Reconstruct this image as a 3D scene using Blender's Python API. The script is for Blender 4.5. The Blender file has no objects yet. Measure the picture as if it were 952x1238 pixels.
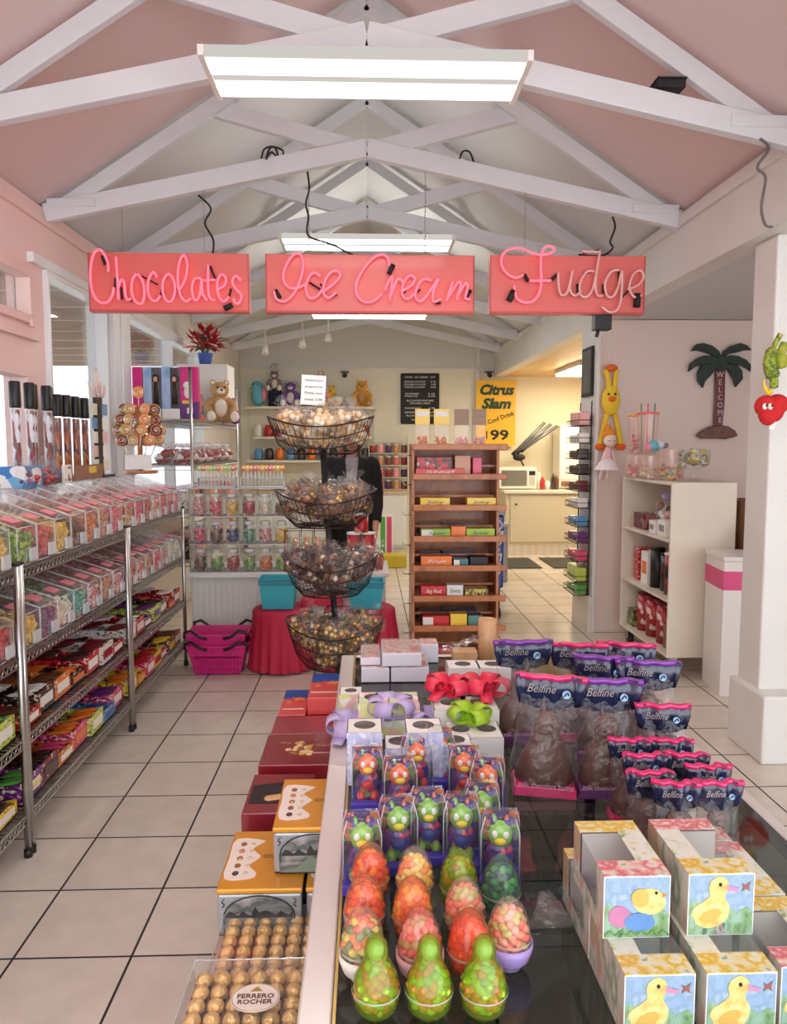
import bpy, math, random
from mathutils import Matrix, Vector
from math import pi, sin, cos
R = random.Random(7)
SC = bpy.context.scene
COL = SC.collection

# ------------------------------------------------------------ camera
FL = 920.0; EYE = 1.55
PITCH = math.atan(82/FL); YAW = math.atan(31/FL*math.cos(PITCH))
FW = Vector((sin(YAW)*cos(PITCH), cos(YAW)*cos(PITCH), -sin(PITCH)))
RT = Vector((cos(YAW), -sin(YAW), 0)); UP = RT.cross(FW)
cam = bpy.data.cameras.new('camera'); camo = bpy.data.objects.new('camera', cam); COL.objects.link(camo)
camo.matrix_world = Matrix.Translation((0, 0, EYE)) @ Matrix((RT, UP, -FW)).transposed().to_4x4()
cam.sensor_fit = 'VERTICAL'; cam.sensor_height = 36; cam.lens = FL/1238*36; cam.clip_end = 200; cam.clip_start = .02
SC.camera = camo
def ray(px, py): return RT*(px-476) + UP*(619-py) + FW*FL
def at(px, py, Y):                       # point of the place at depth Y seen at that pixel of the photo
    d = ray(px, py)*1.0; t = Y/d.y; return Vector((d.x*t, Y, EYE+d.z*t))
def on(px, py, z=0.0):                   # point on the level z
    d = ray(px, py); t = (z-EYE)/d.z; return Vector((d.x*t, d.y*t, z))

# ------------------------------------------------------------ world, light, exposure
SC.view_settings.view_transform = 'Standard'; SC.view_settings.look = 'None'
SC.view_settings.exposure = 0.9; SC.view_settings.gamma = 1.0
try: SC.view_settings.use_curve_mapping = False
except Exception: pass
W = bpy.data.worlds.new('sky'); SC.world = W; W.use_nodes = True
W.node_tree.nodes['Background'].inputs[0].default_value = (.92, .96, 1.0, 1)
W.node_tree.nodes['Background'].inputs[1].default_value = 1.9
SC.cycles.use_denoising = True
SC.cycles.max_bounces = 8; SC.cycles.diffuse_bounces = 5; SC.cycles.glossy_bounces = 3
SC.cycles.transmission_bounces = 4; SC.cycles.transparent_max_bounces = 14
SC.cycles.sample_clamp_indirect = 4.0
SC.cycles.caustics_reflective = False; SC.cycles.caustics_refractive = False
LIGHT_E = 12.0                             # strength of the shop's fluorescent diffusers

# ------------------------------------------------------------ materials
def lin(v): v /= 255.0; return v/12.92 if v <= .04045 else ((v+.055)/1.055)**2.4
def rgb(c): return (lin(c[0]), lin(c[1]), lin(c[2]), 1)
MATS = {}
def mat(name, c, rough=.5, metal=0, spec=.5, emit=0, coat=0, bump=0, bscale=60, var=0, vscale=8, sss=0):
    if name in MATS: return MATS[name]
    m = bpy.data.materials.new(name); m.use_nodes = True; nt = m.node_tree; b = nt.nodes['Principled BSDF']
    b.inputs['Base Color'].default_value = rgb(c); b.inputs['Roughness'].default_value = rough
    b.inputs['Metallic'].default_value = metal; b.inputs['Specular IOR Level'].default_value = spec
    b.inputs['Coat Weight'].default_value = coat; b.inputs['Coat Roughness'].default_value = .08
    if emit: b.inputs['Emission Color'].default_value = rgb(c); b.inputs['Emission Strength'].default_value = emit
    if bump or var:
        tc = nt.nodes.new('ShaderNodeTexCoord')
    if var:
        n = nt.nodes.new('ShaderNodeTexNoise'); n.inputs['Scale'].default_value = vscale; n.inputs['Detail'].default_value = 3
        nt.links.new(tc.outputs['Object'], n.inputs['Vector'])
        r = nt.nodes.new('ShaderNodeMapRange'); r.inputs[1].default_value = .3; r.inputs[2].default_value = .7
        r.inputs[3].default_value = 1-var; r.inputs[4].default_value = 1+var*.3
        nt.links.new(n.outputs['Fac'], r.inputs[0])
        mx = nt.nodes.new('ShaderNodeVectorMath'); mx.operation = 'SCALE'; mx.inputs[0].default_value = rgb(c)[:3]
        nt.links.new(r.outputs[0], mx.inputs['Scale']); nt.links.new(mx.outputs[0], b.inputs['Base Color'])
    if bump:
        n = nt.nodes.new('ShaderNodeTexNoise'); n.inputs['Scale'].default_value = bscale; n.inputs['Detail'].default_value = 4
        nt.links.new(tc.outputs['Object'], n.inputs['Vector'])
        bp = nt.nodes.new('ShaderNodeBump'); bp.inputs['Strength'].default_value = bump; bp.inputs['Distance'].default_value = .01
        nt.links.new(n.outputs['Fac'], bp.inputs['Height']); nt.links.new(bp.outputs[0], b.inputs['Normal'])
    MATS[name] = m; return m
def pat(name, cols, scale=30, rough=.4, kind='voronoi', stretch=(1, 1, 1), coat=.3, warp=0, metal=0, bump=0):
    """printed pattern of flat colours"""
    if name in MATS: return MATS[name]
    m = mat(name, cols[0], rough, metal, coat=coat); nt = m.node_tree; b = nt.nodes['Principled BSDF']
    tc = nt.nodes.new('ShaderNodeTexCoord'); mp = nt.nodes.new('ShaderNodeMapping'); mp.inputs['Scale'].default_value = stretch
    nt.links.new(tc.outputs['Object'], mp.inputs[0]); src = mp.outputs[0]
    if kind == 'voronoi':
        t = nt.nodes.new('ShaderNodeTexVoronoi'); t.inputs['Scale'].default_value = scale
        nt.links.new(src, t.inputs['Vector'])
        s = nt.nodes.new('ShaderNodeSeparateColor'); nt.links.new(t.outputs['Color'], s.inputs[0]); f = s.outputs[0]
    elif kind == 'noise':
        t = nt.nodes.new('ShaderNodeTexNoise'); t.inputs['Scale'].default_value = scale; t.inputs['Detail'].default_value = 3
        nt.links.new(src, t.inputs['Vector'])
        mr = nt.nodes.new('ShaderNodeMapRange'); mr.inputs[1].default_value = .3; mr.inputs[2].default_value = .7
        nt.links.new(t.outputs['Fac'], mr.inputs[0]); f = mr.outputs[0]
    else:
        t = nt.nodes.new('ShaderNodeTexWave'); t.inputs['Scale'].default_value = scale; t.inputs['Distortion'].default_value = warp
        t.bands_direction = kind; nt.links.new(src, t.inputs['Vector']); f = t.outputs['Fac']
    r = nt.nodes.new('ShaderNodeValToRGB'); e = r.color_ramp; e.interpolation = 'CONSTANT' if kind == 'voronoi' else 'LINEAR'
    while len(e.elements) < len(cols): e.elements.new(.5)
    for i, c in enumerate(cols):
        e.elements[i].position = i/len(cols) if kind == 'voronoi' else i/max(1, len(cols)-1); e.elements[i].color = rgb(c)
    nt.links.new(f, r.inputs[0]); nt.links.new(r.outputs[0], b.inputs['Base Color'])
    if bump:
        bp = nt.nodes.new('ShaderNodeBump'); bp.inputs['Strength'].default_value = bump; bp.inputs['Distance'].default_value = .01
        nt.links.new(f, bp.inputs['Height']); nt.links.new(bp.outputs[0], b.inputs['Normal'])
    return m
def clear(name, c=(255, 255, 255), alpha=.12, rough=.06, k=1.0, bump=0):
    """thin clear plastic or window glass: mostly see-through, mirror-like towards grazing"""
    if name in MATS: return MATS[name]
    m = bpy.data.materials.new(name); m.use_nodes = True; nt = m.node_tree; nt.nodes.clear()
    o = nt.nodes.new('ShaderNodeOutputMaterial'); tr = nt.nodes.new('ShaderNodeBsdfTransparent'); tr.inputs[0].default_value = rgb(c)
    gl = nt.nodes.new('ShaderNodeBsdfGlossy'); gl.inputs['Roughness'].default_value = rough
    df = nt.nodes.new('ShaderNodeBsdfDiffuse'); df.inputs[0].default_value = rgb(c if sum(c) > 500 else (200, 200, 205))
    lw = nt.nodes.new('ShaderNodeLayerWeight'); lw.inputs['Blend'].default_value = .25
    pw = nt.nodes.new('ShaderNodeMath'); pw.operation = 'POWER'; pw.inputs[1].default_value = 3.5; nt.links.new(lw.outputs['Facing'], pw.inputs[0]); lw.inputs['Blend'].default_value = .5
    mm = nt.nodes.new('ShaderNodeMath'); mm.operation = 'MULTIPLY_ADD'; mm.inputs[1].default_value = .75*k; mm.inputs[2].default_value = .055*k
    nt.links.new(pw.outputs[0], mm.inputs[0])
    a = nt.nodes.new('ShaderNodeMixShader'); a.inputs[0].default_value = alpha
    nt.links.new(tr.outputs[0], a.inputs[1]); nt.links.new(df.outputs[0], a.inputs[2])
    b = nt.nodes.new('ShaderNodeMixShader'); nt.links.new(mm.outputs[0], b.inputs[0])
    nt.links.new(a.outputs[0], b.inputs[1]); nt.links.new(gl.outputs[0], b.inputs[2]); nt.links.new(b.outputs[0], o.inputs[0])
    if bump:
        n = nt.nodes.new('ShaderNodeTexNoise'); n.inputs['Scale'].default_value = 35
        tc = nt.nodes.new('ShaderNodeTexCoord'); nt.links.new(tc.outputs['Object'], n.inputs['Vector'])
        bp = nt.nodes.new('ShaderNodeBump'); bp.inputs['Strength'].default_value = bump; bp.inputs['Distance'].default_value = .02
        nt.links.new(n.outputs['Fac'], bp.inputs['Height']); nt.links.new(bp.outputs[0], gl.inputs['Normal'])
    MATS[name] = m; return m

# ------------------------------------------------------------ mesh builder
class MB:
    def __init__(s): s.v = []; s.f = []; s.m = []; s.sm = []
    def poly(s, pts, m=0, sm=False):
        n = len(s.v); s.v += [tuple(p) for p in pts]; s.f.append(tuple(range(n, n+len(pts)))); s.m.append(m); s.sm.append(sm); return s
    def box(s, x0, x1, y0, y1, z0, z1, m=0, T=None):
        p = [(x, y, z) for z in (z0, z1) for x, y in ((x0, y0), (x1, y0), (x1, y1), (x0, y1))]
        if T: p = [tuple(T @ Vector(q)) for q in p]
        n = len(s.v); s.v += p
        for f in ((3, 2, 1, 0), (4, 5, 6, 7), (0, 1, 5, 4), (1, 2, 6, 5), (2, 3, 7, 6), (3, 0, 4, 7)):
            s.f.append(tuple(n+i for i in f)); s.m.append(m); s.sm.append(False)
        return s
    def beam(s, a, b, w, h, m=0, up=(0, 0, 1)):
        a, b = Vector(a), Vector(b); d = (b-a); L = d.length; d.normalize(); u = Vector(up); x = d.cross(u).normalized(); u = x.cross(d)
        T = Matrix.Translation(a) @ Matrix((x, d, u)).transposed().to_4x4()
        return s.box(-w/2, w/2, 0, L, -h/2, h/2, m, T)
    def ring(s, rows, m=0, sm=True, close=True, cap0=True, cap1=True):
        """rows: list of equal-length closed loops of points"""
        n0 = len(s.v); k = len(rows[0])
        for r in rows: s.v += [tuple(p) for p in r]
        for i in range(len(rows)-1):
            for j in range(k if close else k-1):
                a = n0+i*k+j; b = n0+i*k+(j+1) % k
                s.f.append((a, b, b+k, a+k)); s.m.append(m); s.sm.append(sm)
        if cap0: s.f.append(tuple(n0+j for j in range(k-1, -1, -1))); s.m.append(m); s.sm.append(False)
        if cap1: s.f.append(tuple(n0+(len(rows)-1)*k+j for j in range(k))); s.m.append(m); s.sm.append(False)
        return s
    def tube(s, pts, r, n=6, m=0, closed=False, caps=True):
        P = [Vector(p) for p in pts]; N = len(P); rs = r if isinstance(r, (list, tuple)) else [r]*N; rows = []; u = None
        for i in range(N):
            d = (P[(i+1) % N]-P[i-1]) if closed else (P[min(i+1, N-1)]-P[max(i-1, 0)])
            if d.length < 1e-9: d = Vector((0, 0, 1))
            d.normalize()
            if u is None: u = d.orthogonal().normalized()
            u = (u-d*u.dot(d)); u = u.normalized() if u.length > 1e-6 else d.orthogonal().normalized(); w = d.cross(u)
            rows.append([P[i]+(u*cos(2*pi*j/n)+w*sin(2*pi*j/n))*rs[i] for j in range(n)])
        if closed: rows.append(rows[0])
        return s.ring(rows, m, True, True, caps and not closed, caps and not closed)
    def cyl(s, a, b, r, r2=None, n=16, m=0): return s.tube([a, b], [r, r if r2 is None else r2], n, m)
    def lathe(s, prof, n=20, c=(0, 0, 0), m=0, sx=1, sy=1, cap0=False, cap1=False, T=None, sm=True):
        rows = [[(c[0]+r*sx*cos(2*pi*j/n), c[1]+r*sy*sin(2*pi*j/n), c[2]+z) for j in range(n)] for r, z in prof]
        if T: rows = [[T @ Vector(p) for p in r] for r in rows]
        return s.ring(rows, m, sm, True, cap0, cap1)
    def ell(s, c, r, m=0, n=12, k=8, T=None):
        if not isinstance(r, (tuple, list)): r = (r, r, r)
        c = Vector(c); rows = []
        for i in range(k+1):
            a = pi*i/k-pi/2; q = max(cos(a), .02)
            row = [Vector((r[0]*q*cos(2*pi*j/n), r[1]*q*sin(2*pi*j/n), r[2]*sin(a))) for j in range(n)]
            rows.append([c+(T @ p if T else p) for p in row])
        return s.ring(rows, m, True, True, True, True)
    def prism(s, poly, d0, d1, axis='y', m=0, T=None, sm=False, smooth=False):
        """outline (a,b) pushed from d0 to d1 along axis: y -> (a,d,b), x -> (d,a,b), z -> (a,b,d)"""
        if smooth: poly = [(p.x, p.y) for p in ease([(a, b, 0) for a, b in poly], 4, True)]
        def q(a, b, d): return {'y': (a, d, b), 'x': (d, a, b), 'z': (a, b, d)}[axis]
        A = [q(a, b, d0) for a, b in poly]; B = [q(a, b, d1) for a, b in poly]
        if T: A = [T @ Vector(p) for p in A]; B = [T @ Vector(p) for p in B]
        return s.ring([A, B], m, sm)
    def add(s, o, T=None, dm=0):
        n = len(s.v); s.v += [tuple(T @ Vector(p)) for p in o.v] if T else list(o.v)
        s.f += [tuple(i+n for i in f) for f in o.f]; s.m += [i+dm for i in o.m]; s.sm += o.sm; return s
    def build(s, name, mats, parent=None, loc=None, bev=0, sub=0, rz=0, seg=2):
        me = bpy.data.meshes.new(name); me.from_pydata(s.v, [], s.f)
        me.polygons.foreach_set('material_index', s.m); me.polygons.foreach_set('use_smooth', s.sm)
        for k in (mats if isinstance(mats, (list, tuple)) else [mats]): me.materials.append(k)
        me.update(); o = bpy.data.objects.new(name, me); COL.objects.link(o)
        if parent: o.parent = parent
        if loc is not None: o.location = loc
        if rz: o.rotation_euler.z = rz
        if bev:
            b = o.modifiers.new('round', 'BEVEL'); b.width = bev; b.segments = seg; b.limit_method = 'ANGLE'; b.angle_limit = .8
        if sub:
            b = o.modifiers.new('smooth', 'SUBSURF'); b.levels = sub; b.render_levels = sub
        return o
def tag(o, label=None, cat=None, group=None, kind=None):
    if label: o['label'] = label
    if cat: o['category'] = cat
    if group: o['group'] = group
    if kind: o['kind'] = kind
    return o
def thing(name, label, cat, loc=(0, 0, 0), rz=0, group=None):
    o = bpy.data.objects.new(name, None); COL.objects.link(o); o.location = loc; o.rotation_euler = (0, 0, rz)
    o.empty_display_size = .05
    return tag(o, label, cat, group)
def struct(o): o['kind'] = 'structure'; return o
KIDS = {}
def dup(root, loc=None, rz=None, label=None, group=None, rot=None, scale=None, skip=()):
    r = root.copy(); COL.objects.link(r)
    if loc is not None: r.location = loc
    if rz is not None: r.rotation_euler = (0, 0, rz)
    if rot is not None: r.rotation_euler = rot
    if scale is not None: r.scale = scale
    if label: r['label'] = label
    if group: r['group'] = group
    if root.name not in KIDS: KIDS[root.name] = [(c, list(c.children)) for c in root.children]
    for ch, gs in KIDS[root.name]:
        c = ch.copy(); COL.objects.link(c); c.parent = r
        for g in gs: d = g.copy(); COL.objects.link(d); d.parent = c
    return r
def recolor(root, part, mats):
    """give the named part of a copied thing its own materials"""
    tgt = [c for c in root.children if c.name.split('.')[0] == part] or [root]
    for t in tgt:
        t.data = t.data.copy()
        for i, k in enumerate(mats): t.data.materials[i] = k
def ease(pts, k=6, closed=False):
    P = [Vector(p) for p in pts]; n = len(P); out = []
    for i in range(n if closed else n-1):
        g = lambda j: P[j % n] if closed else P[max(0, min(n-1, j))]
        a, b, c, d = g(i-1), g(i), g(i+1), g(i+2)
        for t in range(k):
            t /= k; out.append(.5*((2*b)+(c-a)*t+(2*a-5*b+4*c-d)*t*t+(3*b-3*c+d-a)*t**3))
    if not closed: out.append(P[-1])
    return out
def text(s, size, m, parent=None, loc=(0, 0, 0), rot=(pi/2, 0, 0), ext=.0008, shear=0, name='lettering', sx=1, bold=0, space=1, line=1, width=None):
    cu = bpy.data.curves.new(name, 'FONT'); cu.body = s; cu.size = size; cu.extrude = ext; cu.shear = shear; cu.resolution_u = 2
    cu.align_x = 'CENTER'; cu.align_y = 'CENTER'; cu.offset = bold; cu.space_character = space; cu.space_line = line
    t = bpy.data.objects.new(name, cu); COL.objects.link(t); bpy.context.view_layer.update()
    me = bpy.data.meshes.new_from_object(t.evaluated_get(bpy.context.evaluated_depsgraph_get()))
    bpy.data.objects.remove(t); me.materials.clear(); me.materials.append(m)
    o = bpy.data.objects.new(name, me); COL.objects.link(o)
    if width and len(me.vertices):
        xs = [v.co.x for v in me.vertices]; sx = width/(max(xs)-min(xs))
    o.location = loc; o.rotation_euler = rot; o.scale = (sx, 1, 1)
    if parent: o.parent = parent
    return o
ORD = ['first', 'second', 'third', 'fourth', 'fifth', 'sixth', 'seventh', 'eighth', 'ninth', 'tenth', 'eleventh', 'twelfth', 'thirteenth', 'fourteenth', 'fifteenth', 'sixteenth']

# common colours
WHITE = mat('white_paint', (226, 224, 220), .45, bump=.05, bscale=20, var=.04, vscale=3)
TRUSSW = mat('truss_paint', (220, 222, 226), .5, bump=.08, bscale=25, var=.05, vscale=4)
PINKW = mat('pink_wall_paint', (240, 208, 203), .5, bump=.04, bscale=15)
PINKC = mat('pale_pink_ceiling', (222, 200, 198), .6, bump=.03, bscale=10)
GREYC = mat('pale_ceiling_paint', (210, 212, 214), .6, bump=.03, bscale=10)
ALCW = mat('alcove_wall_paint', (226, 207, 198), .55, bump=.03, bscale=12, var=.03, vscale=2)
CREAM = mat('cream_wall_paint', (228, 224, 204), .5)
KITW = mat('kitchen_wall_paint', (236, 228, 200), .5)
GREYW = mat('gable_wall_paint', (214, 214, 208), .55)
METAL = mat('chrome_wire', (190, 190, 188), .28, 1)
DARKM = mat('dark_metal', (35, 30, 28), .45, .6)
BLACK = mat('black_plastic', (22, 21, 23), .45)
BROWNM = mat('bronze_wire', (58, 38, 28), .4, .7)
ACR = clear('clear_acrylic', alpha=.07)
ACRE = clear('acrylic_edge', (245, 248, 250), alpha=.5)
GLASSM = clear('window_glass', (246, 250, 252), alpha=.03, rough=.02)
CELLO = clear('cellophane', (253, 252, 252), alpha=.035, rough=.12, k=.75, bump=.6)
INK = mat('black_ink', (25, 24, 26), .6)
WHITEINK = mat('white_ink', (240, 240, 238), .5)
CARD = mat('white_card', (240, 238, 234), .55)
REDP = mat('red_packaging', (190, 28, 34), .35, coat=.3)

# ------------------------------------------------------------ the shop's shell
HW = 1.86; EAVE = 2.9; RIDGE = 4.12; YB = 11.3; YF = -1.6
YA = 6.12                                  # back wall of the side alcove
# floor: 14-inch tiles with dark grout
fm = mat('floor_tiles', (214, 204, 190), .16, spec=.55); nt = fm.node_tree; bs = nt.nodes['Principled BSDF']
tc = nt.nodes.new('ShaderNodeTexCoord'); mp = nt.nodes.new('ShaderNodeMapping'); T_ = .3555
mp.inputs['Location'].default_value = (1.078+T_*20, -2.92+T_*30, 0)
nt.links.new(tc.outputs['Object'], mp.inputs[0])
br = nt.nodes.new('ShaderNodeTexBrick'); br.offset = 0; br.squash = 1
br.inputs['Scale'].default_value = 1; br.inputs['Brick Width'].default_value = T_; br.inputs['Row Height'].default_value = T_
br.inputs['Mortar Size'].default_value = .0042; br.inputs['Mortar Smooth'].default_value = .1; br.inputs['Bias'].default_value = 0
br.inputs['Color1'].default_value = rgb((224, 213, 200)); br.inputs['Color2'].default_value = rgb((214, 203, 190)); br.inputs['Mortar'].default_value = rgb((38, 33, 32))
nt.links.new(mp.outputs[0], br.inputs['Vector'])
nz = nt.nodes.new('ShaderNodeTexNoise'); nz.inputs['Scale'].default_value = 9; nz.inputs['Detail'].default_value = 5; nt.links.new(tc.outputs['Object'], nz.inputs['Vector'])
mr = nt.nodes.new('ShaderNodeMapRange'); mr.inputs[1].default_value = .3; mr.inputs[2].default_value = .7; mr.inputs[3].default_value = .93; mr.inputs[4].default_value = 1.04
nt.links.new(nz.outputs['Fac'], mr.inputs[0]); vm = nt.nodes.new('ShaderNodeVectorMath'); vm.operation = 'SCALE'
nt.links.new(br.outputs['Color'], vm.inputs[0]); nt.links.new(mr.outputs[0], vm.inputs['Scale']); nt.links.new(vm.outputs[0], bs.inputs['Base Color'])
rr = nt.nodes.new('ShaderNodeMapRange'); rr.inputs[3].default_value = .17; rr.inputs[4].default_value = .8
nt.links.new(br.outputs['Fac'], rr.inputs[0]); nt.links.new(rr.outputs[0], bs.inputs['Roughness'])
bp = nt.nodes.new('ShaderNodeBump'); bp.invert = True; bp.inputs['Strength'].default_value = .4; bp.inputs['Distance'].default_value = .003
nt.links.new(br.outputs['Fac'], bp.inputs['Height']); nt.links.new(bp.outputs[0], bs.inputs['Normal'])
struct(MB().box(-HW-.1, 4.6, YF, YB+.1, -.08, 0).build('floor', fm))
# ceiling slopes: nearer bays tinted pale pink, farther bays pale grey
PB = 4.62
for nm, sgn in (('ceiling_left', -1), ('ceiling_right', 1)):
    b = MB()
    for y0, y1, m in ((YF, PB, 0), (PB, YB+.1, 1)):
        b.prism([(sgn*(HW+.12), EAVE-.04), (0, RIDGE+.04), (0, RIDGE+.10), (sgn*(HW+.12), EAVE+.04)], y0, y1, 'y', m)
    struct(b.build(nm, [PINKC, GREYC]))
# roof trusses: rafters, scissor chords, short braces, king post
def truss(Y):
    b = MB(); sl = (RIDGE-EAVE)/HW; t = .045
    for s in (-1, 1):
        b.beam((s*(HW-.01), Y, EAVE-.035), (0, Y, RIDGE-.05), t, .085)
        b.beam((s*(HW+.0), Y-.025, 2.875), (0, Y-.025, 3.262), .055, .105)
        b.beam((s*.04, Y+.03, 3.27), (s*.90, Y+.03, 3.50), .05, .10)
        b.beam((s*(HW-.02), Y-.055, 2.93), (s*(HW-.3), Y-.055, 2.935), .012, .05)
    o = b.build('roof_truss', TRUSSW, bev=.004); struct(o)
for k in range(8): truss(2.18+1.2225*k)
# wall on the window side
b = MB(); xo, xi = -HW-.12, -HW
W1 = (3.62, 4.33, 2.205, 2.50); W2 = (3.3, 4.25, 1.0, 1.955); W3 = (4.52, 5.52, 1.0, 2.545); W4 = (5.98, 8.6, 1.0, 2.545)
holes = [W1, W2, W3, W4]
ys = sorted({YF, YB, 1.2, 5.75, *[h[i] for h in holes for i in (0, 1)]}); zs = sorted({0, EAVE, *[h[i] for h in holes for i in (2, 3)]})
for i in range(len(ys)-1):
    for j in range(len(zs)-1):
        cy, cz = (ys[i]+ys[i+1])/2, (zs[j]+zs[j+1])/2
        if any(h[0] < cy < h[1] and h[2] < cz < h[3] for h in holes): continue
        b.box(xo, xi, ys[i], ys[i+1], zs[j], zs[j+1], 0 if cy < 5.6 else 1)
struct(b.build('wall_left', [PINKW, mat('off_white_wall_paint', (222, 218, 210), .5)]))
def window(n, w, m, fr=.035, mul=(), dep=.05, hinge=False):
    y0, y1, z0, z1 = w; r = MB()
    for (a, b_, c, d) in ((y0, y1, z0, z0+fr), (y0, y1, z1-fr, z1), (y0, y0+fr, z0+fr, z1-fr), (y1-fr, y1, z0+fr, z1-fr)): r.box(xi-.07, xi+dep-.02, a, b_, c, d)
    for q in mul: r.box(xi-.07, xi+.03, q-.02, q+.02, z0+fr, z1-fr)
    if hinge: r.box(xi+.03, xi+.045, y1-.07, y1-.03, z0-.02, z0+.02)
    f = struct(r.build('window_%d' % n, m, bev=.004))
    MB().box(xi-.055, xi-.049, y0+fr, y1-fr, z0+fr, z1-fr).build('glass_pane', GLASSM, f)
WTRIM = mat('white_gloss_trim', (236, 238, 240), .35)
window(1, W1, PINKW, .045, hinge=True); window(2, W2, PINKW, .045); window(3, W3, WTRIM, .03); window(4, W4, WTRIM, .03, (7.3,))
struct(MB().box(xi-.02, xi+.035, 4.33, 8.75, 2.545, 2.60).build('trim_1', WTRIM, bev=.004))
struct(MB().box(xi, xi+.06, 5.56, 5.94, 1.0, 2.545).box(xi+.06, xi+.075, 5.70, 5.80, 1.0, 2.545).build('trim_2', WTRIM, bev=.004))
struct(MB().box(xi, xi+.02, YF, 5.6, 2.80, 2.83).box(xi, xi+.03, 3.0, 4.4, 2.12, 2.135).build('trim_3', PINKW, bev=.003))
# header beam, posts, side alcove
HB = MB().box(HW, HW+.14, YF, YB, 2.54, EAVE-.02).build('trim_4', WHITE, bev=.006); struct(HB)
struct(MB().box(HW-.025, HW, YF, YB, 2.83, 2.875).box(HW-.012, HW, YF, YB, 2.875, 2.905).build('trim_5', WHITE, bev=.003))
struct(MB().box(1.935, 2.14, 3.62, 3.84, 0, 2.54).box(1.90, 2.175, 3.50, 3.86, 0, .34).build('trim_6', WHITE, bev=.012))
struct(MB().box(1.86, 4.6, YA, YA+.42, 0, 2.54).build('wall_alcove', [ALCW], bev=.004))
struct(MB().box(1.835, 1.86, YA-.02, YA+.44, 0, 2.54).build('trim_7', WHITE, bev=.003))
struct(MB().box(1.80, 1.835, YA-.03, YA+.45, 0, .30).build('trim_8', mat('wall_tile', (222, 214, 200), .3), bev=.003))
struct(MB().box(2.0, 4.6, YF, YA+.42, 2.545, 2.62).build('ceiling_alcove', GREYC))
struct(MB().box(4.5, 4.6, 0, YB, 0, 2.6).build('wall_right', [ALCW]))
wp = pat('ceiling_boards', [(216, 176, 112), (226, 190, 128), (208, 168, 104)], 7, .4, 'noise', (1, .08, 1), 0)
bb = MB()
for k in range(32): bb.box(1.9, 4.5, YA+.42+k*.15, YA+.42+k*.15+.146, 2.545, 2.57)
struct(bb.build('ceiling_kitchen', wp))
# back walls
struct(MB().box(-HW, 1.62, YB, YB+.1, 0, 2.66, 0).prism([(-HW, 2.66), (1.62, 2.66), (1.62, 3.12), (0, RIDGE+.08), (-HW-.1, EAVE+.02)], YB-.01, YB+.1, 'y', 1).build('wall_back', [CREAM, GREYW]))
struct(MB().box(1.62, 4.6, YB+.02, YB+.12, 0, 2.6, 0).prism([(1.62, 2.6), (HW+.1, 2.6), (HW+.1, 2.93), (1.62, 3.12)], YB-.0, YB+.1, 'y', 1).build('wall_kitchen', [KITW, GREYW]))
struct(MB().box(-HW, 1.7, YB-.03, YB, 2.645, 2.67).box(1.60, 1.645, YB-.03, YB, 2.0, 3.1).build('trim_9', WHITE, bev=.003))
# outside, seen through the windows
struct(MB().box(-30, -HW-.12, -12, 30, -.2, -.02).build('ground_outside', mat('pale_paving', (205, 200, 192), .8, var=.1)))
PAT = mat('patio_cover_paint', (176, 150, 132), .7)
b = MB().box(-5.2, -HW-.13, 0, 12, 2.86, 2.9)
for k in range(17): b.box(-5.2, -HW-.13, .3+k*.7, .36+k*.7, 2.70, 2.86)
b.box(-5.3, -5.2, 0, 12, 2.55, 2.9)
for y in (1.0, 5.0, 9.0, 11.9): b.box(-5.25, -5.13, y, y+.12, -.02, 2.7)
po = b.build('patio_cover', PAT); struct(po)

# ------------------------------------------------------------ fluorescent fixtures
DIFF = bpy.data.materials.new('lit_diffuser'); DIFF.use_nodes = True; nt = DIFF.node_tree; nt.nodes.clear()
o_ = nt.nodes.new('ShaderNodeOutputMaterial'); em = nt.nodes.new('ShaderNodeEmission'); tc = nt.nodes.new('ShaderNodeTexCoord')
sp = nt.nodes.new('ShaderNodeSeparateXYZ'); nt.links.new(tc.outputs['Object'], sp.inputs[0])
# two tubes glow through the prismatic lens
ab = nt.nodes.new('ShaderNodeMath'); ab.operation = 'ABSOLUTE'; nt.links.new(sp.outputs[1], ab.inputs[0])
sb = nt.nodes.new('ShaderNodeMath'); sb.operation = 'SUBTRACT'; sb.inputs[1].default_value = .09; nt.links.new(ab.outputs[0], sb.inputs[0])
a2 = nt.nodes.new('ShaderNodeMath'); a2.operation = 'ABSOLUTE'; nt.links.new(sb.outputs[0], a2.inputs[0])
m2 = nt.nodes.new('ShaderNodeMapRange'); m2.inputs[1].default_value = .01; m2.inputs[2].default_value = .07; m2.inputs[3].default_value = 1.0; m2.inputs[4].default_value = .028
nt.links.new(a2.outputs[0], m2.inputs[0]); ml = nt.nodes.new('ShaderNodeMath'); ml.operation = 'MULTIPLY'; ml.inputs[1].default_value = LIGHT_E
nt.links.new(m2.outputs[0], ml.inputs[0]); em.inputs[0].default_value = (1, .95, .88, 1); nt.links.new(ml.outputs[0], em.inputs[1]); nt.links.new(em.outputs[0], o_.inputs[0])
FIXW = mat('fixture_white', (232, 230, 224), .4)
DIFF2 = DIFF.copy(); DIFF2.name = 'lit_diffuser_boosted'  # brighter copy for the third fixture, boosted to lift the dim back
for n_ in DIFF2.node_tree.nodes:
    if n_.type == 'MATH' and n_.operation == 'MULTIPLY': n_.inputs[1].default_value = LIGHT_E*2.6
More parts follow.
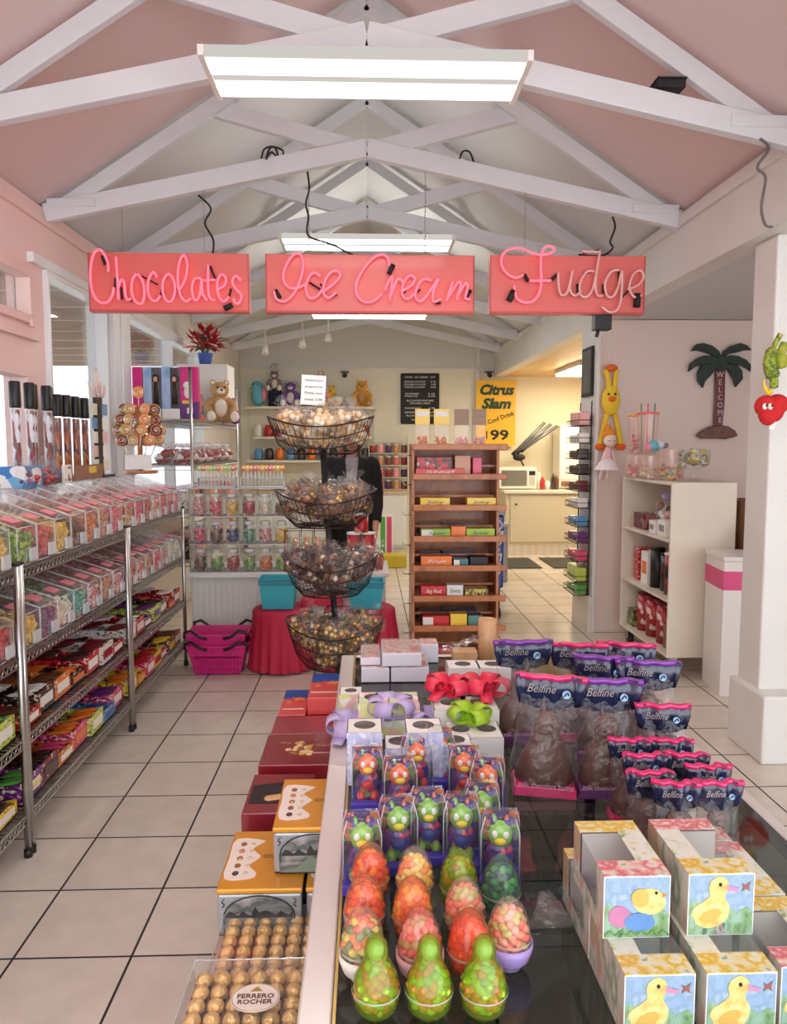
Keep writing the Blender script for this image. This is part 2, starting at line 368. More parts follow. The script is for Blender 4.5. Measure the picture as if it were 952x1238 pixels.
def fixture(X, Y, z, label, dep=.37, wid=1.2, dm=None, arm=.27):
    t = thing('ceiling_light', label, 'light fixture', (X, Y, z), group='fluorescent fixtures under the trusses')
    h, w = dep/2, wid/2
    b = MB().box(-w+.012, w-.012, -h+.10, h-.012, .035, .062)
    for s in (-1, 1): b.box(s*w-.012, s*w+.012, -h-.003, h+.003, -.003, .036)
    b.build('housing', FIXW, t, bev=.004)
    d = MB(); rows = []
    prof = [(-h, .035), (-h+.01, .008), (-h+.04, 0), (0, .006), (h-.04, 0), (h-.01, .008), (h, .035)]
    for x in (-w+.012, w-.012): rows.append([(x, y, zz) for y, zz in prof])
    d.ring(rows, 0, False, False, False, False); d.build('diffuser', dm or DIFF, t)
    for x in (-w*.7, w*.7): MB().box(x-.01, x+.01, .0, arm+.01, .062, .075).box(x-.01, x+.01, arm-.01, arm+.01, .075, 3.18-abs(x)*.2-z+.03).build('bracket', FIXW, t)
    return t
fixture(0, 3.085, 2.95, 'lit fluorescent light right above the three neon signs, largest of the three'.replace('right ', ''))
fixture(0, 5.58, 2.96, 'lit fluorescent light glowing above the Ice Cream sign, middle of the three', arm=.235)
fixture(0.02, 8.12, 2.88, 'lit fluorescent light showing under the Ice Cream sign, farther than the others'.replace('farther than the others', 'smallest of the three'), dm=DIFF2, arm=.15)
t = thing('kitchen_light', 'white fluorescent box light on the boarded kitchen ceiling', 'light fixture', (2.88, 9.75, 2.46))
MB().box(-.35, .35, -.62, .62, .03, .083).build('housing', FIXW, t, bev=.006)
kl = mat('kitchen_diffuser', (255, 238, 204), .5, emit=14)
MB().box(-.33, .33, -.6, .6, .0, .03).build('diffuser', kl, t, bev=.01)

# ------------------------------------------------------------ neon signs
SR = mat('sign_red_enamel', (226, 108, 102), .45, coat=.2, var=.08, vscale=3)
SE = mat('sign_edge', (196, 84, 82), .5)
NEON = mat('neon_pink_tube', (255, 118, 140), .25, emit=.35); NOFF = mat('neon_unlit_tube', (236, 176, 172), .2, coat=.5)
def sign(label, x0, x1, z0, z1, Y, sc, ox, oy, strokes, bits, chains, lit=NEON, litn=99):
    """strokes are given in millimetre-like sign units: (u-ox)*sc to the side, (oy-v)*sc up from the top-left corner"""
    t = thing('neon_sign', label, 'sign', ((x0+x1)/2, Y, z0), group='red neon signs hung from the truss'); w = (x1-x0)/2; h = z1-z0
    MB().box(-w, w, 0, .07, 0, h, 0).box(-w-.004, w+.004, -.004, .0, 0, .012, 1).box(-w-.006, -w, -.004, .07, 0, h, 1).box(w, w+.006, -.004, .07, 0, h, 1).build('sign_box', [SR, SE], t, bev=.002)
    q = lambda p, d: Vector((-w+(p[0]-ox)*sc, -d, h-(p[1]-oy)*sc))
    for i, s in enumerate(strokes):
        d = .035+.004*(i % 3)
        MB().tube(ease([q(p, d) for p in s], 5), .0078, 8).build('neon_tube', lit if i < litn else NOFF, t)
    for a, b_, r in bits:
        MB().tube([q(a, .028), q(b_, .028)], r, 6).build('blockout_sleeve', INK, t)
    for x in chains:
        c = MB(); z = h; k = 0
        zt = 3.215-.208*abs((x0+x1)/2+x)-z0
        while z < zt-.02: c.tube([(x+(.004 if k % 2 else 0), .03, z), (x+(0 if k % 2 else .004), .03, z+.022)], .0035, 4); z += .024; k += 1
        c.build('hanging_chain', METAL, t)
    return t
S1 = .92/870
sign('red sign reading Chocolates in pink neon script beside the window wall', -1.607, -.695, 2.317, 2.652, 4.56, .912/870, 45, 38, [
 [(160,150),(157,95),(125,35),(90,45),(68,110),(62,200),(75,270),(105,310),(145,315),(175,280),(187,232)],
 [(205,70),(208,160),(212,300)], [(212,240),(228,195),(245,205),(250,270),(262,300),(282,292)],
 [(312,158),(290,190),(283,250),(300,305),(335,318),(352,270),(345,200),(318,158)],
 [(425,178),(405,150),(380,185),(372,240),(385,290),(415,305),(440,275)],
 [(480,160),(458,200),(455,260),(475,305),(505,300),(522,240),(510,180),(484,158)],
 [(538,250),(575,190),(590,110),(575,58),(555,75),(540,130),(537,220),(555,285),(580,305),(605,288)],
 [(662,182),(628,185),(612,240),(628,300),(655,270),(668,180),(670,260),(695,300)],
 [(705,110),(702,240),(714,292),(738,298)], [(678,192),(742,188)],
 [(750,240),(790,220),(800,180),(775,160),(752,200),(757,270),(785,305),(815,280)],
 [(882,192),(855,168),(835,195),(852,235),(882,270),(873,310),(850,315),(840,290)]],
 [((128,62),(142,108),.011),((195,180),(190,242),.007),((225,230),(228,296),.007),((310,155),(425,215),.0045),((440,272),(450,238),.008),((525,228),(552,272),.008),((712,112),(740,184),.0075),((815,275),(825,235),.007),((785,342),(830,322),.016),((262,300),(282,292),.010)], [-.27, .2])
sign('red sign reading Ice Cream in pink neon script, widest and central', -.588, .623, 2.317, 2.652, 4.56, 1.211/890, 30, 32, [
 [(65,192),(75,225),(110,235),(150,200),(178,140),(190,80),(175,38),(145,45),(115,90),(105,140),(125,175),(160,180),(205,160)],
 [(262,130),(235,115),(210,140),(200,185),(215,220),(245,215),(270,185)],
 [(278,192),(320,160),(345,130),(335,108),(305,115),(280,155),(275,200),(295,220),(330,198)],
 [(555,85),(550,55),(530,38),(490,50),(445,100),(415,160),(420,210),(450,235),(490,230),(525,200)],
 [(535,190),(568,128),(558,232)], [(558,220),(585,150),(600,140),(615,155)],
 [(605,192),(650,165),(665,135),(640,125),(615,160),(612,205),(635,222),(668,195)],
 [(738,145),(700,140),(672,180),(670,220),(695,230),(725,195),(768,135),(745,190),(745,232),(778,222)],
 [(800,232),(828,148)], [(808,215),(850,152),(862,160),(845,225)], [(845,215),(880,158),(893,170),(882,215),(902,222)]],
 [((68,188),(88,222),.015),((215,155),(272,190),.006),((260,160),(275,175),.005),((573,78),(553,117),.015),((885,214),(905,182),.014),((755,238),(778,236),.008),((610,205),(628,185),.005),((668,200),(690,180),.005),((300,215),(332,200),.009)], [-.36, .32])
sign('red sign reading Fudge, its first letter lit pink and the rest unlit', .727, 1.639, 2.319, 2.656, 4.56, .912/865, 40, 100, [
 [(215,215),(170,230),(120,205),(92,155),(100,105),(140,75),(200,72),(260,95),(310,105),(360,98),(388,75),(360,58),(330,70),(312,120),(315,230),(310,300),(280,350),(230,365),(180,340),(165,272)],
 [(248,247),(372,245)],
 [(408,202),(412,280),(430,325),(460,310),(478,240),(488,190),(475,290),(505,326),(540,300)],
 [(612,192),(570,195),(535,250),(538,320),(575,328),(610,270),(642,78),(620,250),(632,320),(662,325)], [(540,86),(635,88)],
 [(752,185),(705,195),(672,255),(682,320),(715,332),(745,280),(765,190),(765,330),(745,400),(700,415),(655,385)],
 [(800,290),(860,265),(890,220),(870,185),(830,210),(812,280),(840,330),(885,318)]],
 [((222,210),(243,250),.011),((372,240),(408,208),.011),((165,298),(138,355),.019),((862,310),(858,385),.02),((520,260),(525,310),.008),((665,260),(668,310),.008),((775,330),(830,270),.006),((752,180),(755,260),.007),((560,205),(600,188),.006),((640,75),(548,92),.006)],
 [-.255], NEON, 2)
def cable(pts, r, label, name='power_cord', m=INK, k=6, cat='cable'):
    o = MB().tube(ease(pts, k), r, 6).build(name, m); return tag(o, label, cat)
cable([at(240, 236, 4.58), at(255, 252, 4.58), at(248, 270, 4.58), at(258, 290, 4.58), at(257, 309, 4.60)], .006, 'kinked black cord rising from the Chocolates sign to the truss')
cable([at(372, 208, 4.58), at(374, 228, 4.58), at(370, 246, 4.58), at(373, 262, 4.58), at(373, 285, 4.58), at(400, 295, 4.58), at(428, 309, 4.60)], .006, 'black cord dropping from the truss and across to the Ice Cream sign')
cable([at(741, 262, 4.58), at(744, 275, 4.58), at(738, 292, 4.58), at(741, 300, 4.58), at(728, 309, 4.60), at(700, 308, 4.60)], .006, 'black cord hanging between the truss and the Fudge sign')
cable([at(316, 192, 4.60), at(320, 180, 4.60), at(332, 178, 4.60), at(336, 190, 4.60), at(328, 184, 4.56), at(322, 192, 4.56), at(328, 178, 4.64), at(342, 182, 4.66), at(341, 190, 4.66)], .006, 'loop of black cord draped over the truss above the gap between two signs')
cable([at(556, 192, 4.60), at(560, 183, 4.60), at(568, 184, 4.60), at(573, 196, 4.66)], .006, 'short black cord hooked over the truss above the Fudge sign')
cable([at(920, 168, 3.2), at(930, 180, 3.4), at(916, 202, 3.45), at(926, 215, 3.45), at(921, 250, 3.45), at(926, 272, 3.5), at(936, 274, 3.55)], .006, 'grey electrical cable looping down the white header beam', m=mat('grey_cable', (110, 105, 105), .5))
tag(MB().box(-.06, .06, -.05, .05, 0, .035).box(-.065, .065, -.055, .055, .035, .042).build('junction_box', INK, None, at(810, 103, 3.38)+Vector((0, .02, -.02)), bev=.003), 'small black junction box on top of the big front truss', 'box')
b = MB().box(-.05, .05, -.04, .04, -.09, 0).cyl((-.02, 0, -.09), (-.03, 0, -.13), .012, n=6)
tag(b.build('speaker_box', BLACK, None, at(728, 381, 4.60), bev=.004), 'small black box fixed beneath the Fudge sign', 'speaker')

# ------------------------------------------------------------ wire shelving along the window wall
SHZ = (1.085, .765, .455, .165); SX0, SX1 = -1.83, -1.285
def wire_shelf(w, d, thin=False):
    """one wire shelf, w along y, d along x, aisle side at x=0 going to -d"""
    b = MB()
    for x in (0, -d):
        b.beam((x, 0, 0), (x, w, 0), .007, .007); b.beam((x, 0, -.032), (x, w, -.032), .007, .007)
        n = int(w/.036)
        for k in range(n):
            y = k*w/n; b.tube([(x, y, -.032), (x, y+w/n/2, 0), (x, y+w/n, -.032)], .0028, 4, caps=False)
    for y in (0, w):
        b.beam((0, y, 0), (-d, y, 0), .007, .007); b.beam((0, y, -.032), (-d, y, -.032), .007, .007)
    n = int(w/.028)
    for k in range(1, n): b.tube([(0, k*w/n, .004), (-d, k*w/n, .004)], .0022, 4, caps=False)
    for x in (-d/3, -2*d/3): b.beam((x, 0, -.004), (x, w, -.004), .006, .006)
    return b
def shelving(y0, y1, zs, top, label, d=.52, xf=SX1, name='wire_shelving_unit'):
    t = thing(name, label, 'shelving', (xf, y0, 0)); w = y1-y0
    for x in (-.0, -d):
        for y in (.0, w):
            p = MB().cyl((x, y, .03), (x, y, top), .0125, n=10); p.cyl((x, y, 0), (x, y, .03), .016, n=10, m=1).cyl((x, y, top), (x, y, top+.008), .014, n=10, m=1)
            p.build('post', [METAL, BLACK], t)
    me = None
    for z in zs:
        if me is None: s = wire_shelf(w, d).build('shelf', METAL, t, (0, 0, z)); me = s
        else: s = me.copy(); COL.objects.link(s); s.parent = t; s.location = (0, 0, z)
        for x in (0, -d):
            for y in (0, w): pass
    return t
UNITS = [(1.56, 2.79, 'chrome wire shelving unit cut by the picture edge'), (2.82, 4.05, 'chrome wire shelving unit in the middle of the candy wall'), (4.085, 5.29, 'chrome wire shelving unit ending at the white counter')]
UNITS[0] = (UNITS[0][0], UNITS[0][1], 'chrome wire shelving unit closest to the shop entrance')
for y0, y1, lb in UNITS: shelving(y0, y1, SHZ, 1.11, lb)
UN = ['entrance unit', 'middle unit', 'far unit']

# candy bins
FRUIT = {'pink': [(236, 96, 120), (244, 150, 160), (226, 60, 90)], 'yellow': [(236, 196, 70), (244, 214, 110), (224, 168, 40)], 'green': [(130, 170, 70), (170, 196, 90), (96, 140, 60)],
 'red': [(196, 36, 44), (220, 70, 60), (150, 24, 34)], 'orange': [(232, 130, 60), (240, 160, 90), (214, 100, 40)], 'mixed': [(214, 60, 60), (236, 196, 70), (110, 160, 80), (236, 140, 70), (240, 230, 220)],
 'brown': [(120, 70, 44), (150, 96, 60), (90, 50, 34)], 'cream': [(238, 226, 200), (246, 236, 220), (226, 206, 170)], 'teal': [(60, 150, 150), (90, 170, 160), (170, 200, 110)], 'purple': [(110, 60, 110), (150, 90, 130), (80, 40, 80)],
 'rose': [(238, 170, 170), (246, 214, 206), (220, 110, 110)], 'tan': [(206, 140, 96), (230, 180, 130), (180, 90, 60)]}
CM = {k: [mat('candy_%s_%d' % (k, i), c, .32, coat=.35) for i, c in enumerate(v)] for k, v in FRUIT.items()}
def heap(surf, n, r, nm, seed=1, core=None, jit=1, fit=None):
    """pile of sweets: blobs scattered over surf(u,v)->point, with an inner core"""
    g = random.Random(seed); b = MB()
    if core: b.add(core)
    for _ in range(n):
        p = surf(g.random(), g.random()); s = r*g.uniform(.75, 1.25)
        T = Matrix.Rotation(g.uniform(0, 6), 3, 'X') @ Matrix.Rotation(g.uniform(0, 6), 3, 'Z')
        b.ell(Vector(p)+Vector((g.uniform(-1, 1), g.uniform(-1, 1), g.uniform(-1, 1)))*r*.4*jit, (s, s*.75, s*.6), g.randrange(nm), 6, 4, T)
    if fit: b.v = [fit(p) for p in b.v]
    return b
def binfit(p):
    x, y, z = p; x = max(-BD+.03, min(-.004, x)); return (x, max(.008, min(.160, y)), max(.004, min(z, .138 if x > -.03 else .138+(-x-.03)*.3)))
BD = .50
BINP = [(0, 0), (0, .145), (-.29, .25), (-BD+.02, .25), (-BD+.02, 0)]
def make_bin(w, k=1.0):
    t = thing('candy_bin', 'x', 'candy bin', (0, 0, 0)); P = [(x, z*k) for x, z in BINP]
    b = MB(); b.prism(P, .003, w-.003, 'y', 0); b.build('bin_body', ACR, t)
    e = MB()
    for y in (.003, w-.003): e.tube([(x, y, z+.002) for x, z in P[:4]], .0022, 4)
    for i in (1, 2): e.tube([(P[i][0], .003, P[i][1]), (P[i][0], w-.003, P[i][1])], .0025, 4)
    e.tube([(0.001, .003, .003), (0.001, w-.003, .003)], .002, 4)
    e.build('edge_strip', ACRE, t)  # pale tubes put highlights along the whitish acrylic edges
    l = MB(); n = Vector((.105, 0, .29)).normalized(); o = Vector((-.035, w/2, (.145+.035*.362)*k+.004)); dx = Vector((-.29, 0, .105*k)).normalized()
    q = [o-Vector((0, .034, 0)), o+Vector((0, .034, 0)), o+Vector((0, .034, 0))+dx*.05, o-Vector((0, .034, 0))+dx*.05]
    l.ring([[p for p in q], [p+Vector((0, 0, .002)) for p in q]], 0, False); l.build('price_label', mat('pink_price_label', (246, 150, 160), .55), t)
    s = MB(); s.box(.002, .012, w*.55, w*.55+.055, .012, .062, 0); s.build('scoop_pocket', ACRE, t)
    return t
binp = make_bin(.168); CORE = MB().prism([(-.02, .01), (-.02, .10), (-.27, .155), (-BD+.06, .16), (-BD+.06, .01)], .014, .154, 'y')
def binsurf(u, v):
    y = .016+v*.136
    if u < .45: return (-.014, y, .012+u/.45*.10)
    t = (u-.45)/.55; return (-.02-t*.38, y, .112+min(t*1.4, 1)*.055)
PALS = ['yellow', 'green', 'red', 'yellow', 'brown', 'tan', 'green', 'mixed', 'red', 'pink', 'cream', 'rose', 'pink', 'rose']
heaps = {}
def candy_in(bn, pal, loc, label):
    if pal not in heaps:
        heaps[pal] = heap(binsurf, 190, .0145, len(CM[pal]), hash(pal) % 97 if False else sum(map(ord, pal)), CORE, 1, binfit).build('loose_candy', CM[pal]); o = heaps[pal]
    else: o = heaps[pal].copy(); COL.objects.link(o)
    o.location = loc; o['label'] = label; o['category'] = 'candy'; o['kind'] = 'stuff'
    return o
rows = {(0, 0): ['cream', 'pink', 'mixed', 'rose', 'cream', 'pink', 'yellow'], (0, 1): ['red', 'mixed', 'purple', 'yellow', 'pink', 'purple', 'red'],
 (1, 0): ['green', 'red', 'yellow', 'brown', 'orange', 'tan', 'pink'], (1, 1): ['yellow', 'purple', 'cream', 'teal', 'rose', 'tan', 'rose'],
 (2, 0): ['mixed', 'pink', 'red', 'rose', 'pink', 'red', 'pink'], (2, 1): ['red', 'rose', 'tan', 'pink', 'rose', 'cream', 'cream']}
first = True
for (u, lv), pl in rows.items():
    y0, y1, _ = UNITS[u]; w = (y1-y0-.02)/7
    for k, p in enumerate(pl):
        loc = (SX1-.012, y0+.012+k*w, SHZ[lv]+.008); where = '%s along the %s shelf, %s' % (ORD[k], ('top', 'second')[lv], UN[u])
        lb = 'clear candy bin with pink label, ' + where
        if first: o = binp; o.location = loc; o['label'] = lb; o['group'] = 'clear candy bins'; first = False
        else: o = dup(binp, loc, None, lb, 'clear candy bins')
        o.scale = (1, w/.172, 1 if lv == 0 else .92)
        c = candy_in(o, p, loc, '%s sweets in the bin %s' % (p, where)); c.scale = o.scale
# cartons of bars on the two lower shelves
BARC = {'red': (186, 26, 34), 'dark': (54, 30, 26), 'orange': (232, 120, 40), 'yellow': (240, 196, 40), 'blue': (36, 84, 170), 'pink': (226, 70, 120), 'purple': (110, 40, 120), 'white': (236, 232, 226), 'maroon': (110, 26, 34), 'green': (90, 160, 70), 'lime': (186, 206, 80), 'sky': (90, 150, 200), 'brown': (100, 58, 36)}
BM = {k: mat('wrapper_'+k, v, .3, coat=.5, bump=.15, bscale=40) for k, v in BARC.items()}
PRN = {k: pat('carton_print_'+k, [v, v, v, tuple(min(255, int(c*1.3+30)) for c in v), tuple(int(c*.7) for c in v), (236, 214, 190), tuple(int(c*.45) for c in v), v, v], 75, .4, stretch=(1, 1, 1.4)) for k, v in BARC.items()}
INNER = mat('carton_inside', (150, 118, 92), .7)
cart = {}
def make_carton(w, h):
    t = thing('candy_carton', 'x', 'candy carton', (0, 0, 0)); D = .44
    b = MB(); b.box(-D, 0, 0, w, 0, .006, 1).box(-.005, 0, 0, w, 0, h, 0).box(-D, -D+.005, 0, w, 0, h*1.3, 0)
    for y in (0, w-.005): b.prism([(-D, 0), (-.004, 0), (-.004, h), (-.06, h*.8), (-D, h*.95)], y, y+.005, 'y', 0)
    b.build('tray', [PRN['red'], INNER], t)
    MB().box(.0005, .0025, w*.14, w*.86, h*.3, h*.72).build('front_label', mat('carton_label_white', (240, 236, 226), .5), t)
    return t
cartp = {h: make_carton(.162, h) for h in (.06, .095)}
used = {.06: False, .095: False}
def bar_mesh(L=.115, w=.034, h=.018):
    b = MB(); rows = []
    for x, s in ((-L/2, 1.0), (-L/2+.008, .95), (-L/2+.014, .8), (-L/2+.03, 1.0), (L/2-.03, 1.0), (L/2-.014, .8), (L/2-.008, .95), (L/2, 1.0)):
        hh = h*(.12 if abs(x) > L/2-.01 else 1.0)
        rows.append([(x, w/2*s*cos(a), h/2+hh/2*sin(a)*s) for a in [2*pi*i/8+.39 for i in range(8)]])
    return b.ring(rows)
barp = {}
def bar(kc, loc, rot, label, grp):
    if kc not in barp: o = barp[kc] = bar_mesh().build('candy_bar', BM[kc])
    else: o = barp[kc].copy(); COL.objects.link(o)
    o.location = loc; o.rotation_euler = rot; return tag(o, label, 'candy bar', grp)
TR = {(0, 2): [('red', 'dark'), ('lime', 'yellow'), ('red', 'maroon'), ('dark', 'brown'), ('yellow', 'red'), ('red', 'white'), ('lime', 'green')],
 (0, 3): [('yellow', 'brown'), ('dark', 'maroon'), ('orange', 'brown'), ('yellow', 'dark'), ('maroon', 'dark'), ('brown', 'dark'), ('yellow', 'dark')],
 (1, 2): [('red', 'brown'), ('dark', 'white'), ('orange', 'brown'), ('dark', 'orange'), ('red', 'dark'), ('white', 'maroon'), ('red', 'dark')],
 (1, 3): [('purple', 'green'), ('maroon', 'dark'), ('orange', 'pink'), ('pink', 'orange'), ('lime', 'orange'), ('sky', 'blue'), ('pink', 'purple')],
 (2, 2): [('white', 'maroon'), ('red', 'white'), ('purple', 'dark'), ('lime', 'purple'), ('brown', 'dark'), ('red', 'orange'), ('red', 'white')],
 (2, 3): [('yellow', 'orange'), ('orange', 'yellow'), ('pink', 'red'), ('yellow', 'red'), ('pink', 'yellow'), ('brown', 'yellow'), ('red', 'brown')]}
g = random.Random(3)
for (u, lv), lst in TR.items():
    y0, y1, _ = UNITS[u]; w = (y1-y0-.02)/7
    for k, (c1, c2) in enumerate(lst):
        h = .095 if (k+u+lv) % 3 else .06; loc = (SX1-.02-g.uniform(0, .02), y0+.014+k*w, SHZ[lv]+.008)
        where = '%s along the %s wire shelf, %s' % (ORD[k], ('third', 'bottom')[lv-2], UN[u])
        lb = '%s open carton of bars, %s' % (c1, where)
        if not used[h]: o = cartp[h]; o.location = loc; o['label'] = lb; o['group'] = 'open candy cartons'; used[h] = True; o0 = o
        else: o = dup(cartp[h], loc, None, lb, 'open candy cartons')
        o.scale = (1, w/.169, 1); recolor(o, 'tray', [PRN[c1], INNER]); recolor(o, 'front_label', [BM[c2] if k % 2 else mat('carton_label_white', (240, 236, 226), .5)])
        gl = 'bars in the %s carton, %s' % (c1, where)
        for row in range(2):
            for q in range(4 - row):
                bar(c2, (loc[0]-.075-row*.13, loc[1]+.022+q*.0375, loc[2]+.008+(h*.62 if h > .08 else .03)+row*.016+g.uniform(0, .008)), (g.uniform(-.2, .2), -.12+g.uniform(-.1, .1), g.uniform(-.12, .12)), '%s bars in the %s carton %s' % (c2, c1, where), gl)
# lettering on the cartons whose words can be read
def on_carton(s, u, lv, k, m, size=.04, wd=.14):
    for o in bpy.data.objects:
        if o.name.startswith('candy_carton') and o.get('label', '').endswith('%s along the %s wire shelf, %s' % (ORD[k], ('third', 'bottom')[lv-2], UN[u])):
            text(s, size, m, o, (.004, .081, .05), (pi/2, 0, pi/2), width=wd)
            for c in o.children:
                if c.name.startswith('front_label'): c.hide_render = False
on_carton('Skittles', 1, 3, 0, mat('cream_ink', (244, 214, 120), .5))
on_carton('Almond', 0, 2, 5, WHITEINK); on_carton('Chunky', 1, 2, 5, BM['red'])

# ------------------------------------------------------------ four-tier basket stand
BY = 4.0
PX = lambda z: -.14-.11*z/1.75
t = thing('basket_stand', 'bronze wire stand with four round baskets stacked up a black pole', 'display stand', (0, BY, 0))
MB().cyl((PX(0), 0, .015), (PX(1.78), 0, 1.78), .017, n=12).ell((PX(1.78), 0, 1.79), .026).build('pole', INK, t)
b = MB()
for k in range(3):
    a = k*2.094+.5; b.tube(ease([(PX(0), 0, .12), (PX(0)+.1*cos(a), .1*sin(a), .10), (PX(0)+.26*cos(a), .26*sin(a), .012)], 5), .011, 6)
b.tube([(PX(0)+.26*cos(a), .26*sin(a), .012) for a in [k*pi/12 for k in range(24)]], .008, 6, closed=True).build('foot_ring', INK, t)
BASK = [(1.665, .278, .17, .165, .00), (1.285, .265, .165, .16, .04), (.945, .255, .155, .18, .05), (.60, .26, .16, .22, .03)]
for zr, r1, r0, dp, tilt in BASK:
    b = MB(); cx = PX(zr); ring = lambda r, z, rr: b.tube([(cx+r*cos(a), r*sin(a), z+(.03*cos(2*a)*(r/r1) if r > r0 else 0)) for a in [k*pi/18 for k in range(36)]], rr, 5, closed=True)
    zs = lambda f: zr-dp*(1-f)
    for f, rr in ((1, .0042), (.62, .003), (.3, .0025), (0, .004)): ring(r0+(r1-r0)*f**.6, zs(f), rr)
    ring(r0*.5, zs(0), .0025)
    for k in range(56):
        a = k*pi/28; q = lambda f: (cx+(r0+(r1-r0)*f**.6)*cos(a), (r0+(r1-r0)*f**.6)*sin(a), zs(f)+(.03*cos(2*a) if f > .5 else 0)*f)
        pts = [q(1), q(.62), q(.3), q(0)]
        if k % 2 == 0: pts.append((cx, 0, zs(0)))
        b.tube(pts, .0017, 4, caps=False)
    b.build('wire_basket', BROWNM, t)
def goody_bag(name, cm, n, r, seed, w=.062):
    t = thing(name, 'x', 'wrapped candy', (0, 0, 0)); g = random.Random(seed); b = MB()
    for _ in range(n):
        a = g.uniform(0, 6.3); q = g.random()**.5; z = g.uniform(-1, 1)
        b.ell((w*.8*q*cos(a), w*.8*q*sin(a), .045+z*.035*(1-q*.6)), (r*g.uniform(.8, 1.2), r, r*.8), g.randrange(len(cm)), 7, 4, Matrix.Rotation(g.uniform(0, 3), 3, 'X'))
    b.build('candy_filling', cm, t)
    rows = []
    for z, rr in ((.0, .5), (.02, .95), (.05, 1.08), (.08, .9), (.10, .35), (.112, .2), (.14, .55)):
        rows.append([(w*rr*(1+.10*sin(5*a+z*40))*cos(a), w*rr*(1+.10*cos(4*a+z*30))*sin(a), z+.006*sin(3*a)) for a in [k*2*pi/16 for k in range(16)]])
    MB().ring(rows, 0, True, True, True, False).build('cellophane_wrap', CELLO, t)
    return t
POP = [mat('popcorn_cream', (240, 214, 170), .7), mat('popcorn_gold', (226, 178, 116), .7), mat('popcorn_white', (246, 232, 206), .7)]
CHO = [mat('chocolate_piece', (70, 38, 24), .35, coat=.4), mat('caramel_piece', (150, 90, 50), .35, coat=.4), mat('nut_piece', (190, 140, 86), .5), mat('gold_foil', (214, 170, 90), .25, .7)]
CH2 = [CHO[0], CHO[1], mat('cream_piece', (232, 212, 180), .5), CHO[0]]
CH3 = [CHO[1], CHO[3], CHO[0], mat('pale_gold_piece', (228, 200, 140), .3, .4)]
POP = POP
fill = [(POP, .016, 34, 'popcorn', 'bag of pale popcorn in cellophane'), (CHO, .014, 26, 'nut cluster', 'cellophane bag of chocolate and nut clusters'), (CH2, .015, 26, 'chocolate', 'cellophane bag of mixed chocolates'), (CH3, .015, 26, 'caramel', 'cellophane bag of golden caramels')]
g = random.Random(11)
for i, (zr, r1, r0, dp, _) in enumerate(BASK):
    cm, rr, n, w_, lb = fill[i]; proto = goody_bag('candy_bag', cm, n, rr, 20+i); lbl = lb + ', %s basket of the pole stand' % ('top', 'second', 'third', 'lowest')[i]
    spots = [(0.055*cos(a), .055*sin(a), zr-dp+.02) for a in (0, 2.1, 4.2)] + [(.15*cos(a), .15*sin(a), zr-dp*.66) for a in [k*.9+.2 for k in range(7)]] + [(.185*cos(a), .185*sin(a), zr-dp*.30) for a in [k*.785 for k in range(8)]] + [(.07*cos(a), .07*sin(a), zr-dp*.40) for a in (.3, 1.9, 3.4, 5.0)]
    for j, (x, y, z) in enumerate(spots):
        up = .012 if i else .015
        loc = (PX(zr)+x, BY+y, z+up); rot = (g.uniform(-.7, .7), g.uniform(-.7, .7), g.uniform(0, 6))
        gl = 'wrapped %s bags in a basket' % w_
        if j == 0: o = proto; o.scale = (1.18,)*3; o.location = loc; o.rotation_euler = rot; o['label'] = lbl; o['group'] = gl
        else: dup(proto, loc, None, lbl, gl, rot)
# hand-written card tucked in the top basket
t = thing('note_card', 'white card with four lines of handwriting standing in the popcorn basket', 'sign', at(379, 472, 3.93), rz=.05)
t.rotation_euler = (-.12, .06, .05)
MB().box(-.062, .062, 0, .002, -.075, .078).build('card', CARD, t, bev=.0008)
for k, s in enumerate(('caramel corn', 'popcorn', 'Kettle corn', 'sweet 3.99')): text(s, .02, INK, t, (0, -.001, .052-k*.033), shear=.3, ext=.0004, width=.09)

# ------------------------------------------------------------ wooden gum rack
WOOD = pat('warm_wood', [(168, 96, 48), (190, 116, 62), (156, 86, 42)], 9, .4, 'noise', (1, 6, .6), .3)
RX, RY = (.30, .905), 5.12
t = thing('gum_rack', 'brown wooden shelf rack stocked with boxes of gum and mints', 'display rack', (0, RY, 0)); x0, x1 = RX
for x in (x0, x1-.02): MB().prism([(0.0, .0), (.42, .0), (.42, 1.55), (.10, 1.55), (.10, 1.40), (0.06, .35)], x, x+.02, 'x').build('side_panel', WOOD, t, bev=.003)
MB().box(x0+.02, x1-.02, .40, .415, .02, 1.52).build('back_panel', WOOD, t)
MB().box(x0+.02, x1-.02, .03, .06, 0, .12).build('kick_board', WOOD, t)
LIPY = [542, 578, 615.5, 653, 688.5, 725, 761, 798]
SH = [at(540, y, RY)[2] for y in LIPY]
for k, z in enumerate(SH):
    b = MB(); b.box(x0+.021, x1-.021, .03, .39, z, z+.014)
    b.build('shelf_board', WOOD, t, bev=.002)
    MB().box(x0-.0, x1+.035, -.02, .0, z-.012, z+.03).build('shelf_lip', WOOD, t, bev=.005)
    if k: MB().box(x0+.021, x1-.021, .17, .19, z+.07, z+.085).build('shelf_rail', WOOD, t)
for k in range(7):
    b = MB()
    for zz in (0,): b.tube([(x0, .12, SH[k]-.05), (x0-.05, .12, SH[k]-.05), (x0-.06, .12, SH[k]-.03)], .004, 6)
    b.build('side_hook', METAL, t)
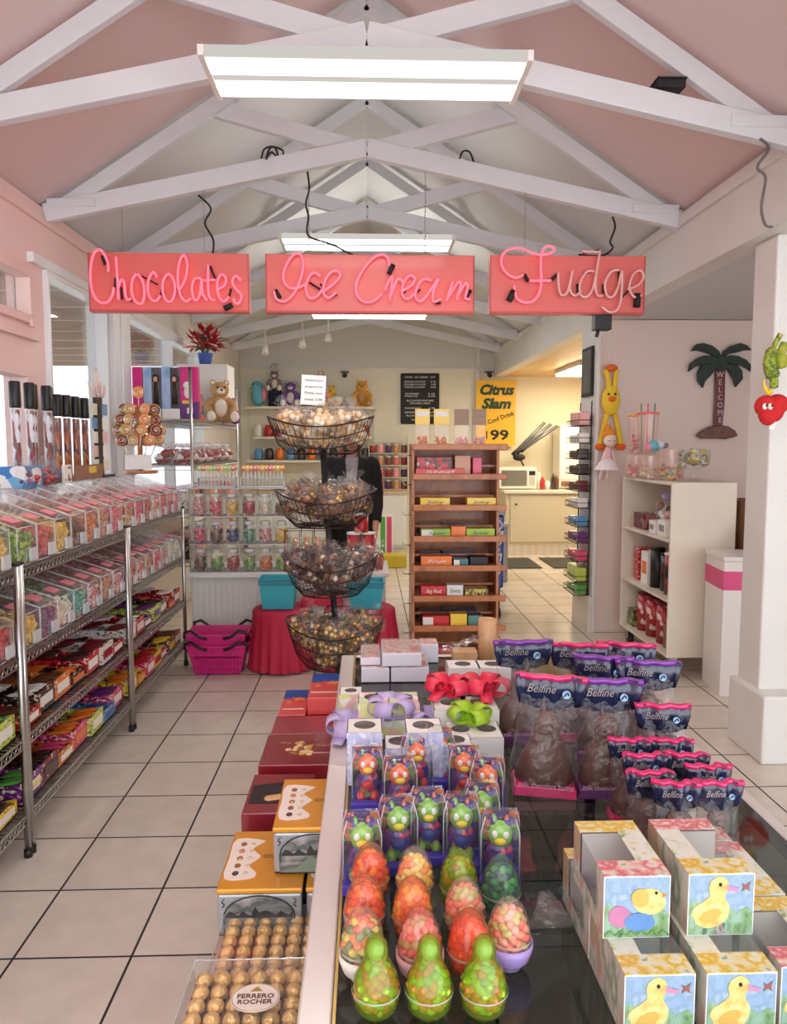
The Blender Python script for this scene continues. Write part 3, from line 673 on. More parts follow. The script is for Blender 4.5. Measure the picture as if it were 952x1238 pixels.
def packet(label, px0, px1, row, col, h, cat='gum box', name='gum_box', d=.10, dy=.015, txt=None, tm=None, band=None, back=False):
    yy = RY+dy+(.2 if back else 0.02); a, c = at(px0, 600, RY)[0], at(px1, 600, RY)[0]; z = SH[row]+.0145+(.001)
    t = thing(name, label, cat, ((a+c)/2, yy, z), group=None); w = (c-a)/2
    b = MB().box(-w, w, 0, d, 0, h, 0)
    if band: b.box(-w*.96, -w*.2, -.0012, 0, h*.12, h*.88, 1)
    b.build('carton', [col, band or col], t, bev=.002)
    if txt: text(txt, h*.5, tm or INK, t, (0 if not band else w*.1, -.002, h*.5), ext=.0005, shear=.2, width=w*1.2)
    return t
Yg = mat('gum_yellow', (246, 206, 60), .35, coat=.4); Gg = mat('gum_green', (150, 190, 50), .35, coat=.4); Og = mat('gum_orange', (240, 120, 30), .35, coat=.4)
Rg = mat('gum_red', (205, 28, 36), .35, coat=.4); Wg = mat('gum_white', (236, 234, 230), .35, coat=.4); Tg = mat('gum_teal', (60, 120, 130), .35, coat=.4); Kg = mat('gum_navy', (26, 36, 70), .3, coat=.5); Pg = mat('gum_pink', (226, 60, 110), .35, coat=.4)
BLUEINK = mat('blue_ink', (40, 60, 140), .5)
packet('yellow gum box with blue writing on the third shelf, beside the rack side', 509, 545, 2, Yg, .058, txt='Juicy', tm=BLUEINK)
packet('yellow gum box with blue writing on the third shelf, out by the rack edge', 566, 601, 2, Yg, .058, txt='Juicy', tm=BLUEINK)
packet('green gum box on the fourth rack shelf, before an orange box', 510, 546, 3, Gg, .056, txt='Spear', tm=BLUEINK, band=Wg)
packet('narrow orange gum box between two green ones on the wooden rack', 547, 564.5, 3, Og, .074)
packet('lime green gum box at the outer end of the fourth rack shelf', 565.5, 600, 3, mat('gum_lime', (170, 200, 60), .35), .058, txt='Spear', tm=BLUEINK)
packet('bright orange gum box with cream logo on the fifth rack shelf', 510, 548, 4, Og, .070, txt='Fruit', tm=CARD)
packet('small teal mint tin box on the fifth rack shelf', 550, 568, 4, Tg, .05, band=Wg)
packet('black carton at the outer end of the fifth rack shelf', 570, 592, 4, BLACK, .064)
packet('red gum box with white words on the sixth rack shelf', 510, 541, 5, Rg, .072, txt='Big Red', tm=WHITEINK)
packet('white gum box with dark lettering on the sixth rack shelf', 542, 562, 5, Wg, .078, txt='Extra', tm=INK)
packet('olive patterned candy box on the sixth rack shelf', 564, 593, 5, pat('olive_print', [(120, 110, 50), (200, 180, 70), (80, 70, 40), (220, 210, 120)], 60), .05)
packet('red and white gum box with round emblem, seventh rack shelf', 512, 545, 6, Rg, .07, band=Wg)
packet('yellow gum box standing on the seventh rack shelf', 546.5, 567, 6, Yg, .084)
packet('blue and green striped mint box, seventh rack shelf', 568.5, 586, 6, pat('mint_print', [(60, 120, 150), (120, 180, 100), (40, 70, 120)], 50, kind='Z'), .072)
packet('pink candy box on the lowest shelf of the wooden rack', 512, 549, 7, pat('pink_print', [(226, 60, 110), (240, 150, 180), (214, 50, 100)], 60), .055)
for r_, lb in ((2, 'under the yellow gum'), (3, 'under the green gum'), (5, 'under the red gum')):
    packet('dark blue carton set back %s, inner end' % lb, 509, 537, r_+1 if r_ < 5 else 6, Kg, .075, back=True, cat='candy box', name='candy_box', dy=.0)
    packet('dark blue carton set back %s, outer end' % lb, 539, 583, r_+1 if r_ < 5 else 6, Kg, .08, back=True, cat='candy box', name='candy_box')
packet('red hanging carton of wrapped sweets on the second rack shelf', 505, 548, 1, pat('red_sweets_print', [(190, 30, 40), (90, 40, 40), (200, 60, 60), (60, 60, 60), (220, 190, 170), (190, 30, 40)], 45), .125, dy=.05, cat='candy box', name='candy_box')
packet('flat bright red candy box along the front of the second rack shelf', 503, 562, 1, Rg, .048, d=.025, dy=-.012, cat='candy box', name='candy_box', txt='SUNKIST', tm=WHITEINK)
packet('peach box with pink side standing at the back of the second shelf', 552, 571, 1, mat('peach_box', (226, 176, 150), .5), .135, dy=.08, cat='candy box', name='candy_box')
packet('hot pink packet leaning at the outer end of the second shelf', 574, 585, 1, Pg, .12, dy=.08, cat='candy packet', name='candy_packet')
KH = pat('kraft_header', [(150, 120, 90), (176, 146, 112), (120, 92, 70)], 40, .6, kind='Z')
for i, (a, c, hm, lb) in enumerate(((503, 521, Yg, 'yellow-topped bag of orange sweets, outer of two'), (526, 545, Yg, 'yellow-topped bag of orange sweets, inner of two'), (551, 569, KH, 'brown-topped bag of sweets beside the yellow-topped ones'), (573, 590, KH, 'brown-topped bag of sweets at the very end of the rack'))):
    A, C = at(a, 520, RY)[0], at(c, 520, RY)[0]; w = (C-A)/2; t = thing('candy_bag', lb + ' on the wooden rack', 'candy bag', ((A+C)/2, RY+.06, SH[0]+.016))
    MB().box(-w, w, .014, .018, .14, .25).box(-w*.8, w*.8, .012, .014, .20, .235, 1).build('header_card', [hm, CARD if i < 2 else KH], t, bev=.001)
    MB().prism([(-w, .002), (w, .002), (w*.95, .15), (-w*.95, .15)], 0, .035, 'y').build('clear_bag', CELLO, t, bev=.004)
    gg = random.Random(i); hb = MB()
    for _ in range(26): hb.ell((gg.uniform(-w*.75, w*.75), gg.uniform(.01, .026), gg.uniform(.012, .06)), (.009, .007, .011), 0, 6, 4)
    hb.build('candy_filling', CM['orange'][0] if i < 2 else CM['rose'][0], t)
# blue drinks barrel cart behind the rack
bc = at(600, 700, 6.6)[0]
t = thing('drinks_cart', 'tall blue soft drink cooler on casters behind the wooden rack', 'cooler', (0, 6.6, 0))
MB().box(.70, 1.195, 0, .45, .28, .93).build('cooler_body', mat('cooler_blue', (24, 50, 150), .3, coat=.5), t, bev=.02)
MB().box(.69, 1.205, -.01, .46, .93, .97).build('lid', mat('cooler_grey', (170, 172, 176), .4), t, bev=.01)
MB().box(.74, 1.17, .04, .42, .10, .28).build('undercarriage', BLACK, t)
for x in (.78, 1.15): MB().lathe([(.0, -.02), (.05, -.02), (.055, 0), (.05, .02), (0, .02)], 16, T=Matrix.Translation((x, .03, .058)) @ Matrix.Rotation(pi/2, 4, 'Y')).build('caster', BLACK, t)
b = MB()
for (s) in ([(1.13, .86), (1.15, .88), (1.18, .84), (1.15, .80), (1.17, .77)], [(1.13, .74), (1.16, .76), (1.18, .79), (1.17, .70), (1.14, .66)], [(1.12, .62), (1.15, .64), (1.14, .57), (1.17, .59), (1.16, .52)], [(1.13, .50), (1.16, .50), (1.155, .42), (1.13, .40)]):
    b.tube(ease([(x, -.002, z) for x, z in s], 5), .0065, 5)
b.build('script_lettering', WHITEINK, t)

# ------------------------------------------------------------ white counter, clothed tables, baskets
BEAD = mat('beadboard_white', (224, 222, 216), .5)
t = thing('display_counter', 'low white beadboard counter with a thin white top crossing the shop', 'counter', (0, 5.58, 0))
b = MB().box(-1.31, .13, .02, .55, 0, .572)
for k in range(33): b.box(-1.30+k*.0435, -1.30+k*.0435+.038, .012, .02, .08, .572)
b.build('counter_body', BEAD, t); MB().box(-1.33, .155, -.03, .58, .574, .604).build('counter_top', mat('counter_top_white', (234, 234, 232), .3), t, bev=.004)
MB().box(-1.30, .12, .0, .011, 0, .075).build('kick_board', BEAD, t)
CLOTH = mat('crimson_cloth', (190, 34, 66), .7, bump=.1, bscale=80)
def cloth_table(label, cx, cy, r, h, n):
    t = thing('draped_table', label, 'table', (cx, cy, 0)); rows = []; K = 96
    for i, (f, z) in enumerate(((0.02, h), (.6, h), (.93, h), (.99, h-.012), (1.0, h-.05), (1.05, h*.6), (1.10, h*.3), (1.14, .012))):
        am = max(0, (h-.03-z)/h)*.07
        rows.append([((r*f)*(1+am*sin(n*a+.6*sin(3*a)))*cos(a), (r*f)*(1+am*sin(n*a+.6*sin(3*a)))*sin(a), z) for a in [k*2*pi/K for k in range(K)]])
    MB().ring(rows, 0, True, True, True, False).build('cloth_drape', CLOTH, t)
    MB().cyl((0, 0, h-.025), (0, 0, h-.006), r*.96, n=24).cyl((0, 0, 0), (0, 0, h-.02), .05, n=10).cyl((0, 0, 0), (0, 0, .02), r*.6, n=20).build('pedestal', DARKM, t)
    return t
cloth_table('low round table under crimson cloth beside the magenta shopping basket', -.60, 5.24, .205, .42, 17)
cloth_table('low round table under crimson cloth behind the pole stand', -.06, 5.23, .25, .42, 21)
TURQ = mat('turquoise_plastic', (52, 168, 184), .4)
def tub(label, cx, cy, z, w, d, h):
    t = thing('storage_tub', label, 'tub', (cx, cy, z))
    rows = []
    def lp(f, zz, i=0): a, c = w/2*f-i, d/2*f-i; return [(x, y, zz) for x, y in ((-a, -c), (a, -c), (a, c), (-a, c))]
    MB().ring([lp(.84, 0), lp(1, h), lp(1.06, h), lp(1.06, h+.012), lp(.97, h+.012), lp(.80, .01)], 0, False, True, True, True).build('tub_body', TURQ, t, bev=.004)
    MB().box(-w*.51, w*.51, -d*.51-.004, -d*.51, h-.03, h+.008).build('rim_band', mat('turquoise_dark', (36, 130, 150), .4), t, bev=.002)
    return t
tub('turquoise plastic tub on the crimson table beside the shopping basket', -.62, 5.24, .423, .25, .20, .20)
tub('turquoise plastic tub on the crimson table, partly behind the lowest wire baskets', -.02, 5.22, .423, .25, .20, .18)
tag(MB().box(-.145, .145, -.07, .07, 0, .055).build('fabric_box', CLOTH, None, (-.325, 5.30, .424), bev=.01), 'crimson cloth-covered box between the two turquoise tubs', 'box')
MAG = mat('magenta_plastic', (206, 30, 120), .4, coat=.2)
def shop_basket(label, z, first=None):
    t = thing('shopping_basket', label, 'shopping basket', (-1.02, 5.16, z)); w, d, h = .41, .28, .185
    def lp(f, zz, i=0): a, c = w/2*f-i, d/2*f-i; return [(x, y, zz) for x, y in ((-a, -c), (a, -c), (a, c), (-a, c))]
    b = MB().ring([lp(.74, 0), lp(.95, h), lp(1.03, h), lp(1.03, h+.018), lp(.93, h+.018), lp(.70, .012)], 0, False, True, True, True)
    for i in range(16):
        x = -.14+i*.0187; b.box(x, x+.009, -d*.43-.01, -d*.40, .03, h*.72)
    for i in range(2): b.box(-w*.42, w*.42, -d*.455-.006, -d*.44, h*.3+i*.05, h*.3+i*.05+.008)
    b.build('basket_shell', MAG, t, bev=.003)
    for s in (-1, 1):
        for sy in (-1, 1):
            MB().tube([(s*.205, sy*.15, h-.0), (s*.205, sy*.15, h+.035), (s*.16, sy*.155, h+.05), (s*.10, sy*.16, h+.005), (s*.055, sy*.16, h-.005)], .010, 6).build('handle', BLACK, t)
    return t
shop_basket('magenta plastic shopping basket on the floor, another nested in it', .004)
shop_basket('magenta shopping basket with black handles nested on top of its twin', .08)

# acrylic candy display with jars
DX0, DX1, DZ, DYY = -1.315, -.585, .606, 5.60
t = thing('acrylic_display', 'clear acrylic case of eighteen candy compartments on the white counter', 'display case', (DX0, DYY, DZ)); w = DX1-DX0; cw = w/6; rh = .207
b = MB()
for k in range(7): b.box(k*cw-.002, k*cw+.002, 0, .20, 0, 3*rh)
b.build('divider', clear('acrylic_divider', (240, 244, 246), alpha=.25), t)
b = MB()
for k in range(4): b.box(-.004, w+.004, -.004, .20, k*rh-.003, k*rh+.003)
b.build('acrylic_shelf', ACRE, t)
JC = [['brown', 'green', 'red', 'green', 'orange', 'green'], ['pink', 'brown', 'blue', 'teal', 'rose', 'yellow'], ['rose', 'pink', 'yellow', 'red', 'cream', 'brown']]
CM['blue'] = [mat('candy_blue_%d' % i, c, .35, coat=.3) for i, c in enumerate([(40, 60, 120), (60, 80, 150), (30, 40, 90)])]
JARLID = mat('jar_lid_white', (236, 234, 230), .35)
def make_jar(r=.048, h=.135):
    t = thing('candy_jar', 'x', 'jar', (0, 0, 0))
    MB().lathe([(.001, .002), (r*.85, .003), (r, .012), (r, h*.78), (r*.75, h*.9), (r*.72, h)], 18, m=0).build('jar_body', clear('jar_plastic', alpha=.10), t)
    MB().lathe([(.001, h), (r*.8, h), (r*.8, h+.022), (r*.74, h+.026), (.001, h+.026)], 18).build('lid', JARLID, t); return t
jarp = make_jar(); jf = {}
JCORE = MB().cyl((0, 0, .006), (0, 0, .085), .030, n=10)
def jar_fill(pal, parent):
    if pal not in jf: jf[pal] = heap(lambda u, v: (.036*cos(u*6.28), .036*sin(u*6.28), .012+v*.085), 90, .0105, 3, len(pal)*7, JCORE).build('candy_filling', CM[pal], parent)
    else: c = jf[pal].copy(); COL.objects.link(c); c.parent = parent
first = True
for r_ in range(3):
    for k in range(6):
        loc = (DX0+(k+.5)*cw, DYY+.09, DZ+r_*rh+.0045); lb = 'white-lidded jar of %s candy, %s in the %s row of the acrylic case' % (JC[r_][k], ORD[k], ('bottom', 'middle', 'top')[r_])
        o = dup(jarp, loc, None, lb, 'candy jars in the acrylic case'); jar_fill(JC[r_][k], o)
for c in list(jarp.children): bpy.data.objects.remove(c)
bpy.data.objects.remove(jarp)
# lollipops standing in white racks above the case
LC = {'orange': mat('lolly_orange', (246, 150, 50), .3, coat=.5), 'yellow': mat('lolly_yellow', (246, 206, 70), .3, coat=.5), 'pink': mat('lolly_pink', (236, 100, 130), .3, coat=.5), 'lime': mat('lolly_lime', (170, 210, 90), .3, coat=.5), 'white': Wg}
def lolly_rack(label, x0, x1, y, z, cols, n, glabel):
    t = thing('lollipop_rack', label, 'lollipop holder', ((x0+x1)/2, y, z)); w = (x1-x0)/2
    MB().box(-w, w, -.05, .05, 0, .012).box(-w, w, -.05, .05, .07, .076).build('stick_holder', ACRE, t, bev=.002)
    for sx in (-1, 1): MB().box(sx*w-.003, sx*w+.003, -.05, .05, .012, .07).build('end_panel', ACRE, t)
    pr = {}
    for i in range(n):
        c = cols[i % len(cols)]; x = (x0+x1)/2-w*.88+(i % (n//2))*(w*1.76/(n//2-1)); yy = y-.028+(i//(n//2))*.05
        if c not in pr:
            q = pr[c] = thing('lollipop', 'x', 'lollipop', (0, 0, 0)); MB().cyl((0, 0, 0), (0, 0, .115), .0035, n=6).build('stick', Wg, q)
            MB().ell((0, 0, .13), (.023, .013, .021), 0, 10, 6).ell((0, -.008, .133), (.012, .008, .010), 1, 8, 5).build('candy_head', [LC[c], Wg if c != 'white' else LC['pink']], q); o = q
        else: o = dup(pr[c])
        o.location = (x, yy, z+.0125); o['label'] = '%s lollipop on a white stick in the %s' % (c, glabel); o['group'] = 'lollipops in the %s' % glabel + ' ' + c
lolly_rack('clear rack of pale green and pink lollipops above the acrylic case', at(238, 580, 5.62)[0], at(284, 580, 5.62)[0], 5.68, DZ+3*rh+.004, ['lime', 'pink', 'yellow', 'lime'], 20, 'rack nearest the chrome shelves'.replace('nearest', 'beside'))
lolly_rack('clear rack of orange and yellow lollipops above the acrylic case', at(291, 580, 5.62)[0], at(343, 580, 5.62)[0], 5.68, DZ+3*rh+.004, ['orange', 'yellow', 'orange', 'pink'], 22, 'rack beside the pole stand')
# wire spool rack with candy sticks
t = thing('stick_rack', 'wire rack of striped candy sticks on the white counter behind the baskets', 'candy rack', (-.46, 5.72, .605))
b = MB()
for z in (.0, .12, .30): b.tube([(-.16, -.08, z+.004), (.16, -.08, z+.004), (.16, .08, z+.004), (-.16, .08, z+.004)], .003, 5, closed=True)
for x in (-.16, -.05, .05, .16):
    for y in (-.08, .08): b.tube([(x, y, .0), (x, y, .305)], .003, 5)
b.build('wire_frame', BROWNM, t)
g = random.Random(5)
STK = [pat('stick_'+k, v, 60, .35, 'Z', coat=.5) for k, v in (('red', [(200, 30, 40), (240, 220, 210), (200, 30, 40)]), ('green', [(90, 150, 60), (230, 230, 200), (90, 150, 60)]), ('gold', [(220, 160, 60), (120, 60, 30), (220, 160, 60)]))]
stp = {}
for i in range(24):
    c = i % 3
    if c not in stp: o = stp[c] = MB().cyl((0, 0, 0), (0, 0, .24), .009, n=8).build('candy_stick', STK[c])
    else: o = stp[c].copy(); COL.objects.link(o)
    o.location = (-.46-.145+(i % 12)*.0262, 5.72-.04+(i//12)*.07, .612); tag(o, ('red', 'green', 'gold')[c] + ' striped candy stick standing in the wire rack', 'candy stick', ('red', 'green', 'gold')[c] + ' candy sticks in the wire rack')
# pyramid of red tins
TIN = pat('red_tin_print', [(176, 26, 36), (190, 40, 46), (120, 20, 28), (210, 150, 120), (176, 26, 36), (176, 26, 36)], 40)
tp = thing('candy_tin', 'x', 'tin', (0, 0, 0)); MB().lathe([(.001, 0), (.05, 0), (.052, .004), (.052, .125), (.001, .125)], 20).build('tin_body', TIN, tp)
MB().lathe([(.001, .1255), (.054, .1255), (.054, .138), (.05, .141), (.001, .141)], 20).build('tin_lid', CARD, tp)
TY = 5.72; g0 = at(437, 640, TY)[0]
for i, (dx, z, lb) in enumerate(((-.112, 0, 'bottom row, beside the basket stand'), (0, 0, 'middle of the bottom row'), (.112, 0, 'bottom row, by the counter end'), (-.056, .142, 'second row, beside the basket stand'), (.056, .142, 'second row, by the counter end'), (0, .284, 'alone on top'))):
    o = tp if i == 0 else dup(tp); o.location = (g0+dx, TY, .605+z); o['label'] = 'red tin with white lid in the pyramid, ' + lb; o['group'] = 'pyramid of red tins'

# ------------------------------------------------------------ person behind the counter
SKIN = mat('skin', (214, 160, 132), .55); HAIR = mat('dark_hair', (40, 28, 24), .5); BLKC = mat('black_cardigan', (18, 18, 22), .85); GRYC = pat('grey_shirt', [(120, 116, 118), (150, 146, 148), (96, 92, 96)], 25, .8, 'noise', coat=0); JEAN = mat('dark_trousers', (30, 32, 44), .8)
def skin_mesh(name, pts, edges, rad, mats, parent, sub=2):
    me = bpy.data.meshes.new(name); me.from_pydata(pts, edges, []); o = bpy.data.objects.new(name, me); COL.objects.link(o); o.parent = parent
    m = o.modifiers.new('skin', 'SKIN'); m.use_smooth_shade = True
    s = o.modifiers.new('sub', 'SUBSURF'); s.levels = sub; s.render_levels = sub
    for i, r in enumerate(rad):
        v = me.skin_vertices[0].data[i]; v.radius = r if isinstance(r, tuple) else (r, r); v.use_root = (i == 0)
    for k in (mats if isinstance(mats, list) else [mats]): me.materials.append(k)
    return o
PY = 6.62; pxx = at(426, 600, PY)[0]
P_ = thing('person', 'person in black cardigan and grey shirt standing behind the counter, face hidden by popcorn', 'person', (pxx, PY, 0))
P_['label'] = 'person in black cardigan and grey shirt standing behind the white counter'
pts = [(0, 0, .93), (0, 0, 1.08), (0, .01, 1.24), (0, .015, 1.36), (0, .01, 1.43), (0, -.005, 1.49), (0, -.015, 1.56), (0, -.01, 1.61),
 (-.09, 0, .88), (-.10, -.01, .50), (-.10, .02, .10), (-.10, -.07, .045), (-.10, -.14, .03), (.09, 0, .88), (.10, -.01, .50), (.10, .02, .10), (.10, -.07, .045), (.10, -.14, .03),
 (-.13, .015, 1.37), (-.185, .02, 1.34), (-.215, .02, 1.08), (-.205, -.07, .87), (-.20, -.10, .80), (.13, .015, 1.37), (.185, .02, 1.34), (.215, .02, 1.08), (.205, -.07, .87), (.20, -.10, .80)]
ed = [(0, 1), (1, 2), (2, 3), (3, 4), (4, 5), (5, 6), (6, 7), (0, 8), (8, 9), (9, 10), (10, 11), (11, 12), (0, 13), (13, 14), (14, 15), (15, 16), (16, 17), (3, 18), (18, 19), (19, 20), (20, 21), (21, 22), (3, 23), (23, 24), (24, 25), (25, 26), (26, 27)]
rad = [(.155, .10), (.125, .09), (.14, .10), (.13, .09), .052, .05, (.07, .088), (.06, .07), (.085, .09), .058, .042, .042, .035, (.085, .09), .058, .042, .042, .035, .06, .052, .04, .032, .028, .06, .052, .04, .032, .028]
skin_mesh('body', pts, ed, rad, SKIN, P_)
# shirt, open cardigan, trousers follow the body
def loops(spec, K=28, open_=None):
    rows = []
    for z, rx, ry, cy in spec: rows.append([(rx*cos(a), cy+ry*sin(a), z) for a in [k*2*pi/K for k in range(K)]])
    return rows
MB().ring(loops([(.90, .165, .115, 0), (1.0, .15, .105, 0), (1.1, .14, .10, 0), (1.24, .16, .112, .01), (1.34, .17, .10, .015), (1.41, .12, .085, .015), (1.445, .065, .06, .01)]), 0, True, True, False, False).build('shirt', GRYC, P_)
b = MB(); K = 28
rows = []
for z, rx, ry, cy, gap in ((.72, .205, .15, 0, .42), (.85, .205, .155, 0, .36), (1.0, .185, .14, 0, .30), (1.12, .175, .13, .0, .26), (1.26, .19, .135, .01, .24), (1.36, .195, .12, .015, .28), (1.42, .15, .10, .02, .42), (1.455, .085, .08, .02, .7)):
    rows.append([(rx*cos(a), cy+ry*sin(a), z) for a in [-pi/2+gap+k*(2*pi-2*gap)/(K-1) for k in range(K)]])
b.ring(rows, 0, True, False, False, False)
o = b.build('cardigan', BLKC, P_); so = o.modifiers.new('thick', 'SOLIDIFY'); so.thickness = .012
for s in (-1, 1):
    MB().tube(ease([(s*.12, .015, 1.385), (s*.185, .02, 1.35), (s*.218, .02, 1.08), (s*.208, -.065, .885)], 6), [.055]*3+[.072]*3+[.064]*3+[.058]*3+[.052]*3+[.046]*3+[.045], 14).build('sleeve', BLKC, P_)
    # hand: palm with four fingers and a thumb
    hb = MB(); hx, hy, hz = s*.20, -.105, .80; hb.ell((hx, hy, hz-.02), (.018, .034, .045), 0, 10, 7)
    for q in range(4):
        L = (.058, .066, .062, .05)[q]; y = hy-.026+q*.017
        hb.tube(ease([(hx, y, hz-.045), (hx-s*.004, y, hz-.055-L*.5), (hx-s*.016, y, hz-.055-L)], 3), .0085, 7)
    hb.tube(ease([(hx, hy-.03, hz-.005), (hx-s*.006, hy-.048, hz-.03), (hx-s*.014, hy-.05, hz-.055)], 3), .0095, 7)
    hb.build('hand', SKIN, P_)
MB().ring(loops([(.94, .15, .11, 0), (.86, .17, .12, 0), (.80, .175, .12, 0)]), 0, True, True, True, False).tube(ease([(-.09, 0, .86), (-.10, -.01, .5), (-.10, .02, .10)], 5), [.098]*4+[.082]*4+[.068]*3, 14).tube(ease([(.09, 0, .86), (.10, -.01, .5), (.10, .02, .10)], 5), [.098]*4+[.082]*4+[.068]*3, 14).build('trousers', JEAN, P_)
for s in (-1, 1): MB().ell((s*.10, -.05, .035), (.045, .125, .035), 0, 12, 8).build('shoe', BLACK, P_)
hd = MB()
hd.lathe([(.001, -.115), (.045, -.105), (.062, -.07), (.072, -.02), (.076, .03), (.07, .075), (.05, .105), (.001, .118)], 20, (0, -.015, 1.575), sx=1, sy=1.18)
hd.tube([(0, -.095, 1.60), (0, -.118, 1.565), (0, -.1, 1.555)], [.008, .012, .006], 8)
for s in (-1, 1): hd.ell((s*.076, .0, 1.575), (.01, .018, .03), 0, 8, 6)
hd.build('head', SKIN, P_)
for s in (-1, 1): MB().ell((s*.03, -.098, 1.592), (.012, .008, .008), 0, 8, 6).ell((s*.03, -.105, 1.592), (.006, .004, .006), 1, 8, 6).build('eye', [Wg, INK], P_)
MB().ell((0, -.1, 1.528), (.022, .008, .006), 0, 10, 5).build('mouth', mat('lips', (176, 84, 80), .5), P_)
MB().lathe([(.082, -.10), (.092, -.02), (.09, .04), (.078, .09), (.05, .12), (.001, .132)], 20, (0, .012, 1.585), sy=1.12).ell((0, .07, 1.50), (.075, .05, .13)).build('hair', HAIR, P_)

# ------------------------------------------------------------ tall chrome rack by the windows with toys
shelving(5.88, 7.92, (1.735, 1.385, 1.02, .64), 2.12, 'tall chrome wire rack by the windows holding dolls and plush toys', d=.47, xf=-1.345)
ZT, ZM = 1.744, 1.394
DOLLP = pat('doll_box_photo', [(60, 40, 44), (96, 66, 56), (40, 34, 46), (150, 104, 84)], 9, .35, 'noise', (1, 1, .7))
SKYP = pat('doll_box_blue', [(110, 150, 206), (170, 196, 230), (90, 120, 190)], 8, .35, 'noise', (1, 1, .5))
FUCH = pat('fuchsia_box', [(206, 20, 120), (216, 30, 130), (190, 16, 110)], 6, .3, 'noise')
VIO = mat('violet_box', (96, 36, 120), .35); GOLDP = mat('gold_print', (226, 190, 60), .4)
def doll_box(label, px0, px1, kind, y=5.95):
    a, c = at(px0, 470, y)[0], at(px1, 470, y)[0]; w = (c-a)/2-.001; h = .395
    t = thing('toy_box', label, 'toy box', ((a+c)/2, y, ZT))
    if kind == 0:
        b = MB().box(-w, w, 0, .07, 0, h, 0)
    elif kind == 1:
        b = MB().box(-w, w, 0, .07, .075, h, 0).box(-w, w, -.004, .07, 0, .075, 2).box(-w*.02, w, -.0015, 0, .08, h-.008, 1)
    else:
        b = MB().box(-w, w, 0, .07, .13, h, 0).box(-w, w, 0, .07, 0, .13, 3)
        b.box(-w*.8, w*.4, -.0015, 0, .115, .14, 4).box(-w*.3, w*.4, -.0015, 0, .04, .085, 2)
        b.ell((-w*.2, .0, .20), (w*.42, .008, .045), 2, 12, 6).ell((-w*.2, -.002, .255), (w*.5, .008, .03), 2, 12, 6)
    b.build('carton', [FUCH if kind != 1 else SKYP, DOLLP, CARD, VIO, GOLDP], t, bev=.0015)
    if kind == 1:
        d = MB().ell((w*.45, -.006, .30), (.018, .012, .024), 0, 12, 8).ell((w*.45, -.001, .305), (.028, .012, .034), 1, 12, 8).tube([(w*.45, -.004, .28), (w*.45, -.004, .20), (w*.45, -.004, .11)], [.012, .016, .022], 8, 1)
        d.build('doll', [SKIN, HAIR], t)
doll_box('plain fuchsia toy box, end of the row over the lollipop tree', 160, 172.5, 0)
doll_box('pale blue and dark doll box next to the plain fuchsia box', 173, 194.5, 1)
doll_box('pale blue and dark doll box between another and the violet-footed box', 195.5, 217, 1)
doll_box('fuchsia toy box with a violet foot and white figure print', 218, 239.5, 2)

def plush(name, label, loc, body, belly, sc=1.0, rz=0, ears='round', accent=None, cat='plush toy', seat=True, hat=None, face=True, tilt=0):
    """sitting soft toy: one body with limbs, ears, muzzle; eyes and extras as parts"""
    t = thing(name, label, cat, loc, rz); t.scale = (sc, sc, sc); t.rotation_euler = (tilt, 0, rz)
    b = MB(); b.ell((0, 0, .11), (.075, .065, .105), 0, 16, 10).ell((0, -.012, .245), (.068, .062, .06), 0, 16, 10)
    b.ell((0, -.035, .11), (.05, .045, .07), 1, 14, 8).ell((0, -.065, .232), (.030, .026, .022), 1, 12, 8)
    for s in (-1, 1):
        b.tube(ease([(s*.05, -.01, .17), (s*.095, -.035, .13), (s*.085, -.075, .09)], 4), [.030]*4+[.026]*4+[.024], 10)
        b.ell((s*.085, -.08, .085), .026, 0, 10, 6)
        b.tube(ease([(s*.045, -.02, .04), (s*.075, -.08, .035), (s*.085, -.13, .04)], 4), [.038]*4+[.034]*4+[.034], 10)
        b.ell((s*.085, -.135, .045), (.032, .024, .040), 1, 10, 6)
        if ears == 'round': b.ell((s*.05, 0, .298), (.024, .012, .024), 0, 10, 6).ell((s*.05, -.008, .298), (.015, .008, .015), 1, 10, 6)
        elif ears == 'cat': b.prism([(s*.025, .285), (s*.062, .26), (s*.056, .33)], -.012, .008, 'y', 0)
        elif ears == 'long': b.ell((s*.035, 0, .355), (.018, .012, .07), 0, 10, 8, Matrix.Rotation(-s*.25, 3, 'Y')).ell((s*.035, -.009, .355), (.010, .008, .052), 1, 8, 6, Matrix.Rotation(-s*.25, 3, 'Y'))
        elif ears == 'flop': b.ell((s*.08, -.01, .225), (.028, .016, .055), 1, 10, 8)
    b.build('plush_body', [body, belly], t)
    e = MB()
    for s in (-1, 1): e.ell((s*.026, -.067, .262), .0085, 0, 8, 6)
    e.ell((0, -.091, .24), (.011, .008, .008), 0, 8, 6)
    for i, s in enumerate((-1, 1)): MB().ell((s*.026, -.067, .262), .0085, 0, 8, 6).build('eye', INK, t)
    MB().ell((0, -.091, .24), (.011, .008, .008), 0, 8, 6).build('nose', INK, t)
    if hat: MB().lathe([(.068, .275), (.06, .30), (.035, .335), (.012, .36), (.001, .365)], 16).lathe([(.07, .268), (.076, .276), (.07, .29)], 16, m=1).build('hat', [hat, Wg], t)
    if accent: MB().lathe([(.05, .195), (.062, .19), (.062, .205), (.05, .21)], 16).ell((0, -.062, .19), (.03, .012, .016)).build('scarf', accent, t)
    return t
PL = lambda n, c: mat('plush_'+n, c, .9, bump=.4, bscale=180)
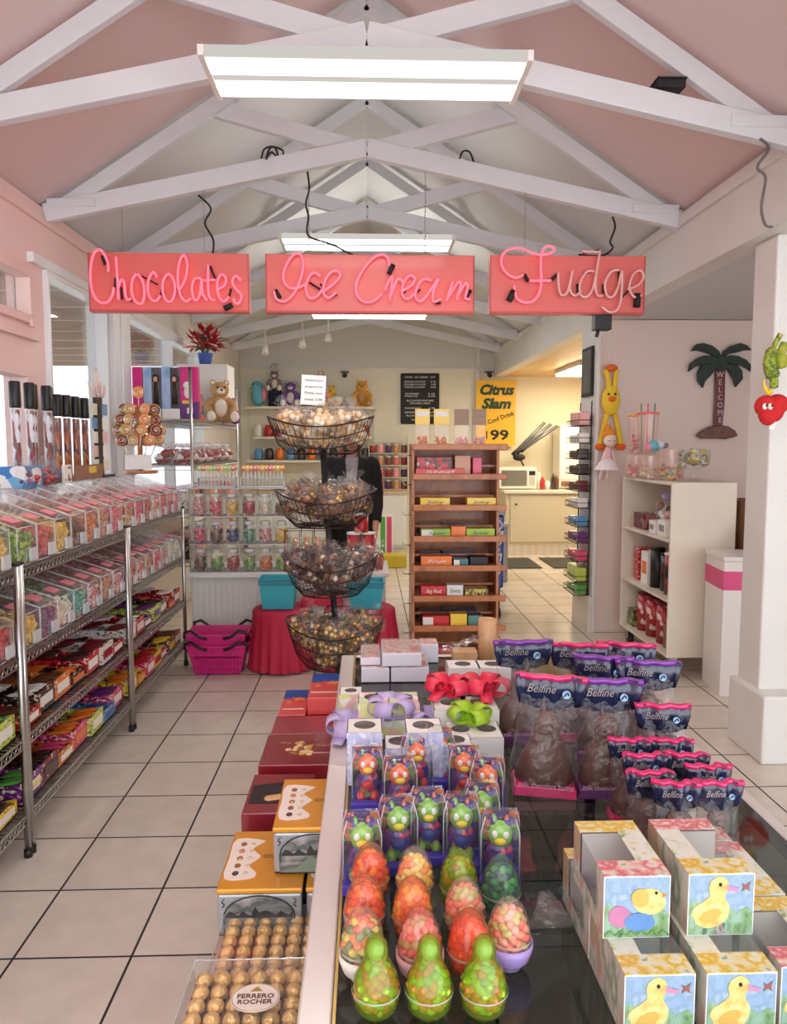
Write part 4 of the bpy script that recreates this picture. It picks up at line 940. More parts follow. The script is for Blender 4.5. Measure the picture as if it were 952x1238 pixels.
TAN, CRM, GRY, PUR, ORG, YEL, SKYB, CORAL, REDPL, PINKPL = PL('tan', (190, 148, 100)), PL('cream', (238, 228, 210)), PL('grey', (140, 130, 140)), PL('purple', (130, 90, 170)), PL('orange', (232, 168, 60)), PL('yellow', (244, 206, 60)), PL('sky', (110, 190, 214)), PL('coral', (244, 130, 110)), PL('red', (212, 40, 44)), PL('pink', (240, 150, 170))
plush('teddy_bear', 'tan teddy bear with cream belly sitting at the chrome shelf edge', (-1.385, 7.24, ZT+.004), TAN, CRM, 1.25, .35)
plush('plush_elephant', 'grey soft toy in a red hat sitting behind the tan bear', (-1.67, 7.34, ZT+.004), GRY, PL('mauve', (170, 140, 160)), 1.0, .2, 'flop', hat=REDPL)
t = thing('plush_fish', 'coral and cream plush standing on end beside the violet-footed toy box', 'plush toy', (-1.46, 6.55, ZT+.004))
MB().ell((0, 0, .145), (.055, .05, .145), 0, 16, 12).ell((-.03, -.03, .15), (.04, .035, .12), 1, 14, 10).prism([(.02, .0), (.10, .0), (.05, .05)], -.012, .012, 'y', 0).build('plush_body', [CORAL, CRM], t)
for s in (-1, 1): MB().ell((-.03+s*.018, -.062, .22), .007, 0, 8, 6).build('eye', INK, t)
plush('plush_hippo', 'violet soft toy slumped at the far end of the chrome shelf', (-1.37, 7.62, ZT+.004), PL('violet', (120, 40, 120)), PUR, .8, .3, 'round')
tag(MB().box(-.24, .24, -.2, .2, 0, .56).box(-.245, .245, -.205, .205, .56, .572, 1).build('gift_carton', [mat('white_carton', (226, 224, 218), .5), CARD], None, (-1.60, 7.70, ZT+.004), bev=.004), 'big plain white box on the chrome shelf, plant pot on its top', 'box')
# pot of red leaves
t = thing('potted_plant', 'potted red and white poinsettia in a blue pot on the white box', 'plant', (-1.60, 7.66, ZT+.58))
MB().lathe([(.001, 0), (.055, 0), (.075, .11), (.08, .115), (.07, .118), (.06, .10), (.001, .10)], 18).build('pot', mat('blue_pot', (70, 100, 180), .4), t)
g = random.Random(4)
lf = MB()
for k in range(150):
    a = g.uniform(0, 6.28); e = g.uniform(-.1, 1.3); r = g.uniform(.06, .17); c = Vector((r*cos(a)*cos(e), r*sin(a)*cos(e), .17+r*sin(e)*1.2)); s = g.uniform(.05, .085)
    T = Matrix.Rotation(a, 3, 'Z') @ Matrix.Rotation(-e+g.uniform(-.5, .5), 3, 'Y')
    q = [T @ Vector(p) for p in ((-s*.5, 0, 0), (0, s*.45, .008), (s, 0, -.006), (0, -s*.45, .008))]
    lf.ring([[c+p for p in q], [c+p+Vector((0, 0, .003)) for p in q]], 0 if k % 4 else (1 if k % 8 else 2), False)
for k in range(9): lf.tube([(0, 0, .09), (.09*cos(k*.7), .09*sin(k*.7), .22)], .004, 5, 2)
lf.build('leaves', [mat('poinsettia_red', (180, 26, 34), .6), mat('poinsettia_white', (226, 190, 190), .6), mat('leaf_green', (50, 80, 44), .6)], t)
# apples in bags
ap = goody_bag('apple_bag', [mat('candied_apple', (150, 40, 40), .25, coat=.6), mat('dipped_apple', (190, 150, 120), .4), Wg], 5, .034, 9, .05); ap.scale = (1.15, 1.15, 1.2)
RBN = mat('white_ribbon', (240, 236, 238), .6)
MB().ell((0, 0, .112), (.018, .018, .008), 0, 10, 5).ell((.022, 0, .12), (.018, .006, .012), 0, 8, 5).ell((-.022, 0, .12), (.018, .006, .012), 0, 8, 5).build('ribbon', RBN, ap)
n = 0
for k in range(11):
    for r_ in range(2):
        loc = (-1.43-.16*r_, 6.0+k*.17, ZM+.003); lb = 'bag of candied apples with white ribbon on the middle shelf of the tall chrome rack'
        if n == 0: o = ap; o.location = loc; o['label'] = lb; o['group'] = 'bagged apples on the tall rack'
        else: dup(ap, loc, k, lb, 'bagged apples on the tall rack')
        n += 1
# dark sweet boxes on its lower shelves
for k in range(10):
    for lv, z in enumerate((1.027, .647)):
        c = ('white', 'red', 'dark', 'pink', 'orange')[(k+lv*2) % 5]
        tag(MB().box(-.14, .14, 0, .15, 0, .16).build('sweet_box', PRN[c], None, (-1.52, 5.96+k*.185, z), bev=.003), '%s box of sweets, %s along the %s shelf of the tall rack' % (c, ORD[k], ('third', 'lowest')[lv]), 'candy box')

# ------------------------------------------------------------ things standing on top of the bins
ZB = SHZ[0]+.008+.25+.004; XB = -1.70
# plastic candy swords in display box
def tube_candy(label, y, x, h, colr, cap, grp=None):
    t = thing('candy_tube', label, 'candy tube', (x, y, ZB+.03), group=grp)
    MB().cyl((0, 0, 0.001), (0, 0, h*.72), .018, n=12).build('candy_filling', colr, t)
    MB().lathe([(.021, 0), (.021, h*.74)], 14, cap0=True).build('clear_tube', ACR, t)
    MB().lathe([(.024, h*.74), (.027, h*.76), (.026, h), (.022, h+.005), (.001, h+.005)], 14, cap0=True).build('black_cap', BLACK, t)
    return t
SW1 = pat('sword_white', [(226, 226, 236), (160, 60, 60), (230, 230, 240), (200, 200, 214), (120, 40, 44)], 50, .35, stretch=(1, 1, .4)); SW2 = pat('sword_orange', [(176, 80, 40), (210, 120, 60), (130, 50, 34), (226, 160, 90), (90, 40, 60)], 60, .35, stretch=(1, 1, .4))
def yx(px, X=XB): # depth on the bin tops where px sees x = X
    lo = 1.0
    for i in range(400):
        y = 1.5+i*.01
        if at(px, 560, y)[0] <= X: return y
    return 5
a = None
for i, px in enumerate((21, 31, 42, 52, 60)):
    y = yx(px); lb = 'white candy tube with black cap beside the pink window post'
    if a is None: a = tube_candy(lb, y, XB, .47, SW1, BLACK, 'white candy tubes on the bin tops')
    else: dup(a, (XB+(i % 2)*.03, y, ZB+.03), None, lb, 'white candy tubes on the bin tops')
a = None
for i, px in enumerate((71, 77, 83, 88, 94, 99, 104)):
    y = yx(px); lb = 'orange filled candy tube with black cap next to the white ones'
    if a is None: a = tube_candy(lb, y, XB, .44, SW2, BLACK, 'orange candy tubes on the bin tops')
    else: dup(a, (XB+(i % 2)*.025, y, ZB+.03), None, lb, 'orange candy tubes on the bin tops')
KRAFT = pat('printed_kraft', [(130, 84, 62), (150, 100, 74), (110, 66, 50)], 30, .6, 'noise')
b = MB().box(-.06, .09, -.22, .24, 0, .028, 1).box(.085, .09, -.22, .24, .028, .085, 0).box(.0905, .092, .0, .12, .035, .075, 2)
tag(b.build('display_carton', [KRAFT, KRAFT, GOLDP], None, (XB-.01, yx(90), ZB), bev=.002), 'brown printed display carton holding the orange candy tubes', 'display box')
b = MB().box(-.06, .09, -.26, .22, 0, .028, 1).box(.085, .09, -.26, .22, .028, .07, 0)
tag(b.build('display_carton', [mat('blue_carton', (70, 110, 170), .4), INNER], None, (XB-.01, yx(42), ZB), bev=.002), 'blue display carton at the feet of the white candy tubes', 'display box')
tag(MB().box(-.06, .06, -.1, .1, 0, .10).box(.0605, .062, -.06, .06, .03, .06, 1).build('candy_box', [pat('blue_box_print', [(60, 130, 200), (110, 180, 226), (240, 240, 244), (60, 130, 200)], 18, .4), CARD], None, (XB+.06, yx(12)-.02, ZB), bev=.003), 'light blue printed box on the bins next to the white tubes', 'candy box')
tag(MB().box(0, .012, -.05, .05, 0, .095).box(.0121, .013, -.04, .04, .01, .085, 1).build('price_card', [CARD, pat('cow_print', [(240, 236, 230), (130, 60, 50), (240, 236, 230)], 40)], None, (-1.59, yx(76, -1.6), ZB), bev=.001), 'small white card with brown spots leaning on the brown carton', 'card')
for i in range(5):
    o = goody_bag('sweet_bag', CM['red'] if i % 2 else CM['purple'], 14, .015, 60+i, .04); o.location = (-1.60, yx(22+i*9, -1.62), ZB+.002); o['category'] = 'candy bag'
    o['label'] = '%s sweets in a small clear bag, %s in the row before the white tubes' % (('dark purple', 'red')[i % 2], ORD[i])
# hang-card rack
yk = yx(118, -1.68)
t = thing('card_rack', 'black strip rack of small hanging cards and ribbons beside the window column', 'display rack', (-1.68, yk, ZB))
MB().box(-.01, .01, -.025, .09, 0, .50).box(-.07, .07, -.09, .12, 0, .014).build('rack_back', BLACK, t, bev=.003)
cc = [mat('card_cream', (232, 222, 196), .6), mat('card_blue', (110, 150, 190), .6), mat('card_white', (236, 234, 226), .6), mat('card_pink', (230, 190, 184), .6), CARD]
for k in range(5):
    for s in (0, 1):
        z = .41-k*.085; MB().box(.012+s*.03, .016+s*.03, -.11+s*.09, -.02+s*.09, z-.03, z+.04).build('hang_card', cc[(k+s) % 5], t, bev=.001)
b = MB()
for k in range(9):
    a = k*.7; b.tube(ease([(.02, -.03, .50), (.02+.05*cos(a), -.03+.05*sin(a), .54+.02*(k % 3)), (.03+.03*cos(a), -.03+.02*sin(a), .49)], 4), .006, 5)
b.tube(ease([(.02, -.03, .5), (.02, -.01, .58), (.02, -.03, .66), (.02, -.05, .56), (.02, -.03, .5)], 4), .009, 6).build('pale_bow', mat('pale_pink_ribbon', (236, 214, 206), .6), t)
# lollipop tree
SWL = None
def swirl_mat(n, cols):
    m = mat(n, cols[0], .2, coat=.6); nt = m.node_tree; tc = nt.nodes.new('ShaderNodeTexCoord'); s = nt.nodes.new('ShaderNodeSeparateXYZ'); nt.links.new(tc.outputs['Object'], s.inputs[0])
    at2 = nt.nodes.new('ShaderNodeMath'); at2.operation = 'ARCTAN2'; nt.links.new(s.outputs[2], at2.inputs[0]); nt.links.new(s.outputs[0], at2.inputs[1])
    ln = nt.nodes.new('ShaderNodeVectorMath'); ln.operation = 'LENGTH'; nt.links.new(tc.outputs['Object'], ln.inputs[0])
    a = nt.nodes.new('ShaderNodeMath'); a.operation = 'MULTIPLY_ADD'; a.inputs[1].default_value = 55; nt.links.new(ln.outputs['Value'], a.inputs[0])
    d = nt.nodes.new('ShaderNodeMath'); d.operation = 'DIVIDE'; d.inputs[1].default_value = 6.283; nt.links.new(at2.outputs[0], d.inputs[0]); nt.links.new(d.outputs[0], a.inputs[2])
    f = nt.nodes.new('ShaderNodeMath'); f.operation = 'FRACT'; nt.links.new(a.outputs[0], f.inputs[0])
    r = nt.nodes.new('ShaderNodeValToRGB'); r.color_ramp.interpolation = 'CONSTANT'; e = r.color_ramp.elements
    while len(e) < len(cols): e.new(.5)
    for i, c in enumerate(cols): e[i].position = i/len(cols); e[i].color = rgb(c)
    nt.links.new(f.outputs[0], r.inputs[0]); nt.links.new(r.outputs[0], nt.nodes['Principled BSDF'].inputs['Base Color']); return m
SWM = [swirl_mat('swirl_%d' % i, c) for i, c in enumerate([[(200, 60, 50), (240, 190, 80), (60, 110, 60), (240, 220, 190)], [(200, 110, 50), (240, 180, 80), (200, 40, 60), (250, 220, 170)], [(60, 90, 60), (220, 160, 60), (190, 60, 60), (90, 60, 120)]])]
LTY = yx(166, -1.60); LTX = -1.58
t = thing('lollipop_tree', 'wooden stand shaped like a small post holding big swirl lollipops', 'lollipop stand', (LTX, LTY, ZB))
MB().cyl((0, 0, 0), (0, 0, .022), .115, n=24).build('round_base', WOOD, t, bev=.003)
MB().cyl((0, 0, .02), (0, 0, .46), .018, n=12).build('post', WOOD, t)
MB().box(-.09, .09, -.05, -.04, .03, .13).build('sign_panel', CARD, t)
pr = []
g = random.Random(8); k = 0
for lvl, (z, n, r) in enumerate(((.20, 8, .13), (.27, 8, .14), (.34, 7, .12), (.41, 6, .10), (.53, 1, 0))):
    for j in range(n):
        m = (j+lvl) % 3; a = j*2*pi/max(n, 1)+lvl*.4
        if len(pr) <= m:
            q = thing('swirl_lollipop', 'x', 'lollipop', (0, 0, 0)); pr.append(q)
            MB().lathe([(.001, -.008), (.036, -.008), (.042, 0), (.036, .008), (.001, .008)], 20, T=Matrix.Rotation(pi/2, 4, 'X')).build('swirl_disc', SWM[m], q)
            MB().cyl((0, 0, -.12), (0, 0, -.041), .003, n=6).build('stick', Wg, q); o = q
        else:
            m = m % len(pr); o = dup(pr[m])
        o.location = (LTX+r*cos(a), LTY+r*sin(a), ZB+z+.03); o.rotation_euler = (0, (.5 if r else 0)*cos(a), a+pi/2 if False else .15*sin(a)+(.3 if j % 2 else -.2))
        o['label'] = 'big %s swirl lollipop %s' % (('red and green', 'orange', 'dark green')[m], 'on the wooden lollipop stand' if n > 1 else 'at the very tip of the wooden stand'); o['group'] = 'swirl lollipops on the wooden stand %d' % m if n > 1 else 'tip lollipop'

# ------------------------------------------------------------ back of the shop
BK = YB
t = thing('wall_shelves', 'long cream shelves on the back wall below the gable', 'shelf', (0, BK, 0))
GL = mat('shelf_cream', (224, 222, 206), .5)
for y_, x0, x1 in ((492, 300, 455), (528, 310, 450), (556, 300, 450)):
    z = at(400, y_, BK-.15)[2]; MB().box(at(x0, 500, BK)[0], at(x1, 500, BK)[0], -.3, -.0, z-.035, z).build('shelf_board', GL, t, bev=.003)
    zS = z if y_ == 492 else zS
x0 = at(300, 500, BK)[0]
for x in (x0, at(376, 500, BK)[0], at(452, 500, BK)[0]): MB().box(x, x+.02, -.02, -.001, 1.2, zS-.036).build('shelf_upright', GL, t)
Z2, Z3 = at(400, 528, BK-.15)[2], at(400, 556, BK-.15)[2]
yb = BK-.16
def bx_(px): return at(px, 500, yb)[0]
plush('plush_bear', 'purple plush bear with white muzzle on the back wall shelf', (bx_(352), yb, zS+.003), PUR, CRM, 1.15)
plush('plush_cat', 'golden plush cat sitting alone at the end of the back wall shelf', (bx_(438), yb, zS+.003), ORG, TAN, 1.2, 0, 'cat')
t = thing('plush_bird', 'sky blue plush bird with pink wing on the back wall shelf', 'plush toy', (bx_(313), yb, zS+.003))
MB().ell((0, 0, .15), (.10, .09, .15), 0, 16, 12).ell((-.02, -.02, .29), (.08, .07, .075), 0, 14, 10).ell((.085, -.02, .17), (.04, .07, .11), 1, 12, 8).prism([(-.11, .28), (-.155, .265), (-.10, .25)], -.04, -.0, 'y', 2).build('plush_body', [SKYB, PINKPL, YEL], t)
for s in (-1, 1): MB().ell((-.03+s*.03, -.085, .31), .010, 0, 8, 6).build('eye', INK, t)
plush('plush_rabbit', 'tall grey rabbit doll in white shirt and navy trousers on the back shelf', (bx_(333), yb-.02, zS+.22), GRY, CRM, .95, 0, 'long')
tag(MB().tube([(-.05, 0, 0), (-.05, 0, .22)], .045, 10).tube([(.05, 0, 0), (.05, 0, .22)], .045, 10).ell((0, 0, .22), (.10, .06, .06)).build('doll_trousers', mat('navy_cloth', (30, 36, 64), .8), None, (bx_(333), yb-.02, zS+.003)), 'navy trousers and legs carrying the grey rabbit doll', 'doll clothes')
plush('plush_rabbit', 'white rabbit with pink ears peeking above the handwritten card', (bx_(389), yb, zS+.12), CRM, PINKPL, 1.0, 0, 'long')
tag(MB().box(-.12, .12, -.06, .06, 0, .12).build('gift_box', PRN['brown'], None, (bx_(389), yb, zS+.003), bev=.004), 'brown box carrying the white rabbit behind the handwritten card', 'box')
plush('plush_bear', 'brown plush bear half hidden by the handwritten card on the back shelf', (bx_(372), yb, zS+.003), PL('brown', (110, 66, 50)), CRM, 1.1)
plush('plush_duck', 'yellow plush beside the white teacup on the back wall shelf', (bx_(400), yb, zS+.003), YEL, ORG, .95)
tag(MB().lathe([(.001, 0), (.05, 0), (.09, .07), (.10, .14), (.095, .14), (.08, .07), (.001, .02)], 20).tube(ease([(.09, 0, .11), (.14, 0, .10), (.13, 0, .05), (.085, 0, .05)], 4), .010, 6).build('teacup', Wg, None, (bx_(408), yb-.04, zS+.003)), 'large white teacup on the back wall shelf', 'cup')
g = random.Random(21)
for r_, zz in ((0, Z2), (1, Z3)):
    for i in range(11):
        px = 312+i*13; c = ('white', 'sky', 'red', 'dark', 'pink', 'orange')[(i*2+r_) % 6]
        tag(MB().lathe([(.001, 0), (.06, 0), (.065, .02), (.065, .13), (.05, .15), (.05, .165), (.001, .168)], 14, m=0).build('lidded_canister', BM[c], None, (bx_(px), yb, zz+.003)), '%s canister, %s along the %s cream shelf on the back wall' % (c, ORD[i], ('middle', 'lowest')[r_]), 'canister')
# back counter below
t = thing('back_counter', 'white cabinets along the back wall behind the counter', 'cabinet', (0, BK-.56, 0))
MB().box(-1.7, .55, 0, .5, .09, .85).box(-1.66, .51, .05, .5, 0, .09).build('cabinet_body', mat('cabinet_white', (224, 226, 222), .45), t, bev=.003)
MB().box(-1.72, .57, -.03, .55, .852, .885).build('cabinet_top', mat('tan_top', (206, 180, 140), .4), t, bev=.003)
for k in range(5):
    x = -1.66+k*.44; d = MB().box(x, x+.42, -.018, -.001, .12, .82).build('door', mat('cabinet_white', (0, 0, 0)), t, bev=.006)
    MB().ell((x+(.37 if k % 2 else .05), -.028, .66), .014, 0, 10, 6).build('knob', METAL, d)
# wall of small jars
t0 = at(445, 530, BK-.2); jw = .115
t = thing('jar_rack', 'grid rack packed with rows of red and brown candy jars behind the counter', 'candy rack', (0, BK-.25, .888))
xa, xb = at(446, 560, BK-.25)[0], at(494, 560, BK-.25)[0]
b = MB()
for k in range(5): b.box(xa, xb, 0, .16, k*.175, k*.175+.008)
for x in (xa, xb-.01): b.box(x, x+.01, 0, .16, 0, .78)
b.build('rack_frame', GL, t)
smj = thing('small_jar', 'x', 'jar', (0, 0, 0)); MB().lathe([(.001, 0), (.042, 0), (.045, .01), (.045, .10), (.04, .112), (.001, .112)], 14).build('jar_body', CM['red'][2], smj); MB().lathe([(.001, .1125), (.04, .1125), (.04, .13), (.001, .132)], 14).build('lid', Wg, smj)
n = 0
cols = [CM['red'][2], CM['rose'][2], CM['brown'][0], CM['tan'][0], CM['purple'][2], CM['pink'][1]]
for r_ in range(4):
    for k in range(5):
        o = smj if n == 0 else dup(smj); o.location = (xa+.06+k*(xb-xa-.12)/4, BK-.17, .888+r_*.175+.0085); o['group'] = 'small candy jars in the grid rack'
        o['label'] = 'small candy jar, %s in the %s row of the grid rack' % (ORD[k], ('bottom', 'second', 'third', 'top')[r_]); recolor(o, 'jar_body', [cols[(n*5+r_) % 6]]); n += 1
# poster box, yellow mat
tag(MB().box(-.09, .09, 0, .06, 0, .62, 0).box(-.075, -.01, -.002, 0, .03, .59, 1).box(.01, .075, -.002, 0, .03, .59, 2).build('poster_box', [CARD, mat('poster_green', (90, 170, 70), .5), mat('poster_pink', (214, 80, 120), .5)], None, (at(467, 650, 10.0)[0], 10.0, .004), bev=.002), 'white panel with green and pink strips standing against the back cabinets', 'panel')
tag(MB().box(-.2, .16, -.15, .15, 0, .15).build('crate', mat('yellow_crate', (200, 180, 50), .5), None, (at(476, 676, 9.6)[0], 9.6, .004), bev=.01), 'low yellow crate on the floor by the back cabinets', 'crate')
# menu board
p = at(508, 482, BK-.03); t = thing('menu_board', 'black letter board menu with white rows on the back wall', 'menu board', (p.x, BK-.04, p.z))
MB().box(-.285, .285, 0, .035, -.37, .37).build('board', mat('menu_black', (24, 22, 24), .6), t, bev=.02)
rowsT = [('CONE   ICE CREAM   CUP', .31, .44), ('SINGLE SCOOP      2.75', .245, .46), ('DOUBLE SCOOP      3.95', .205, .46), ('TRIPLE SCOOP      4.95', .165, .46), ('SHAKES        5.25', .07, .44), ('MALTS         5.50', .035, .44), ('ALL FLAVORS MADE HERE', -.03, .4), ('WITH FRESH CREAM', -.07, .3), ('SUNDAES       4.95', -.14, .44), ('BANANA SPLIT     6.95', -.20, .44), ('FLOATS         4.50', -.25, .4), ('TAX INCLUDED', -.31, .26)]
for s, z, w_ in rowsT: text(s, .034, WHITEINK, t, (0, -.0015, z), ext=.0006, width=w_)
# Citrus Slam poster
p0, p1 = at(576, 460, BK-.05), at(622.5, 539, BK-.05); cx = (p0.x+p1.x)/2; w_ = (p1.x-p0.x)/2; h_ = (p0.z-p1.z)/2; cz = (p0.z+p1.z)/2
t = thing('wall_poster', 'yellow poster reading Citrus Slam with price in black on the back wall', 'poster', (cx, BK-.075, cz))
MB().box(-w_, w_, 0, .006, -h_, h_).build('poster_sheet', mat('poster_yellow', (244, 190, 50), .5, var=.05), t)
GI = mat('green_ink', (26, 66, 40), .5)
text('Citrus', .2, GI, t, (-.0, -.002, h_*.70), shear=.25, bold=.010, width=w_*1.75); text('Slam', .2, GI, t, (0, -.002, h_*.28), shear=.25, bold=.010, width=w_*1.5)
text('/ Cool Drink', .09, INK, t, (.05, -.002, -h_*.16), rot=(pi/2, -.35, 0), bold=.002, width=w_*1.6); text('1', .17, INK, t, (-w_*.45, -.002, -h_*.68)); text('99', .2, INK, t, (w_*.2, -.002, -h_*.68), bold=.006, width=w_*.95)
# small spotlights and cameras
for i, (px, py) in enumerate(((321, 421), (366, 413), (397, 405))):
    p = at(px, py, 9.49); t = thing('spotlight', 'small white track spotlight on the far truss, %s from the window side' % ORD[i], 'spotlight', tuple(p))
    MB().cyl((0, 0, .02), (0, 0, .235), .012, n=8).build('stem', FIXW, t); MB().cyl((0, 0, .03), (.0, -.03, -.07), .03, .045, 12).build('lamp_head', FIXW, t)
for px, py, lb in ((417, 452, 'small dark security camera under the back wall moulding'), (592, 452, 'small dark security camera at the end of the header beam')):
    p = at(px, py, BK-.1); t = thing('security_camera', lb, 'camera', (p.x, BK-.1, p.z)); MB().box(-.06, .06, 0, .07, .02, .04).cyl((0, .0, .0), (0, -.06, -.03), .035, n=12).build('camera_body', mat('camera_grey', (70, 70, 72), .4), t); MB().cyl((0, -.061, -.03), (0, -.07, -.034), .02, n=12).build('lens', INK, t)

# ------------------------------------------------------------ kitchen
KY = 10.48; kx0 = at(612, 600, KY)[0]
t = thing('kitchen_counter', 'cream kitchen counter with pale top against the far wall', 'cabinet', (0, KY, 0)); CB = mat('counter_cream', (216, 206, 178), .5)
MB().box(kx0, 4.4, 0, .80, .155, .865).build('cabinet_body', CB, t); MB().box(kx0-.03, 4.4, -.04, .82, .868, .91).build('worktop', mat('worktop_cream', (230, 224, 206), .35), t, bev=.005)
MB().box(kx0, 4.4, .0, .8, 0, .153).build('tiled_plinth', pat('plinth_tile', [(214, 206, 190), (206, 196, 178)], 3, .3, 'X'), t)
for k in range(2):
    d = MB().box(kx0+.06+k*1.1, kx0+1.08+k*1.1, -.014, -.001, .19, .84).build('door', CB, t, bev=.008); MB().ell((kx0+.14+k*1.1, -.026, .72), .015, 0, 10, 6).build('knob', DARKM, d)
mx = at(603, 590, KY+.2)[0]; mx1 = at(649, 590, KY+.2)[0]
t = thing('microwave', 'white microwave with grey window on the kitchen counter', 'microwave', (mx, KY+.2, .913)); mw = mx1-mx; WM = mat('appliance_white', (238, 236, 226), .3, coat=.3)
MB().box(0, mw, 0, .38, .01, .31).build('oven_body', WM, t, bev=.012); MB().box(.04, mw*.73, -.008, -.0005, .05, .27).build('door_window', mat('oven_window', (120, 118, 108), .25), t, bev=.01)
MB().box(mw*.80, mw*.96, -.006, -.0005, .20, .26).build('display', INK, t); MB().box(mw*.80, mw*.96, -.006, -.0005, .05, .18).build('keypad', mat('keypad_grey', (190, 188, 180), .4), t); MB().box(mw*.755, mw*.775, -.02, -.0005, .05, .27).build('door_handle', WM, t, bev=.004)
tag(MB().box(0, mw*.9, 0, .3, 0, .012).build('tray', mat('tray_tan', (220, 196, 150), .5), None, (mx+.02, KY+.22, 1.226), bev=.003), 'flat tan tray lying on top of the microwave', 'tray')
for i in range(3):
    A = at(622+i*5, 548-i*2, KY+.35); B = at(659+i*7.5, 511+i*2, KY+.35); t = thing('cup_dispenser', 'slanted grey cup dispenser tube above the microwave, %s of three' % ('uppermost', 'middle', 'lowest')[i], 'cup dispenser', tuple(A)); v = B-A
    MB().cyl((0, 0, 0), v, .025, n=12).build('tube', mat('grey_tube', (120, 122, 120), .35, .3), t); MB().cyl(-v*.06, v*.06, .028, n=12).build('collar', INK, t)
A = at(628, 553, KY+.35); tag(MB().tube([(0, 0, 0), at(640, 575, KY+.35)-A], .012, 6).ell((0, 0, 0), (.09, .03, .05)).build('dispenser_bracket', INK, None, tuple(A)), 'black bracket carrying the slanted cup dispensers', 'bracket')
fx0, fx1 = at(677, 550, KY+.3)[0], at(712, 550, KY+.3)[0]
t = thing('drink_machine', 'tall white appliance standing on the kitchen counter by the wall end', 'appliance', (fx0, KY+.3, .913)); z1 = at(680, 514, KY+.3)[2]-.913
MB().box(0, fx1-fx0, 0, .4, .01, z1).build('machine_body', WM, t, bev=.01); MB().box(.02, fx1-fx0-.02, -.01, -.0005, .14, z1-.02).build('door', WM, t, bev=.008); MB().box(.03, .3, -.014, -.0005, .04, .11).build('control_strip', KRAFT, t)
for i, (px, c, h, r) in enumerate(((656, 'red', .18, .035), (662, 'white', .12, .05), (669, 'dark', .22, .03), (652, 'white', .24, .04), (673, 'brown', .2, .035))):
    p = at(px, 588, KY+.22+.05*(i % 2)); tag(MB().lathe([(.001, 0), (r, 0), (r, h*.7), (r*.5, h*.85), (r*.45, h), (.001, h)], 14).build('bottle', BM[c], None, (p.x, p.y, .913)), '%s bottle on the kitchen counter, %s after the microwave' % (c, ORD[(3, 1, 2, 0, 4).index(i) if False else [3, 0, 1, 2, 4].index(i)]), 'bottle')
for i, (x0_, x1_) in enumerate(((1.62, 2.18), (2.32, 3.0))):
    tag(MB().box(x0_, x1_, 9.35, 10.2, 0, .012).build('rubber_mat', mat('dark_mat', (70, 70, 62), .85, bump=.3, bscale=120), None, (0, 0, .001), bev=.004), ('dark rubber mat on the kitchen floor beside the blue cooler', 'dark rubber mat on the kitchen floor beside the wire rack')[i], 'mat')
tag(MB().box(-.14, .14, -.18, .18, 0, .62).box(-.15, .15, -.19, .19, .62, .66, 1).build('waste_bin', [mat('bin_grey', (150, 152, 156), .45), mat('bin_lid_grey', (180, 182, 184), .45)], None, (at(597, 600, 8.6)[0], 8.6, .004), bev=.01), 'grey bin standing behind the wooden gum rack', 'bin')

# ------------------------------------------------------------ wall end: wire literature rack and framed picture
t = thing('wire_rack', 'narrow black wire rack of nine baskets hung on the wall end', 'display rack', (1.83, 6.14, 0))
b = MB()
for y in (.03, .36):
    b.tube([(-.012, y, .18), (-.012, y, 1.90)], .005, 5)
b.build('rack_spine', INK, t)
yz = [480, 500.5, 520, 537, 560, 583, 612, 634, 655, 676, 715]
zz = [at(700, y, 6.3)[2] for y in (515, 536, 555, 573, 593, 613, 635, 654, 676, 700, 716)]
for z in zz:
    b = MB()
    for h in (0, .045): b.tube([(-.012, .02, z+h), (-.125, .02, z+h), (-.125, .37, z+h), (-.012, .37, z+h)], .003, 5, closed=True)
    for k in range(8): b.tube([(-.125, .02+k*.05, z), (-.125, .02+k*.05, z+.045)], .002, 4)
    for k in range(5): b.tube([(-.012-.0, .05+k*.07, z), (-.125, .05+k*.07, z)], .002, 4)
    b.build('wire_basket', INK, t)
g = random.Random(2); cs = ['rose', 'white', 'dark', 'dark', 'maroon', 'white', 'sky', 'purple', 'pink', 'lime', 'green']
for i, z in enumerate(zz):
    for k in range(3):
        c = cs[i]; h = (.10, .07, .08)[k % 3] if i not in (0, 9) else .135
        m = BM.get(c) or CM['rose'][0]
        tag(MB().box(-.04, .04, -.05, .05, 0, h*.8).build('snack_pack', m, None, (1.765, 6.215+k*.108, z+.006), bev=.008), '%s snack pack, %s in the %s basket of the hung wire rack' % (c, ORD[k], ORD[i]), 'snack pack')
p = at(713, 450, 6.32); t = thing('framed_picture', 'black framed dark picture on the white wall end', 'picture', (1.833, 6.32, p.z))
MB().box(-.022, 0, -.14, .14, -.20, .20).build('frame', INK, t, bev=.004); MB().box(-.0235, -.0225, -.115, .115, -.175, .175).build('print', pat('dark_print', [(40, 40, 44), (90, 90, 92), (60, 60, 62), (130, 128, 124)], 14, .3, 'noise'), t)

